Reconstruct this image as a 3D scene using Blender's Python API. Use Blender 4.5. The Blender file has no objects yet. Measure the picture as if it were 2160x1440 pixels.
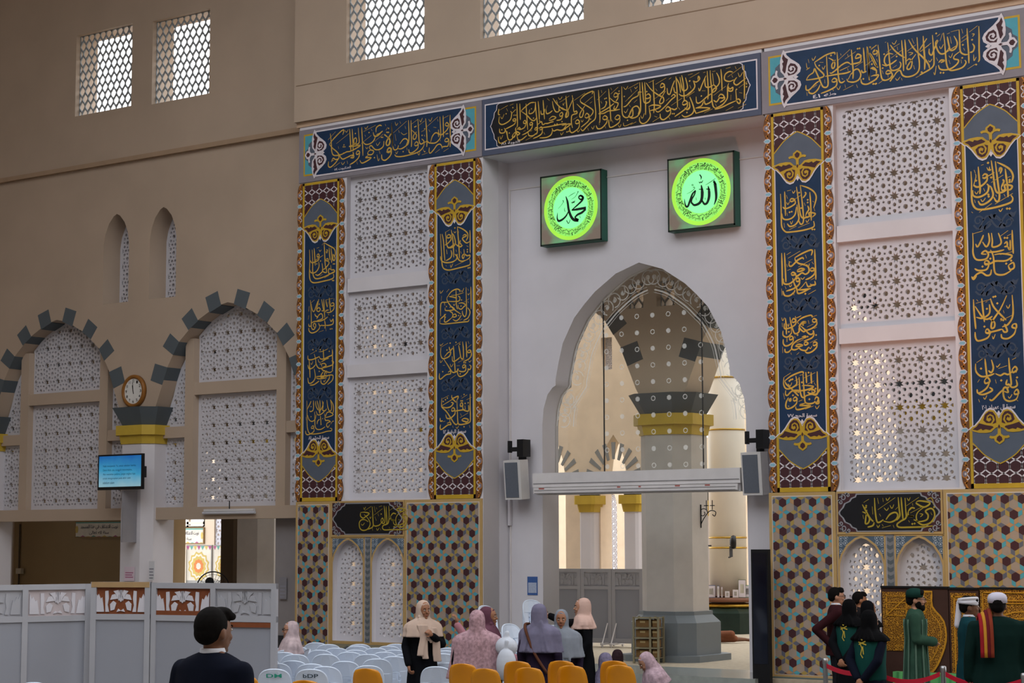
import bpy, bmesh, math, random, unicodedata
from mathutils import Vector, Matrix
from mathutils.geometry import tessellate_polygon
random.seed(7)
C = bpy.context.scene.collection
PI = math.pi
# ---------------------------------------------------------------- camera
FPX = 4000.0
CAM = Vector((25.5931, -28.3201, 2.25))
_y, _p, _r = (math.radians(v) for v in (-35.5515, 6.0195, -0.1652))
cF = Vector((math.sin(_y)*math.cos(_p), math.cos(_y)*math.cos(_p), math.sin(_p)))
_r0 = Vector((math.cos(_y), -math.sin(_y), 0)); _u0 = _r0.cross(cF)
cR = math.cos(_r)*_r0 + math.sin(_r)*_u0
cU = -math.sin(_r)*_r0 + math.cos(_r)*_u0
cd = bpy.data.cameras.new('camera'); cam = bpy.data.objects.new('camera', cd); C.objects.link(cam)
cd.sensor_width = 36; cd.lens = FPX*36/2160; cd.clip_end = 300
cam.matrix_world = Matrix(((cR.x, cU.x, -cF.x, CAM.x), (cR.y, cU.y, -cF.y, CAM.y), (cR.z, cU.z, -cF.z, CAM.z), (0, 0, 0, 1)))
bpy.context.scene.camera = cam
def ray(x, y): return cR*((x-1080)/FPX) - cU*((y-720)/FPX) + cF
def at(x, y, Y=0.0):            # photo measurement -> point on the vertical plane Y
    d = ray(x, y); return CAM + d*((Y-CAM.y)/d.y)
def gz(x, y, Z):                # photo measurement -> point at height Z
    d = ray(x, y); return CAM + d*((Z-CAM.z)/d.z)
VIEW = -_y                      # rotation that turns a figure facing -Y towards the photographer
# ---------------------------------------------------------------- light and exposure
sc = bpy.context.scene
sc.view_settings.view_transform = 'Standard'; sc.view_settings.look = 'None'
sc.view_settings.exposure = 0.3; sc.view_settings.gamma = 1.0
W = bpy.data.worlds.new('world'); sc.world = W; W.use_nodes = True
bg = W.node_tree.nodes['Background']; bg.inputs[0].default_value = (0.93, 0.96, 1.0, 1); bg.inputs[1].default_value = 2.2
def lamp(name, kind, loc, target, energy, color, size=1.0, spot=60):
    l = bpy.data.lights.new(name, kind); l.energy = energy; l.color = color
    if kind == 'AREA': l.size = size
    if kind == 'SPOT': l.spot_size = math.radians(spot); l.spot_blend = .8; l.shadow_soft_size = size
    o = bpy.data.objects.new(name, l); C.objects.link(o); o.location = loc
    o.rotation_euler = (Vector(target)-Vector(loc)).to_track_quat('-Z', 'Y').to_euler()
    return o
lamp('floodlight', 'SPOT', (12.4, -5.6, .1), (13.0, 0, 9.6), 620, (1.0, .38, .16), .12, 60)
lamp('display_light', 'SPOT', (16.6, -2.6, 3.4), (15.2, -1.0, 1.2), 110, (1.0, .62, .25), .1, 100)
# ---------------------------------------------------------------- helpers
def lin(h):
    h = h.lstrip('#'); v = [int(h[i:i+2], 16)/255 for i in (0, 2, 4)]
    return tuple(c/12.92 if c <= .04045 else ((c+.055)/1.055)**2.4 for c in v)
MATS = {}
def M(name, col, rough=.6, noise=.06, scale=3.0, metal=0.0, spec=.3, emit=0.0):
    if name in MATS: return MATS[name]
    c = lin(col) if isinstance(col, str) else col
    m = bpy.data.materials.new(name); m.use_nodes = True; nt = m.node_tree; b = nt.nodes['Principled BSDF']
    b.inputs['Roughness'].default_value = rough; b.inputs['Metallic'].default_value = metal
    b.inputs['Specular IOR Level'].default_value = spec
    if noise:
        tc = nt.nodes.new('ShaderNodeTexCoord'); n = nt.nodes.new('ShaderNodeTexNoise'); n.inputs['Scale'].default_value = scale
        n.inputs['Detail'].default_value = 5
        r = nt.nodes.new('ShaderNodeMapRange'); r.inputs[1].default_value = .3; r.inputs[2].default_value = .7
        r.inputs[3].default_value = 1-noise; r.inputs[4].default_value = 1+noise
        v = nt.nodes.new('ShaderNodeVectorMath'); v.operation = 'SCALE'; v.inputs[0].default_value = c
        nt.links.new(tc.outputs['Object'], n.inputs['Vector']); nt.links.new(n.outputs['Fac'], r.inputs[0])
        nt.links.new(r.outputs[0], v.inputs['Scale']); nt.links.new(v.outputs[0], b.inputs['Base Color'])
    else: b.inputs['Base Color'].default_value = (*c, 1)
    if emit:
        b.inputs['Emission Color'].default_value = (*c, 1); b.inputs['Emission Strength'].default_value = emit
    MATS[name] = m; return m
def tag(o, label=None, cat=None, group=None, kind=None):
    if label: o['label'] = label
    if cat: o['category'] = cat
    if group: o['group'] = group
    if kind: o['kind'] = kind
    return o
def empty(name, loc=(0, 0, 0), rz=0, label=None, cat=None, group=None, kind=None):
    o = bpy.data.objects.new(name, None); C.objects.link(o); o.location = loc; o.rotation_euler.z = rz
    return tag(o, label, cat, group, kind)
def link(name, me, mat=None, parent=None, smooth=False):
    o = bpy.data.objects.new(name, me); C.objects.link(o)
    if mat and not me.materials:
        for mm in (mat if isinstance(mat, (list, tuple)) else [mat]): me.materials.append(mm)
    if smooth: me.polygons.foreach_set('use_smooth', [True]*len(me.polygons))
    if parent:
        o.parent = parent
        o.matrix_parent_inverse = Matrix.Identity(4)
    return o
def copy_tree(o, parent=None):
    c = o.copy(); C.objects.link(c); c.parent = parent
    for ch in list(o.children): copy_tree(ch, c)
    return c
class MB:
    def __init__(s): s.v = []; s.f = []; s.mi = []; s.m = 0
    def add(s, vs, fs):
        b = len(s.v); s.v += [tuple(v) for v in vs]; s.f += [tuple(b+i for i in f) for f in fs]; s.mi += [s.m]*len(fs); return s
    def box(s, x0, x1, y0, y1, z0, z1):
        return s.add([(x, y, z) for z in (z0, z1) for y in (y0, y1) for x in (x0, x1)],
                     [(0, 2, 3, 1), (4, 5, 7, 6), (0, 1, 5, 4), (2, 6, 7, 3), (0, 4, 6, 2), (1, 3, 7, 5)])
    def obox(s, c, ax, ay, az):         # oriented box: half-axes
        c, ax, ay, az = map(Vector, (c, ax, ay, az))
        return s.add([c+i*ax+j*ay+k*az for k in (-1, 1) for j in (-1, 1) for i in (-1, 1)],
                     [(0, 2, 3, 1), (4, 5, 7, 6), (0, 1, 5, 4), (2, 6, 7, 3), (0, 4, 6, 2), (1, 3, 7, 5)])
    def flat(s, poly, Y):               # polygon (x, z) on plane Y, facing -Y
        a = sum(poly[i-1][0]*poly[i][1]-poly[i][0]*poly[i-1][1] for i in range(len(poly)))
        if a < 0: poly = poly[::-1]
        return s.add([(x, Y, z) for x, z in poly], [tuple(range(len(poly)))])
    def prism(s, poly, Y0, Y1):         # polygon (x, z) extruded in Y
        a = sum(poly[i-1][0]*poly[i][1]-poly[i][0]*poly[i-1][1] for i in range(len(poly)))
        if a < 0: poly = poly[::-1]
        n = len(poly)
        return s.add([(x, Y0, z) for x, z in poly]+[(x, Y1, z) for x, z in poly],
                     [tuple(range(n)), tuple(range(2*n-1, n-1, -1))]+[(i, i+n, (i+1) % n+n, (i+1) % n) for i in range(n)])
    def vprism(s, poly, z0, z1, taper=None):      # polygon (x, y) extruded in Z
        n = len(poly); t = taper or poly
        return s.add([(x, y, z0) for x, y in poly]+[(x, y, z1) for x, y in t],
                     [tuple(range(n-1, -1, -1)), tuple(range(n, 2*n))]+[(i, (i+1) % n, (i+1) % n+n, i+n) for i in range(n)])
    def rings(s, rs, cap=True, close=True):
        n = len(rs[0]); vs = [p for r in rs for p in r]; fs = []
        for k in range(len(rs)-1):
            for i in range(n if close else n-1):
                j = (i+1) % n; fs.append((k*n+i, k*n+j, (k+1)*n+j, (k+1)*n+i))
        if cap: fs += [tuple(range(n-1, -1, -1)), tuple(range((len(rs)-1)*n, len(rs)*n))]
        return s.add(vs, fs)
    def tube(s, pts, r, n=8):
        pts = [Vector(p) for p in pts]; rs = []
        rr = r if isinstance(r, (list, tuple)) else [r]*len(pts)
        for i, p in enumerate(pts):
            d = (pts[min(i+1, len(pts)-1)]-pts[max(i-1, 0)]).normalized()
            a = d.orthogonal().normalized() if i == 0 else (a-d*a.dot(d)).normalized()
            b = d.cross(a); rs.append([p+(a*math.cos(t)+b*math.sin(t))*rr[i] for t in (2*PI*k/n for k in range(n))])
        return s.rings(rs)
    def lathe(s, prof, c=(0, 0, 0), n=32):        # (r, z)
        return s.rings([[(c[0]+r*math.cos(2*PI*k/n), c[1]+r*math.sin(2*PI*k/n), c[2]+z) for k in range(n)] for r, z in prof])
    def ell(s, c, r, n=16, m=10):
        rs = []
        for k in range(m+1):
            t = -PI/2+PI*k/m; q = max(math.cos(t), .01)
            rs.append([(c[0]+r[0]*q*math.cos(2*PI*i/n), c[1]+r[1]*q*math.sin(2*PI*i/n), c[2]+r[2]*math.sin(t)) for i in range(n)])
        return s.rings(rs)
    def cap(s, p, q, r0, r1, n=12):               # tapered capsule
        p, q = Vector(p), Vector(q); d = (q-p); L = d.length or 1e-6; d = d/L; a = d.orthogonal().normalized(); b = d.cross(a); rs = []
        for t in (-1, -.8, -.45, 0): rs.append((p+d*(r0*t), max(r0*math.sqrt(1-t*t), .001)))
        for t in (0, .45, .8, 1): rs.append((q+d*(r1*t), max(r1*math.sqrt(1-t*t), .001)))
        return s.rings([[c+(a*math.cos(2*PI*k/n)+b*math.sin(2*PI*k/n))*r for k in range(n)] for c, r in rs])
    def stroke(s, pts, w, Y, clip=None):          # painted stroke on plane Y; w width or list
        n = len(pts); ww = w if isinstance(w, (list, tuple)) else [w]*n
        L = []; R = []
        for i in range(n):
            a, b = pts[max(i-1, 0)], pts[min(i+1, n-1)]; dx, dz = b[0]-a[0], b[1]-a[1]; l = math.hypot(dx, dz) or 1
            nx, nz = -dz/l*ww[i]/2, dx/l*ww[i]/2
            L.append((pts[i][0]+nx, pts[i][1]+nz)); R.append((pts[i][0]-nx, pts[i][1]-nz))
        for i in range(n-1):
            q = [L[i], R[i], R[i+1], L[i+1]]
            if clip: q = clip_rect(q, *clip)
            if len(q) > 2: s.flat(q, Y)
        return s
    def build(s, name, mat=None, parent=None, smooth=False):
        me = bpy.data.meshes.new(name); me.from_pydata(s.v, [], s.f)
        if isinstance(mat, (list, tuple)):
            for mm in mat: me.materials.append(mm)
            me.polygons.foreach_set('material_index', s.mi)
        me.update()
        return link(name, me, mat, parent, smooth)
def clip_rect(p, x0, x1, z0, z1):
    for ax, v, sg in ((0, x0, 1), (0, x1, -1), (1, z0, 1), (1, z1, -1)):
        o = []
        for i in range(len(p)):
            a, b = p[i-1], p[i]; da, db = sg*(a[ax]-v), sg*(b[ax]-v)
            if (da < 0) != (db < 0):
                t = da/(da-db); o.append((a[0]+(b[0]-a[0])*t, a[1]+(b[1]-a[1])*t))
            if db >= 0: o.append(b)
        p = o
        if not p: break
    return p
def clip_convex(p, poly):       # keep the part of p inside a convex ccw polygon
    for k in range(len(poly)):
        a, b = poly[k-1], poly[k]; ex, ez = b[0]-a[0], b[1]-a[1]; o = []
        f = lambda q: ex*(q[1]-a[1])-ez*(q[0]-a[0])
        for i in range(len(p)):
            s, t = p[i-1], p[i]; ds, dt = f(s), f(t)
            if (ds < 0) != (dt < 0):
                w = ds/(ds-dt); o.append((s[0]+(t[0]-s[0])*w, s[1]+(t[1]-s[1])*w))
            if dt >= 0: o.append(t)
        p = o
        if not p: break
    return p
def smooth_pts(pts, k=4, closed=False):           # Catmull-Rom
    n = len(pts); out = []
    for i in range(n if closed else n-1):
        P = [pts[(i+j) % n] if closed else pts[min(max(i+j, 0), n-1)] for j in (-1, 0, 1, 2)]
        for s in range(k):
            t = s/k
            out.append(tuple(.5*((2*b)+(-a+c)*t+(2*a-5*b+4*c-d)*t*t+(-a+3*b-3*c+d)*t**3) for a, b, c, d in zip(*P)))
    if not closed: out.append(tuple(pts[-1]))
    return out
def pierced(polys, Y0, Y1):                        # slab in the XZ plane with holes (even-odd), from Y0 to Y1
    cu = bpy.data.curves.new('t', 'CURVE'); cu.dimensions = '2D'; cu.fill_mode = 'BOTH'; cu.extrude = abs(Y1-Y0)/2
    for p in polys:
        s = cu.splines.new('POLY'); s.points.add(len(p)-1); s.use_cyclic_u = True
        s.points.foreach_set('co', [c for x, z in p for c in (x, z, 0, 1)])
    o = bpy.data.objects.new('t', cu); C.objects.link(o); bpy.context.view_layer.update()
    me = bpy.data.meshes.new_from_object(o.evaluated_get(bpy.context.evaluated_depsgraph_get()))
    bpy.data.objects.remove(o); bpy.data.curves.remove(cu)
    ym = (Y0+Y1)/2
    me.transform(Matrix(((1, 0, 0, 0), (0, 0, -1, ym), (0, 1, 0, 0), (0, 0, 0, 1)))); me.materials.clear(); me.update()
    return me
# ---- writing
FORMS = {}
for cp in list(range(0xFE70, 0xFEFD)):
    d = unicodedata.decomposition(chr(cp)).split()
    if len(d) == 2: FORMS.setdefault(chr(int(d[1], 16)), {})[d[0][1:-1]] = chr(cp)
    elif len(d) == 3: FORMS.setdefault(chr(int(d[1], 16))+chr(int(d[2], 16)), {})[d[0][1:-1]] = chr(cp)
def shape(s):                   # Arabic presentation forms, in visual order
    out = []; i = 0; joined = False
    while i < len(s):
        c = s[i]
        if c == 'ل' and i+1 < len(s) and c+s[i+1] in FORMS:
            f = FORMS[c+s[i+1]]; out.append(f['final' if joined else 'isolated']); joined = False; i += 2; continue
        f = FORMS.get(c)
        if not f: out.append(c); joined = False; i += 1; continue
        nxt = s[i+1] if i+1 < len(s) else ' '
        can = 'initial' in f and nxt in FORMS and 'final' in FORMS[nxt]
        k = ('medial' if can else 'final') if joined else ('initial' if can else 'isolated')
        out.append(f.get(k) or f['isolated']); joined = can; i += 1
    return ''.join(reversed(out))
GLY = {}
def glyphs(s, bold=0.0):
    if (s, bold) in GLY: return GLY[(s, bold)]
    cu = bpy.data.curves.new('t', 'FONT'); cu.body = s; cu.offset = bold; cu.resolution_u = 3
    o = bpy.data.objects.new('t', cu); C.objects.link(o); bpy.context.view_layer.update()
    me = bpy.data.meshes.new_from_object(o.evaluated_get(bpy.context.evaluated_depsgraph_get()))
    v = [(q.co.x, q.co.y) for q in me.vertices]; f = [tuple(p.vertices) for p in me.polygons]
    bpy.data.objects.remove(o); bpy.data.curves.remove(cu); bpy.data.meshes.remove(me)
    x0, x1 = min(p[0] for p in v), max(p[0] for p in v); z0, z1 = min(p[1] for p in v), max(p[1] for p in v)
    v = [((x-x0)/(x1-x0), (z-z0)/(z1-z0)) for x, z in v]
    GLY[(s, bold)] = (v, f, (x1-x0), (z1-z0)); return GLY[(s, bold)]
def write(mb, s, x0, x1, z0, z1, Y, bold=0.0, fn=None, ar=True):
    v, f, w, h = glyphs(shape(s) if ar else s, bold); fn = fn or (lambda x, z: (x, Y, z))
    mb.add([fn(x0+(x1-x0)*a, z0+(z1-z0)*b) for a, b in v], f)
def ring_pts(cx, cz, rx, rz, n=48, a0=0, a1=2*PI):
    return [(cx+rx*math.cos(a0+(a1-a0)*k/n), cz+rz*math.sin(a0+(a1-a0)*k/n)) for k in range(n)]
# ================================================================ brush strokes of the calligraphy, measured on the photograph
# (x0, y0, px per photo px, brush width, strokes); ';' splits strokes, a leading t is a thin stroke, a lone point is a rhombic dot
BRUSH = {
'c1a': (640, 500, 8.15, 19, '105,215 110,400 104,600 112,720 150,775 220,782 350,755 470,725 520,690 515,630;150,215 160,400 160,600 185,690 240,715 360,680 480,620 530,590;185,190 195,330 203,490;235,300 262,290 270,330 240,340 235,300;270,330 262,390 200,425 145,440 120,400;355,95 365,250 372,420 380,520;355,95 450,150 530,200 550,280 530,345;443,180 450,300 460,395;475,190 490,330 485,440;t 340,310 280,350 200,400;395,215 412,225 402,270 390,240;392,375 420,370 425,410 390,400 392,375;425,410 440,450 390,520 340,560;510,290 545,350 530,400 508,380 510,290;262,420 270,500 240,570 190,612 130,608 112,560;320,450 332,570 300,620 250,655 205,640;320,560 350,600 400,600 385,500;470,480 480,560 520,560 535,595 450,630 430,580 445,540 470,560;500,745;520,745;515,460;535,460;t 230,190 270,175;t 270,215 285,245 310,215;t 320,140 345,100;t 540,165 550,180;230,460;295,410;t 440,660 360,700;t 330,640 280,670'),
'c1b': (640, 620, 8.96, 19, '130,115 145,300 150,500 150,620 180,670 215,650 235,590 210,550 185,590 215,640;t 130,180 210,110;150,180 165,290 200,330 240,230 275,130;290,95 270,200 250,300 290,330 320,290 290,255 260,290;345,100 365,220 380,310 345,315;385,95 395,300 405,450;425,110 440,200 455,245;t 455,245 470,150;490,70 500,200 515,340;t 420,110 560,80;520,180 560,165 580,200 530,230 515,190;580,200 575,280 530,330 480,350 440,345;480,300 430,310 420,345;470,380 500,430 480,400;145,560 200,520 320,510 410,470 460,430;215,370 230,410 280,440;250,470 290,400 340,370 365,420 350,470 260,500;400,490 415,590 405,650;500,470 525,520 560,470 560,560 480,590 420,590;420,590 380,595 340,590 310,600 285,550;310,600 300,650 240,710 160,735 110,700 100,640;100,560 110,610 150,600;t 290,720 380,685;t 420,640 430,700;510,660;540,655;570,410;300,190;t 100,330 110,230;t 90,480 105,400;t 580,80 575,130'),
'c1c': (640, 725, 8.96, 20, '85,220 90,290 150,300 215,280 300,240;t 130,195 220,145;205,190 230,290 240,380 280,450 330,465 420,440 540,400 570,340 530,320;295,230 320,280 380,285 480,240 550,200 545,100;375,100 380,200 385,280;545,100 550,250 555,420 545,500;110,310 120,470 125,640;85,400 110,470 180,450 230,390;205,470 225,600 210,680 150,740 100,735 85,640;340,340 420,290 480,270;350,430 345,380 400,370 430,410 380,440 350,480 400,510 500,540 560,500;380,520 340,580 330,630 400,620;240,640 300,660 440,640;240,620 340,610 460,600;430,580 440,510 400,560 420,610 500,590 560,600 545,690 460,765;500,590 480,670 400,760 340,740 330,680;120,780 200,770 300,700;t 380,690 395,720 420,670;t 290,150 360,140 470,90;320,380;300,520;t 280,290 290,340 330,350;t 140,360 155,390 180,330;180,110;240,130;320,110;490,140'),
'c1d': (635, 835, 9.43, 18, '115,90 120,300 120,500 130,650 170,740 260,755 400,735 520,700 600,690 610,650 575,640;120,270 180,150 200,100;170,290 190,310 240,280 250,180 245,90;290,100 300,200 340,280;320,90 345,200 370,350;375,80 380,200 378,340;420,90 440,200 430,280 480,290 510,250;380,300 430,200 445,110;515,80 530,200 560,290 600,280 610,200 585,70;585,70 640,180 645,290 630,340;130,380 160,470 220,505 280,460 300,370;270,310 275,450 280,600 320,660 400,660 480,610;300,300 330,370 380,370 440,330 470,290;385,390 395,500 395,580;470,350 480,410 520,330 580,320 640,370 560,410 470,430;470,430 490,480 560,490 590,520;480,490 540,480 570,510 520,540 510,590 540,620 570,570;320,560 330,500 370,460;200,620 240,590 250,630 215,645 200,620;250,630 260,690 210,740 130,770 95,740 90,690;590,560 625,500;400,560;430,450;200,210;200,410;t 105,480 100,420;t 570,290 600,300;640,500'),
'c2a': (915, 470, 8.53, 20, '120,200 130,380 140,560 145,700 165,800 220,840 300,845 450,810 590,775 655,740 650,650;150,200 175,330 185,500 200,680;210,160 225,300 230,380 260,440 310,430 370,370;240,230 270,210 305,230 290,260 245,270 240,230;305,230 310,300 250,370 200,400;315,125 340,280 355,450 360,620;340,190 370,250 390,370 330,440 250,450;425,70 440,250 455,450 465,640;425,70 520,110 605,180 610,260 580,320;650,130 655,300 655,540;520,240 550,210 590,230 520,270 530,310 590,360 650,330;400,380 430,410 480,430 520,400;480,310 470,360 500,390;120,600 130,660 170,700 240,715 340,700 420,650;230,480 240,560;310,490 325,560 300,630 220,680;380,560 420,610 400,660;420,570 440,650 500,690 580,670;540,470 550,580 530,640 510,600 545,560 600,590 650,580 640,630 580,670;t 380,770 550,690;t 400,480 410,520;620,810;650,805;605,480;605,520;500,410;420,570;t 215,760 230,780;t 300,750 310,800 345,730;t 210,170 290,120;380,90;t 360,150 380,180 400,150;t 445,140 450,180;t 480,510 500,550;t 590,410 625,430'),
'c2b': (915, 595, 8.96, 19, '610,95 615,300 620,500 610,610 580,650 545,600 540,540;700,85 705,300 705,510;130,640 130,450 150,385 200,380 260,380;200,380 210,440;245,300 260,360 330,460 420,540 510,600;245,300 330,180 430,130 490,150 495,190;260,360 400,365 480,350 495,290 460,260;290,270 360,280 430,300;t 330,250 430,240 570,195;420,140 425,300 430,440 450,510;460,430 470,490 520,510 560,470 600,430 540,390 470,400;215,480 220,530 300,535 390,510 330,460 300,480;200,600 210,680 200,740 240,750 330,680;120,700 190,640 230,600;115,770 120,700;115,780 200,790 400,770 570,750 650,740 670,700;360,700 420,730 480,690 520,620;350,640 400,600 430,640 380,660 350,640;330,680 360,640 350,580 300,550;640,480 680,540 680,600 640,680 560,720;t 490,720 540,690;t 570,380 670,310;525,335;515,450;470,630;220,660;240,460;t 120,160 130,210 180,150;t 290,130 240,190;t 640,210 655,240 680,200;t 640,120 660,160;t 370,410 385,440 410,400;t 640,360 660,390;t 520,150 540,180 570,110;t 140,350 150,260'),
'c2c': (915, 710, 8.96, 20, '135,210 130,330 165,410 240,400 300,360 320,290 270,300 200,380;t 130,200 270,120;290,190 310,260 360,210;300,240 320,290;370,170 380,300 390,450;390,450 400,570 405,660;350,370 355,450 390,465 460,420 500,380;470,160 490,260 510,380 530,420;545,90 560,230 560,400 520,420;610,90 620,280 625,390;640,270 670,250 705,270 670,300 640,290 640,270;705,270 710,350 660,420 560,470;t 460,485 590,420;t 600,240 710,150;180,410 260,530 330,640 370,675 440,650 470,600;540,560 570,530 605,550 560,590 540,560;605,550 600,640 530,660 470,640;450,600 450,690 490,750 570,730 640,660 650,600;670,530 705,560 680,620 640,600;270,670 310,650 315,700 230,720 130,800 105,770 110,690;310,650 305,590;t 310,800 420,720;420,105;250,250;500,700;570,490;600,490;t 400,165 510,95;t 120,140 130,170 180,120;t 120,440 130,490 170,440;t 170,540 210,540;t 430,550 490,545;t 310,510 330,570 370,510;170,660;t 660,450 680,480 710,440;t 650,80 665,130;t 690,730 700,770;490,140;310,120'),
'c2d': (915, 820, 8.53, 20, '145,160 140,270 150,330 230,410 310,530 370,620 410,640 440,600;155,320 220,340 300,320 350,260 310,240;150,300 330,190;325,110 335,170 440,130 420,200;330,180 360,200 400,240;415,200 425,400 435,600 470,640 560,630 640,600 660,540 655,300 655,90;320,370 350,335 380,380 330,400 320,370;380,380 380,450 310,520 240,530 215,460;380,400 430,390 500,380 560,370;480,260 510,250 520,300 480,310 480,260;520,300 530,370 600,400 630,380 625,290;560,300 570,370;500,560 550,530 620,550 600,590 540,580 500,560;560,590 600,625;240,620 290,600 310,640 250,650 140,730 115,700 125,640;290,600 290,540;t 470,520 620,430;t 160,175 270,120;t 490,140 500,120;115,520 120,580 160,570;170,225;210,195;245,165;490,215;515,215;565,260;620,250;545,100;t 500,170 600,105;t 590,195 680,150;t 260,370 275,400;t 480,440 500,490;t 400,680 420,710 450,660;t 340,660 350,700;t 640,650 655,700;545,680;t 160,590 205,580'),
'c3a': (1640, 380, 8.0, 20, '50,230 60,450 65,650 75,790 130,865 200,875 400,850 560,810 620,770 610,690;120,190 130,400 135,600;75,560 90,640 150,665 240,640 300,570 320,450;205,340 240,310 290,330 240,360 205,340;290,330 300,390 220,450 130,480 90,450;t 280,330 400,250;320,110 345,280 370,480 395,600 440,640 500,620 570,610;385,80 410,300 430,500 440,640 430,720 390,740 350,660;400,90 520,130 620,200 655,300 610,470;545,200 560,400 570,680;460,200 480,230 430,300;330,410 350,560 360,660 300,750 210,780 165,730;475,590 500,540 530,490 510,430;475,590 490,630 540,600 530,550 600,550 640,570 590,620;t 350,800 540,720;t 200,835 320,775;590,830;625,830;205,540;240,530;510,330;510,375;400,470;365,210;t 215,690 235,740 260,680;t 480,670 500,710 540,650;t 155,370 175,410 205,360;t 250,180 270,220 300,170;t 160,180 230,165;t 150,250 170,310;t 620,470 630,520;t 590,350 620,370;t 160,550 170,600;t 110,720 120,800;t 450,380 470,430'),
'c3b': (1640, 520, 8.145, 22, '72,110 78,300 82,480 82,670;120,105 130,300 140,500 145,610;640,45 645,200 655,400 660,570;205,260 200,320 240,335 310,270 350,230 430,190 450,220;300,190 420,120 560,60 600,75 580,150;300,190 310,240 370,290 460,310 530,350 540,430 480,475 430,440;335,410 400,375 465,390 400,420 335,430;400,450 460,470;t 360,350 600,215;t 180,200 390,75;230,470 265,440 310,470 270,490 235,480;310,470 320,530 250,610 180,645 110,630 100,550;430,440 350,500 310,510;560,390 600,365 640,395 590,420 560,400;640,395 640,460 570,530 480,570;320,570 350,535 385,575 345,600 320,580;385,575 370,650 280,720 150,765;260,540 290,640 330,720 350,800 420,790 560,720;300,740 280,790 200,845 120,835 95,760;330,740 440,740 570,720;t 360,740 420,690 490,600;490,600 520,680 560,680 600,660 650,650 640,590;560,640 600,660;480,810;t 160,140 230,95;t 480,140 500,200;t 505,300 530,345 550,290;t 590,260 620,300;t 190,250 240,270;t 160,300 170,350;t 170,410 230,385;t 400,530 430,560 470,520;t 200,660 220,690 250,650;t 130,680 150,730;t 570,575 640,535;t 530,820 660,745;t 280,780 285,835;t 70,720 80,840'),
'c3c': (1640, 655, 8.96, 22, '150,140 165,300 170,450;235,120 250,220 280,330 320,425 370,430 410,400;270,200 300,150 350,180 310,220 270,210;350,180 345,250 270,310 180,340 130,330 130,240;105,380 105,460 160,500 220,480 270,410;260,330 265,440;375,210 460,140 600,90 650,95 655,130;375,210 400,250;440,240 480,210 540,220 430,260 420,330 500,400 540,350;400,330 410,390 370,430;430,280 530,370 600,440 660,440 690,380;t 560,310 680,250;655,190 690,150 740,180 700,220 655,200;740,180 740,260 660,330 560,370 500,390;670,370 690,450 640,520 500,575;460,500 520,480 540,500 480,520;480,520 380,560 290,640 270,720 330,740 420,700;220,530 260,480 300,520 250,550 220,540;300,520 290,590 220,650 150,665 110,620 110,540;180,520 180,590;t 360,610 490,545;330,670 400,635 475,655 400,680 330,670;400,690 450,740 540,750 585,690;500,620 540,590 580,620 530,650 500,630;670,620 710,590 750,620 700,660 670,640;750,620 740,690 660,770 570,800 520,770;270,720 210,780 150,780 140,720;t 610,610 750,540;380,460;730,460;570,490;215,400;485,270;t 660,120 745,85;t 80,130 100,190 135,130;t 90,230 95,310;t 185,250 205,300 220,240;t 590,680 620,720 650,670;t 340,100 350,140 450,95;t 250,790 265,830;t 365,830 410,790;t 95,680 100,800;t 690,340 745,310;t 320,480 340,520;t 580,180 600,250'),
'c3d': (1640, 775, 8.54, 22, '130,240 250,150 400,85 460,80 465,110;130,240 160,300 250,380 330,460 380,510;115,180 110,300 150,375 220,380 300,340 350,280 330,150;390,170 400,350 420,480 460,540 540,490;460,110 470,300 485,500 500,620 560,650 640,640 680,610;510,80 520,180 525,280;605,80 610,220 615,290;440,330 500,320 650,340 560,390 440,415 330,410 250,430 180,500 145,480 150,410;620,370 625,480;715,70 720,250 725,430 700,490 640,490;560,420 620,390 680,430 600,470 540,440;520,510 600,480 690,480 750,420 770,380;200,580 240,560 235,600 200,590;280,570 320,530 355,570 310,600 280,580;355,570 340,650 260,720 180,740 150,700 160,620 200,540;670,580 700,530 740,560 700,640 670,600;740,560 745,640 690,650;330,700 340,750 420,750 600,690 400,680 500,640;190,690 210,700;440,265;685,380;340,430;375,440;215,240;240,220;270,210;280,500;575,570;560,90;t 470,190 680,90;t 110,180 240,95;t 310,240 390,195;t 500,750 650,690;t 190,290 230,330 260,270;t 540,300 660,240;t 660,270 690,320;t 680,690 710,740 755,680;t 380,610 450,580;t 105,460 130,570;t 400,140 450,130;t 330,340 380,300'),
'c4a': (2040, 330, 7.467, 22, '60,235 70,400 70,600 85,740 140,820 240,835 400,810 560,770 690,720 720,660 690,610;175,160 190,350 205,500 200,590;90,530 95,610 160,640 240,620 320,560 340,470 310,430;240,310 280,275 320,300 280,340 240,330;320,300 310,380 230,460 150,480 105,450;330,310 430,250;380,60 400,200 420,350 440,500 480,570 560,560 620,530;445,75 465,250 490,450 510,600 500,690 460,705 420,640;470,90 580,140 680,210 725,310 700,410;600,190 620,350 640,500 645,640;500,240 520,180 545,200 520,270;350,460 380,490 410,600 370,680 280,745 210,755 175,700;540,480 560,440 580,390 560,360;540,480 550,530 600,520 590,450 660,450 710,470 680,520 620,520;t 440,750 720,580;t 380,410 570,290;t 190,880 390,740;360,210;630,820;670,820;335,600;340,630;670,370;670,400;380,330;t 130,270 140,320 110,430 100,470;t 120,550 150,590 180,540;t 215,670 245,710 290,650;t 500,830 525,865 560,815;t 115,680 130,730;t 110,210 130,260;t 260,500 280,550;t 310,170 340,220 355,160;t 640,330 690,310;t 220,140 260,125;t 330,100;140,380;t 450,600 465,630;t 580,590 600,630;t 70,870 90,890'),
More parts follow.
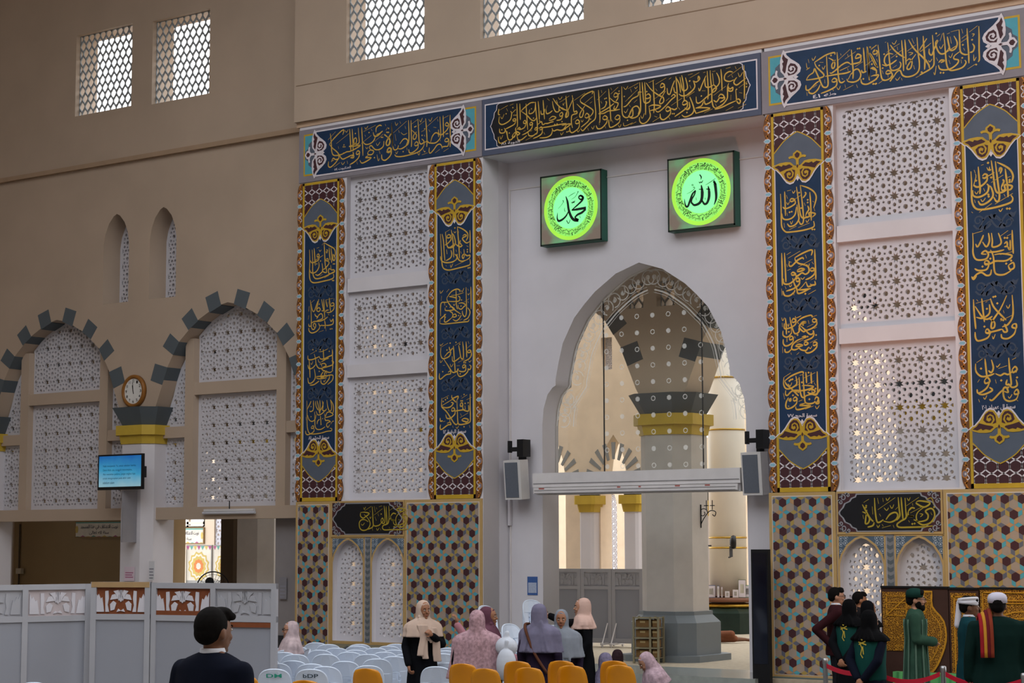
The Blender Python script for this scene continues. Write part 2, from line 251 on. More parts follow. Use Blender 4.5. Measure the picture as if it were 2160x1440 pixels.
'c4b': (2010, 487, 4.8, 13, '200,20 205,130 205,230 240,290 330,285 360,240 330,200 290,230 340,235;230,130 250,160 290,90 310,40;300,110 340,160 370,100 360,20;390,20 400,100 400,160 460,150 490,110 460,20;600,-10 605,120 612,230;520,130 545,110 550,150 520,160;550,150 580,190 580,90;520,190 440,210 350,215;420,240 500,230 600,250 540,300 430,305 380,330 320,330;380,190 410,260 420,400 450,440 520,440 590,400;320,310 350,300 370,330 330,340 320,310;370,330 340,390 260,400 220,380;560,350 610,320 620,370 580,390 560,350;200,480 240,440 290,420 340,450 380,440 390,390;190,460 210,490 240,450;525,70;550,70;380,280;540,330;300,360;590,300;t 200,30 300,0;t 470,60 560,-5;t 550,50 590,30;t 480,240 600,210'),
'c4c': (2010, 600, 4.8, 13, '208,150 215,280 225,380 232,450;225,220 300,330 350,350 400,320;292,140 305,260 320,380;235,330 300,340 370,290 370,200;380,140 410,220 470,290 540,360;545,110 480,250 400,370 390,440 420,430 420,380 360,340;600,105 610,250 600,340 550,410 520,400;610,400 640,400 640,440 600,430 610,400;640,440 620,500 560,545 500,540 490,500;500,430 530,420 550,470 520,480 500,450;500,450 430,470 340,490;330,470 350,450 380,490 340,490 330,470;380,490 350,540 260,570 230,540 225,480;t 230,190 380,150;t 480,370 600,310;345,245;450,190;320,425;410,125;430,120;490,350;510,360;t 240,150 255,170;t 330,180 350,170;t 400,520 410,550 430,500;t 540,210 560,240 580,200;t 510,260 520,290'),
'c4d': (2010, 600, 4.8, 13, '230,800 235,880 290,930 370,920 420,900;325,750 335,850 345,930;390,760 410,840 390,890 360,870;430,900 480,920 520,900 560,910 600,880;565,740 575,860 590,980 590,1020;600,860 630,830 650,860 610,890 600,860;650,860 640,890;320,970 350,940 375,980 330,1000 320,970;375,980 340,1050 260,1100 245,1060;260,1110 320,1110 400,1070 370,1040;550,960 540,1010 580,1010;640,960 650,1020 600,1040 560,1000;620,1090 650,1060 665,1100 630,1110 620,1090;665,1100 640,1160 570,1180 520,1150 510,1060 540,1040 560,1090 520,1080;510,1060 470,1100 400,1170 370,1160;285,850;650,940;530,1040;560,1040;490,970;t 240,790 300,750;t 460,850 550,820;t 440,820 450,835 480,800;t 250,990 270,960;t 310,1140 325,1160 345,1120;t 560,1130 575,1150 600,1110;t 430,960 440,1000;t 260,1160 270,1190;t 640,1160 660,1180;t 600,760 640,740'),
'b1a': (680, 240, 7.467, 17, '125,310 140,450 150,600 190,655 300,640 340,610;110,480 180,390 300,270 340,260 320,330;110,480 160,540 240,610 310,710 380,690 440,660 490,640;t 220,470 420,310;430,240 440,400 450,590;470,240 480,420 485,590;565,220 575,350 580,450 540,480 500,460 500,400 530,380 540,430 510,480 420,510;420,520 500,510 600,495 540,540 440,590 380,600 330,630;620,210 630,400 640,660;630,430 680,480 750,470 810,420 840,340;800,290 820,350 870,345 930,290;845,290 850,220 900,180 935,190;850,330 900,310 950,270;t 610,470 770,340;t 650,280 840,180;140,760 170,700 210,720 260,700 250,640;140,750 180,730;260,700 200,780 130,840 95,820 100,750;460,680 490,640 480,600;440,690 490,690 495,650;530,620 560,580 590,610 550,640 530,620;590,610 570,690 500,760 430,800;590,730 620,775 690,750 770,690 680,690 720,660;720,600 760,570 810,590 780,640 720,640 720,600;760,560 740,530 770,500 830,560 900,560 960,510 970,430;980,320 1030,370 1070,430 1050,490 1010,490 1010,430 1080,310;t 830,430 960,320;1090,150 1100,350 1110,520;1010,600 1050,540 1085,570 1050,610 1010,600;1085,570 1070,660 990,730 940,710 935,640;520,310;735,295;930,370;950,370;1015,290;1035,290;340,490;330,520;355,520;820,690;t 670,210 685,240 720,190;t 360,260 380,290 410,245;t 850,460 870,500 910,440;t 300,760 320,800 355,755;t 540,750 555,795;t 860,640 880,740 900,700;t 990,160 1000,190;t 1030,210 1000,260;t 770,240 785,270;t 180,840 280,765;t 90,410 210,280;t 250,510 260,550;t 670,330 680,360;t 390,740 400,790;t 890,570 910,630;t 680,520 700,550 720,520'),
'b1b': (810, 235, 8.147, 18, '130,200 140,400 150,590 180,660 230,640 250,580;0,400 60,440 100,480 80,570 45,580 50,510 130,380;50,660 90,620 130,650 80,690 50,660;130,650 120,740 40,830 0,840;240,640 300,640 380,590 420,540 430,400 420,150;270,560 330,480 380,470 410,510 380,580;465,150 470,350 475,520 470,610;465,310 530,370 560,410 540,470 505,470 510,410 560,350;585,130 595,330 605,510 640,560 690,520 650,470;520,560 560,520 590,560 550,590 520,570;590,560 580,630 500,700 440,710 425,650;690,520 680,600 600,690 460,740 300,775 210,770 185,740;690,540 740,510 780,540 880,540 950,480 975,400 960,90;715,120 730,300 740,500 735,610;800,530 830,430 880,370 930,380 940,440;1015,70 1020,250 1022,440;935,310 945,380 990,400 1080,320 1115,250;1050,230 1080,190 1115,230 1080,250 1050,230;1135,60 1135,250 1140,450 1135,610;1040,500 1075,460 1115,490 1080,520 1040,510;1115,490 1100,590 1050,600 1000,610;1000,640 990,590 960,560 910,580 860,650 800,715 775,690 780,620;t 160,370 390,165;t 470,220 590,130;t 600,240 700,160;t 740,260 930,90;t 1020,120 1110,70;t 880,710 960,650;t 1020,690 1110,635;t 650,745 750,710;655,410;700,300;1070,385;1095,380;530,265;550,255;60,360;80,360;80,290;t 190,180 210,240 240,200;t 270,170 290,210;t 360,250 375,300;t 250,320 265,365;t 290,360 340,400 400,370;t 190,390 210,500;t 185,560 195,590;t 200,690 215,730 240,680;t 610,140 630,180 660,110;t 770,130 795,170 830,100;t 640,350 700,320;t 770,310 790,350;t 850,270 900,280;t 920,130 930,170;t 580,710 600,750 620,700;t 670,640 685,690;t 690,400 700,430;t 960,460 970,510;700,690;t 390,620 400,670;330,690'),
'b2a': (1045, 200, 8.147, 17, '60,240 50,330 80,340;t 60,270 215,180;70,370 60,470 110,510 190,480 260,420 280,320 260,280;280,320 350,250;370,150 375,330 380,500 370,560;420,150 425,300 430,430;300,420 340,410 350,440 310,450 300,420;350,440 330,500 250,550 170,590;440,280 500,220 600,140 680,130;440,280 540,350 620,430 670,440 700,400;525,150 535,300 545,450 555,600;70,580 80,650 150,650 170,600;150,570 190,640 220,760 270,770 330,700;480,460 510,440 530,480 490,490 480,460;530,480 500,560 420,600;590,250 580,320 640,310 680,250 690,120;690,120 700,300 720,480 720,640 690,680;735,110 750,280 755,430;780,270 790,330 830,320 850,240;820,90 830,250 845,420;870,250 880,320 930,310 980,270;t 890,180 870,250;980,110 1000,220 1040,290 1090,280 1090,190;990,60 1060,160 1150,240 1220,260;1050,90 1070,150;1100,340 1140,300 1160,340 1120,370 1100,340;1160,340 1130,420 1050,440;920,420 980,370 1040,390 980,430 920,440;840,490 900,490 950,470 1000,460;730,510 790,460 810,510 850,500;590,490 620,470 640,500 600,520 590,490;640,500 620,580 540,650 460,690;670,600 700,560 720,590 680,610;560,640 580,700 650,700 700,660;750,580 790,550 810,590 760,600;810,590 800,660 740,710 650,750;740,570 900,550 1100,510 1220,490;970,570 1000,620 1060,600 1120,610 1170,590 1220,520;980,600 960,680 880,730 760,740;50,720 60,810 110,830 200,780;200,620 210,700;310,670 350,640 330,720 290,720 310,670;370,640 420,660 380,690 360,640;370,690 390,770 450,770 540,700;370,600 410,560 430,590 390,590;t 520,780 650,710;350,560 350,620 400,640;110,600;185,325;240,655;320,350;350,350;655,400;620,240;1110,265;1145,460;1020,510;1060,500;760,450;t 90,370 115,410 150,330;t 80,710 95,760 130,690;t 190,230 210,280;t 1080,40 1110,80 1150,30;t 1100,130 1200,70;t 830,640 850,680;t 1120,650 1135,690 1170,640;t 480,630 520,610;t 600,630 630,610;t 890,60 930,100;300,220;t 250,180 310,155;1170,170'),
'b2b': (1185, 180, 8.147, 17, '70,180 80,300 90,420 80,540;0,380 60,420 110,450 110,520 70,550 70,490 120,400 200,220;180,170 195,300 210,450 250,440 260,480 200,500 170,530 165,640 185,730;320,240 400,160 530,100 520,150;320,240 330,290 430,350 530,420 530,480 480,540;260,320 330,390 375,440 350,540 310,540 320,470 400,350;555,100 570,300 585,480 570,580 500,640 420,720 360,780 325,740;395,530 430,480 470,520 430,560 395,540;470,520 460,610 330,720;230,630 270,590 305,630 260,660 230,640;305,630 290,730 190,810 145,790 135,720;0,690 80,670 155,665 60,740 0,780;630,80 640,250 655,460 655,640;670,410 740,370 770,290 750,280;630,490 720,480 800,440 900,430 1000,410;805,60 820,250 835,450 845,620;820,210 900,280 970,310 930,400 895,400 910,350;640,480 780,400 900,310;890,180 920,130 970,160 930,200 890,190;970,160 960,230 930,270;700,560 740,520 785,560 740,590 700,570;785,560 770,640 690,730 620,745 590,690;910,560 960,510 1000,540 960,590 910,570;1000,540 990,630 900,700 830,720 810,650 810,590;1030,20 1035,250 1040,480 1090,550 1150,540 1170,470;1060,370 1110,350 1200,250;1160,550 1220,520 1220,400;1150,540 1210,420;t 1090,280 1210,170;t 190,590 270,540;t 0,270 130,180;t 210,260 400,130;t 390,310 530,190;t 610,250 760,100;t 840,150 970,30;740,230;765,220;985,100;985,140;60,750;90,800;120,790;495,580;t 640,620 650,680;t 260,750 280,800 310,760;t 510,710 535,750 560,690;t 330,590 350,630 370,590;t 970,680 995,720 1020,670;t 1070,440 1100,470 1140,400;t 740,690 755,735;t 445,730 460,775;t 860,590 880,640;1075,190;t 1060,30 1100,70 1140,10;t 670,270 690,310;t 680,80 690,130;1130,600;t 1060,640 1080,700 1220,640;t 840,40 860,80;t 480,310 520,280;t 10,320 60,300'),
'b2c': (1325, 155, 8.143, 18, '200,150 205,350 215,550 205,660 150,740 60,765 0,720;20,690 80,590 150,560 195,620 170,700;0,510 80,430 170,380 180,320 230,320;240,150 255,350 270,500;285,150 295,350 300,550 300,710;305,380 350,350 385,400 330,430 300,420;385,400 370,480 300,510 265,470;310,160 400,280 520,370 600,410 610,480 560,520 545,470 640,300;430,120 440,350 450,550 440,680;550,220 580,170 625,200 580,240 550,230;625,200 620,290 520,380;350,570 430,540 560,560 480,610 370,640;360,580 370,650 380,740 320,830 250,860 200,820 195,750;460,620 520,660 640,560 740,450 810,390 780,360 740,400;670,250 680,340 720,350 760,220 800,120;780,230 800,320 840,330;820,50 840,300 850,580;820,70 880,180 900,330;640,620 680,570 730,610 680,650 645,630;730,610 720,700 620,790 560,770 550,690;740,600 800,620 840,590;890,60 910,180 940,290 1000,280 1020,220 985,70;920,30 950,200 965,480;870,350 930,385 1030,360 1140,260;930,510 970,460 1020,500 960,540 930,520;1020,500 1010,580 930,650 800,740;970,590 1020,620 1060,580 1050,500;1060,400 1100,500 1130,620 1090,700 980,745 920,710;1120,120 1140,200;t 470,185 655,75;t 350,160 450,110;t 0,260 180,160;t 0,430 160,280;t 430,450 520,390;t 740,550 930,420;t 1000,410 1140,310;t 420,830 560,740;320,310;760,690;790,690;1010,670;1055,130;t 650,470 710,420;t 100,500 155,450;t 20,540 40,575;t 40,260 60,320;t 110,230 130,260 160,220;t 470,260 500,300;t 700,100 740,70;t 450,730 500,750;t 700,750 720,790;t 1060,200 1080,260;t 215,720 245,770 280,680;t 40,880 140,830;t 860,580 890,620;t 870,760 890,740'),
'b2d': (1450, 130, 8.143, 18, '970,60 975,250 980,450 975,640;830,480 840,600 850,680 890,720 910,670 870,640 840,680;840,670 720,720 600,780 470,820;1010,280 930,340 850,400 800,370 810,320 850,270;800,310 720,340 640,310 650,220 720,170 780,180;700,420 730,470 780,440 770,500 710,500 700,440;710,370 690,440 690,560 680,640 600,740 480,800;575,130 590,300 595,500;500,190 540,270 550,360 500,430 450,390;340,160 350,350 360,520 350,650;390,150 400,320 420,500 420,640 440,760 480,800;430,200 450,390;300,290 310,420 370,440 450,400;190,450 210,500 250,400 320,240;420,540 480,500 500,450 450,470 430,520;530,610 570,560 620,580 620,620 540,620;620,580 640,640 560,700;100,330 130,420 80,500 0,560;110,330 150,350 210,300 190,250 180,310;150,600 160,700 220,700 350,590 430,540;290,660 310,730 390,700 420,660;450,660 500,690 550,620;150,800 260,790 390,800 300,840 140,890;280,680 240,760 140,800;40,610 80,700 120,820 150,890;0,810 40,780 30,690;t 690,265 930,90;t 40,280 205,185;t 880,450 1030,340;t 450,580 660,420;t 870,800 1010,730;t 290,880 430,810;845,475;1015,380;1015,430;240,590;40,330;970,700;t 660,120 740,95;t 870,190 900,260 950,180;t 890,530 940,540;t 820,80 840,130;t 430,170 480,160;t 250,500 310,500;t 750,570 745,660;t 660,840 790,770;t 1000,560 1020,610;t 760,230 780,270;t 270,190 310,180;t 40,400 60,450;t 480,720 500,770;t 10,230 90,205'),
'b3a': (1690, 90, 7.47, 18, '210,310 300,250 400,190 520,155 530,190;210,310 240,380 310,450 355,500 340,540 220,570 80,590;80,590 120,520 190,470 210,410 240,470 290,580 340,690 400,700 425,640 410,450 400,210;565,150 575,300 580,460 600,600 640,630 690,600;430,240 490,270 530,320 520,390 490,400 485,340 540,270;450,470 480,480 560,420 640,350 720,310 770,330;380,530 560,500 700,480 780,450;610,440 720,390;480,600 520,560 565,590 520,620 480,610;565,590 550,680 440,750 310,800;290,600 230,640 130,740 80,740 75,670;300,660 260,740 190,800 130,790 120,760;720,570 740,610 830,620 910,580 940,500 900,420 840,430 790,500;740,580 790,480;790,110 805,280 820,460 815,570;850,240 890,180 945,210 900,240 850,250;945,210 930,300 840,330 770,340;980,80 995,270 1005,450;1035,60 1050,250 1065,430 1070,590;1080,160 1140,260 1195,380;1140,150 1180,110;950,430 970,470 1030,450;t 1000,370 1130,270;t 850,380 970,300;t 580,280 770,105;t 690,260 860,140;t 620,440 760,370;940,570 960,640 1050,650 1195,570;1120,520 1195,520;1100,400 1150,420 1195,440;890,95;920,90;285,360;1115,340;1135,650;1170,650;470,200;t 170,240 190,280 230,210;t 110,260 125,320;t 80,320 95,400 140,390 80,430;t 290,310 350,310;t 330,380 350,420 380,360;t 370,580 375,640;t 560,700 590,740 620,680;t 690,660 700,710;t 660,750 820,670;t 870,660 890,710;t 730,400 740,440;t 620,170 630,200;t 490,720 510,760;t 90,780 95,835;t 730,180 740,220;t 190,710 250,660;t 1070,60 1100,80;t 640,560 660,580;980,570;t 1100,110 1190,40'),
'b3b': (1830, 70, 8.146, 19, '0,240 10,400 20,560 25,780;30,340 80,440 130,540 180,590;85,340 120,290 175,320 130,360 90,350;175,320 160,400;180,200 200,400 215,580 240,760 290,810 380,780 420,720;50,610 100,590 150,640 150,700;60,740 130,720 190,720 130,800 0,870;390,200 450,280 540,360 640,420;345,160 365,330 380,500 400,620 460,640 550,600 575,530 550,490;440,360 360,350 300,410 290,500 330,560 250,540;300,560 400,530 500,460;310,680 350,640 410,670 350,700 310,690;410,670 430,740 390,830;380,825 440,760 500,670 560,640 600,720 680,750 800,720 880,640 890,500 870,350 850,70;585,120 600,300 615,500 620,650;640,110 655,300 660,540;670,480 720,440 765,500 740,600 690,620 690,560 830,360;705,110 780,240 880,350 1000,460 1059,560;955,50 970,250 985,450 985,610;890,300 1020,90;t 400,430 620,270;t 330,330 410,270;t 450,240 550,180;t 680,310 830,200;t 910,320 1059,200;t 830,765 1059,640;t 60,270 155,200;t 190,865 290,790;t 0,540 90,450;t 430,600 500,550;500,400;260,600;105,870;150,865;75,530;45,240;285,360;940,680;t 420,160 460,190 500,120;t 510,230 520,290;t 760,90 800,180;t 700,330 780,340 720,380;t 480,770 510,810 560,750;t 580,770 595,810;t 790,550 810,620;t 250,640 270,700;t 300,160 320,150;t 155,440 170,490;t 20,750 40,810;t 350,710 355,760'),
'b3c': (1940, 45, 7.464, 18, '930,75 935,250 935,450 940,590 920,640;745,110 755,300 770,500 775,660;830,350 860,400 840,470 790,490;620,130 630,300 640,470 700,520 760,520;540,230 590,330 570,420 500,460 450,420;435,240 455,350 480,460;375,180 395,350 410,550 430,700 480,770 580,760 680,720 730,650 710,610;640,470 550,540 540,590 610,610 590,670 500,740 400,765 320,750 295,690;300,650 340,610 390,620 330,650;200,215 215,400 225,580 215,700 120,780 0,840;280,290 250,340 280,450 330,510 400,500 450,440;150,430 150,500 190,530 230,430 290,300;55,230 65,450 80,600 75,760;0,520 70,590 140,680 155,740;0,440 110,270;430,480 600,370;t 780,170 910,70;t 650,330 770,250;t 660,270 740,210;t 750,755 880,670;t 490,165 610,135;t 0,480 180,340;825,290;680,370;670,575;330,810;375,810;890,680;t 820,200 860,200 830,240;t 850,520 855,620 890,560;t 430,200 475,180;t 480,240 500,350;t 460,540 490,570 520,500;t 310,390 335,430 375,360;t 320,310 360,190;t 690,420 710,460;t 460,610 480,670;t 650,600 660,660;t 140,610 160,640 195,590;t 260,570 285,620;t 220,800 240,840 260,700;t 660,120 680,190;t 260,190;t 270,240 320,200;30,800'),
'p1': (740, 1060, 9.27, 20, '190,190 270,185 360,210 290,270 240,300 190,260 190,200;260,230 330,300 375,380 370,450 320,520 240,540 180,500 165,400 200,340 270,330 340,370;420,75 430,250 440,420 480,455 550,440 590,400;440,420 420,480 330,520;590,330 620,300 635,350 600,390 590,330;600,400 660,390 670,250 650,60;690,70 700,250 705,400 660,440;745,60 750,220 745,340 720,410 640,440 620,490 660,530 800,525 1000,525 1120,510;780,260 830,205 885,220;780,260 790,330 860,350 750,310;890,130 930,110 1060,130 1000,170 910,150 890,140;1000,170 920,230 880,310 890,420 950,475 1050,450 1100,350 1100,260 1050,230 1000,280 1060,330 1030,400 920,440 850,420 830,370;t 270,155 400,70;t 450,245 620,115;t 760,150 890,60;t 970,250 1135,130;t 910,140 1070,50;595,220;840,470;860,470;t 470,270 500,350;t 530,210 545,260;t 930,330 970,340;t 1040,290 1060,330;t 500,490 520,540 555,490;t 580,500 590,540;t 420,490 430,545;t 200,410 230,440 270,390;t 370,270 380,310 400,270;t 1120,170 1140,230;t 1110,400 1115,460;t 930,60 945,90 970,50;t 250,90 265,130 290,80;t 550,80 610,60;t 370,150 385,185;t 460,70 480,180;t 500,90 510,130;t 750,470 755,500'),
'p2': (1780, 1040, 7.2, 18, '280,170 330,260 400,380 450,430;280,280 340,310 390,380 370,450 330,460 330,400 350,250;465,70 475,250 500,420 540,440 600,400;460,440 440,490 360,515;600,420 700,440 790,400 820,330 780,290 700,320 640,400;825,60 840,230 850,340 800,410;870,60 885,250 900,400;930,70 940,250 945,370 870,420 810,470 840,515 1000,515 1200,510 1350,495;980,270 1030,220 1080,230;980,270 980,340 1060,350 940,340;1100,130 1160,115 1310,145 1220,210 1110,160 1100,140;1220,210 1130,280 1100,350 1120,430 1200,480 1310,450 1375,360 1370,270 1320,230 1240,270 1280,330 1260,400 1150,430 1060,400;t 515,250 780,65;t 950,190 1140,60;t 1010,300 1180,210;t 300,140 380,90;t 1250,100 1330,70 1365,170;340,190;335,215;1040,465;1075,460;t 610,220 650,260 680,220;t 700,180 730,230 760,170;t 640,70 660,110 700,60;t 960,70 985,110 1010,60;t 590,70 600,130;t 510,70 530,160;t 430,200 440,320;t 540,310 560,350;t 1150,310 1200,320 1160,360;t 580,470 600,500;t 580,525 710,490;t 500,480 520,520 545,480;t 750,480 765,525;t 980,410 1000,440;t 1320,290 1340,330;1370,210;t 1340,420 1370,440;t 1040,150 1050,190;t 290,330 300,390;t 780,250 820,210'),
}
def brushed(mb, key, Y, off=0.0):
    x0, y0, s, w, txt = BRUSH[key]; k = 1/(s*116.0)
    P = lambda a, c: (lambda q: (q.x, q.z))(at(x0+a/s, y0+c/s, Y))
    for i, st in enumerate(txt.split(';')):
        thin = st.startswith('t'); pts = [tuple(float(v) for v in q.split(',')) for q in st.lstrip('t ').split()]
        if len(pts) == 1:
            u, v = P(*pts[0]); r = w*k*.85; mb.flat([(u, v+r), (u-r*1.1, v), (u, v-r), (u+r*1.1, v)], Y-.0002*(i % 9)); continue
        q = smooth_pts([P(*p) for p in pts], 4) if len(pts) > 2 else [P(*p) for p in pts]
        n = len(q); W_ = w*k*(.62 if thin else 1.22)
        mb.stroke(q, [W_*(.45+.55*min(1, 4*t, 5*(1-t)+.15)) for t in (j/max(n-1, 1) for j in range(n))], Y-.0002*(i % 9))
# ================================================================ setting
beige = M('beige_paint', '#b3a08e', .75, .05, .8)
cream = M('cream_paint', '#cbb9a4', .7, .05, .8)
white = M('white_paint', '#cfcbd0', .6, .04, 1.2)
warmwhite = M('warm_white_paint', '#cac7cd', .6, .04, 1.2)
latt = M('white_screen', '#c6c4cb', .6, .03, 2)
grey = M('slate_grey_paint', '#565e64', .7, .05, 2)
plinth = M('plinth_grey', '#6f767a', .6, .05, 2)
gold = M('capital_gold', '#c0a23c', .5, .06, 4)
carpet = M('carpet', '#a69a86', .95, .12, 9)
sill = M('sill_stone', '#8d938f', .18, .12, 6, spec=.6)
hallf = M('hall_floor', '#7d7a76', .5, .1, 2)
brown = M('brown_paint', '#97805f', .8, .05, 1)
dark = M('dark_grey', '#2b2c30', .6, .05, 3)
black = M('black_plastic', '#121316', .45, .05, 5)
frameM = M('window_frame', '#cfc7bb', .6, .04, 2)
def S(o, name=None): o['kind'] = 'structure'; return o
MB().box(-14, 32, -46, -.25, -.45, -.25).build('floor', hallf)['kind'] = 'structure'
MB().box(-14, 32, -.25, 60, -.45, 0).build('floor.001', carpet)['kind'] = 'structure'
MB().box(4.7, 10.6, -.55, 1.3, -.25, .012).build('trim_1', sill)['kind'] = 'structure'
b = MB(); b.box(-14, 32, -46, -32, 18, 18.3).box(-14, 32, -7, 1.1, 18, 18.3).box(-14, -1, -32, -7, 18, 18.3); b.build('ceiling', cream)['kind'] = 'structure'  # unseen ceiling, roof opening invented and placed to set the daylight
MB().box(-14, 32, -46.3, -46, -.25, 18).build('wall_rear', cream)['kind'] = 'structure'  # unseen wall, added to shut out sky light from behind the camera
MB().box(32, 32.3, -46, 1, -.25, 18).build('wall_right', cream)['kind'] = 'structure'  # unseen, put in to dim the hall from the right
MB().box(-13.9, -13.5, -46, .5, -.25, 18).build('wall_side', beige)['kind'] = 'structure'  # unseen, added to darken the left end of the hall
AP = [(2.34, 4.79), (2.11, 5.16), (1.91, 5.63), (1.77, 6.0), (1.6, 6.27), (1.42, 6.54), (1.14, 6.77), (.86, 6.97), (.53, 7.13), (.19, 7.25), (0, 7.29)]
VQ = [((.19, 7.24), (.53, 7.11), (.65, 7.44), (.29, 7.55)), ((.86, 6.96), (1.15, 6.78), (1.35, 7.03), (1.05, 7.24)),
      ((1.42, 6.54), (1.6, 6.27), (1.91, 6.47), (1.69, 6.74)), ((1.76, 6.01), (1.92, 5.64), (2.27, 5.75), (2.14, 6.11))]
def slit(cx, z0, zs, za, h):
    R = [(h, z0), (h, zs), (h*.88, zs+.35*(za-zs)), (h*.61, zs+.7*(za-zs)), (h*.25, zs+.93*(za-zs)), (0, za)]
    return [(cx+x, z) for x, z in R]+[(cx-x, z) for x, z in R[-2::-1]]
def arch_outline(xs, x0, x1, ztop, AP=AP, zb=4.79):
    p = [(x0, ztop), (x0, zb)]
    for c in xs:
        p += [(c-x, z) for x, z in AP]+[(c+x, z) for x, z in AP[-2::-1]]
    return p+[(x1, zb), (x1, ztop)]
SL = [slit(-5.81, 7.53, 8.85, 9.53, .41), slit(-4.34, 7.53, 8.85, 9.53, .41)]
R4 = lambda x0, x1, z0, z1: [(x0, z0), (x1, z0), (x1, z1), (x0, z1)]
UP = [R4(-7.26, -5.42, 11.93, 13.82), R4(-4.77, -3.01, 11.87, 13.75)]
ARC = (-7.72, -2.38)
wl = S(link('wall_left', pierced([arch_outline(ARC, -14, .12, 18)]+SL+UP, .5, 1.15), beige))
def banding(cxs, Y0, Y1, parent, mat=grey):
    for c in cxs:
        b = MB()
        for q in VQ:
            for s in (1, -1):
                k = .006; qq = [(c+s*(x-(k if i < 2 else 0)), z-(k if i < 2 else 0)) for i, (x, z) in enumerate(q)]
                b.prism(qq, Y0-.005, Y1+.005)
        b.build('arch_banding', mat, parent)
banding(ARC, .5, 1.15, wl)
b = MB(); b.prism([(-14, 10.66), (.05, 10.66), (.05, 10.76), (-14, 10.76)], .4, .5); b.build('trim_2', M('ledge_beige', '#a38a72', .75), None)['kind'] = 'structure'
MB().box(-14, .05, .44, .5, 10.76, 11.78).build('trim_3', beige)['kind'] = 'structure'
def octa(cx, cy, h, ch):       # chamfered square
    return [(cx-h+ch, cy-h), (cx+h-ch, cy-h), (cx+h, cy-h+ch), (cx+h, cy+h-ch), (cx+h-ch, cy+h), (cx-h+ch, cy+h), (cx-h, cy+h-ch), (cx-h, cy-h+ch)]
def pillar(cx, cy, z0, h=.5, ch=.2, base=None, shaft=white, ztop=4.38):
    r = empty('pillar', (cx, cy, z0), kind='structure')
    o = lambda hh, c=ch: octa(0, 0, hh, c)
    MB().vprism(o(h), 0, ztop-z0).build('shaft', shaft, r)
    g = MB(); g.vprism(o(h+.1), ztop-z0+.19, ztop+.4-z0); g.vprism(o(h+.02), ztop-z0, ztop+.19-z0, o(h+.05)); g.build('capital', gold, r)
    MB().vprism(o(h), ztop+.4-z0, ztop+.79-z0, o(h+.2, ch+.08)).build('impost', grey, r)
    if base:
        b = MB(); b.vprism(o(h+.16), .12, .72); b.vprism(o(h+.16), .72, .86, o(h+.05)); b.vprism(o(h+.05), .86, base); b.vprism(o(h+.3), -.02, .12); b.build('pedestal', plinth, r)
    return r
for c in (-10.39, -5.05): pillar(c, .86, -.25, .5, .2)
# ---- pierced screen pattern
def stars(a):
    out = []
    st = []
    for k in range(16):
        r = .235 if k % 2 == 0 else .118; t = PI/8+k*PI/8; st.append((r*math.cos(t), r*math.sin(t)))
    out.append(st)
    sh = [(-.1, 0), (-.03, -.075), (.03, -.082), (.075, -.05), (.092, 0), (.075, .05), (.03, .082), (-.03, .075)]
    for k in range(8):
        t = k*PI/4; d = .36 if k % 2 == 0 else .345; c, s = math.cos(t), math.sin(t)
        out.append([(d*c+x*c-y*s, d*s+x*s+y*c) for x, y in sh])
    out.append([(.5+r*math.cos(t), .5+r*math.sin(t)) for r, t in ((.12 if k % 2 == 0 else .098, k*PI/8) for k in range(16))])
    for k in range(4):
        t = k*PI/2; cx, cz = .5+.285*math.cos(t), .5+.285*math.sin(t)
        out.append([(cx+r*math.cos(u), cz+r*math.sin(u)) for r, u in ((.082 if j % 2 == 0 else .036, t+j*PI/5) for j in range(10))])
    return [[(x*a, z*a) for x, z in p] for p in out]
def area(p): return abs(sum(p[i-1][0]*p[i][1]-p[i][0]*p[i-1][1] for i in range(len(p))))/2
def pattern(region, a, ox, oz, cell=stars, az=None):
    az = az or a; xs = [p[0] for p in region]; zs = [p[1] for p in region]; out = []
    ar = sum(region[i-1][0]*region[i][1]-region[i][0]*region[i-1][1] for i in range(len(region)))
    reg = region if ar > 0 else region[::-1]
    for i in range(int((min(xs)-ox)/a)-2, int((max(xs)-ox)/a)+3):
        for j in range(int((min(zs)-oz)/az)-2, int((max(zs)-oz)/az)+3):
            for h in cell(a):
                q = clip_convex([(x+ox+i*a, z+oz+j*az) for x, z in h], reg)
                if len(q) > 2 and area(q) > .004*a*a: out.append(q)
    return out
def inset(poly, m):            # shrink a convex outline towards its inside by m
    ar = sum(poly[i-1][0]*poly[i][1]-poly[i][0]*poly[i-1][1] for i in range(len(poly)))
    p = poly if ar > 0 else poly[::-1]; big = [(-99, -99), (99, -99), (99, 99), (-99, 99)]
    for k in range(len(p)):
        a, b = p[k-1], p[k]; l = math.hypot(b[0]-a[0], b[1]-a[1])
        if l < 1e-6: continue
        nx, nz = -(b[1]-a[1])/l*m, (b[0]-a[0])/l*m
        A = (a[0]+nx, a[1]+nz); B = (b[0]+nx, b[1]+nz); o = []
        f = lambda q: (B[0]-A[0])*(q[1]-A[1])-(B[1]-A[1])*(q[0]-A[0])
        for i in range(len(big)):
            s, t = big[i-1], big[i]; ds, dt = f(s), f(t)
            if (ds < 0) != (dt < 0):
                w = ds/(ds-dt); o.append((s[0]+(t[0]-s[0])*w, s[1]+(t[1]-s[1])*w))
            if dt >= 0: o.append(t)
        big = o
    return big
WN = [0]
def screen(outline, m, Y0, Y1, a=.384, ox=0, oz=0, cell=stars, az=None, mat=latt, name=None, parent=None):
    WN[0] += 1
    o = link(name or 'window_%d' % WN[0], pierced([outline]+pattern(inset(outline, m), a, ox, oz, cell, az), Y0, Y1), mat, parent)
    if not parent: S(o)
    return o
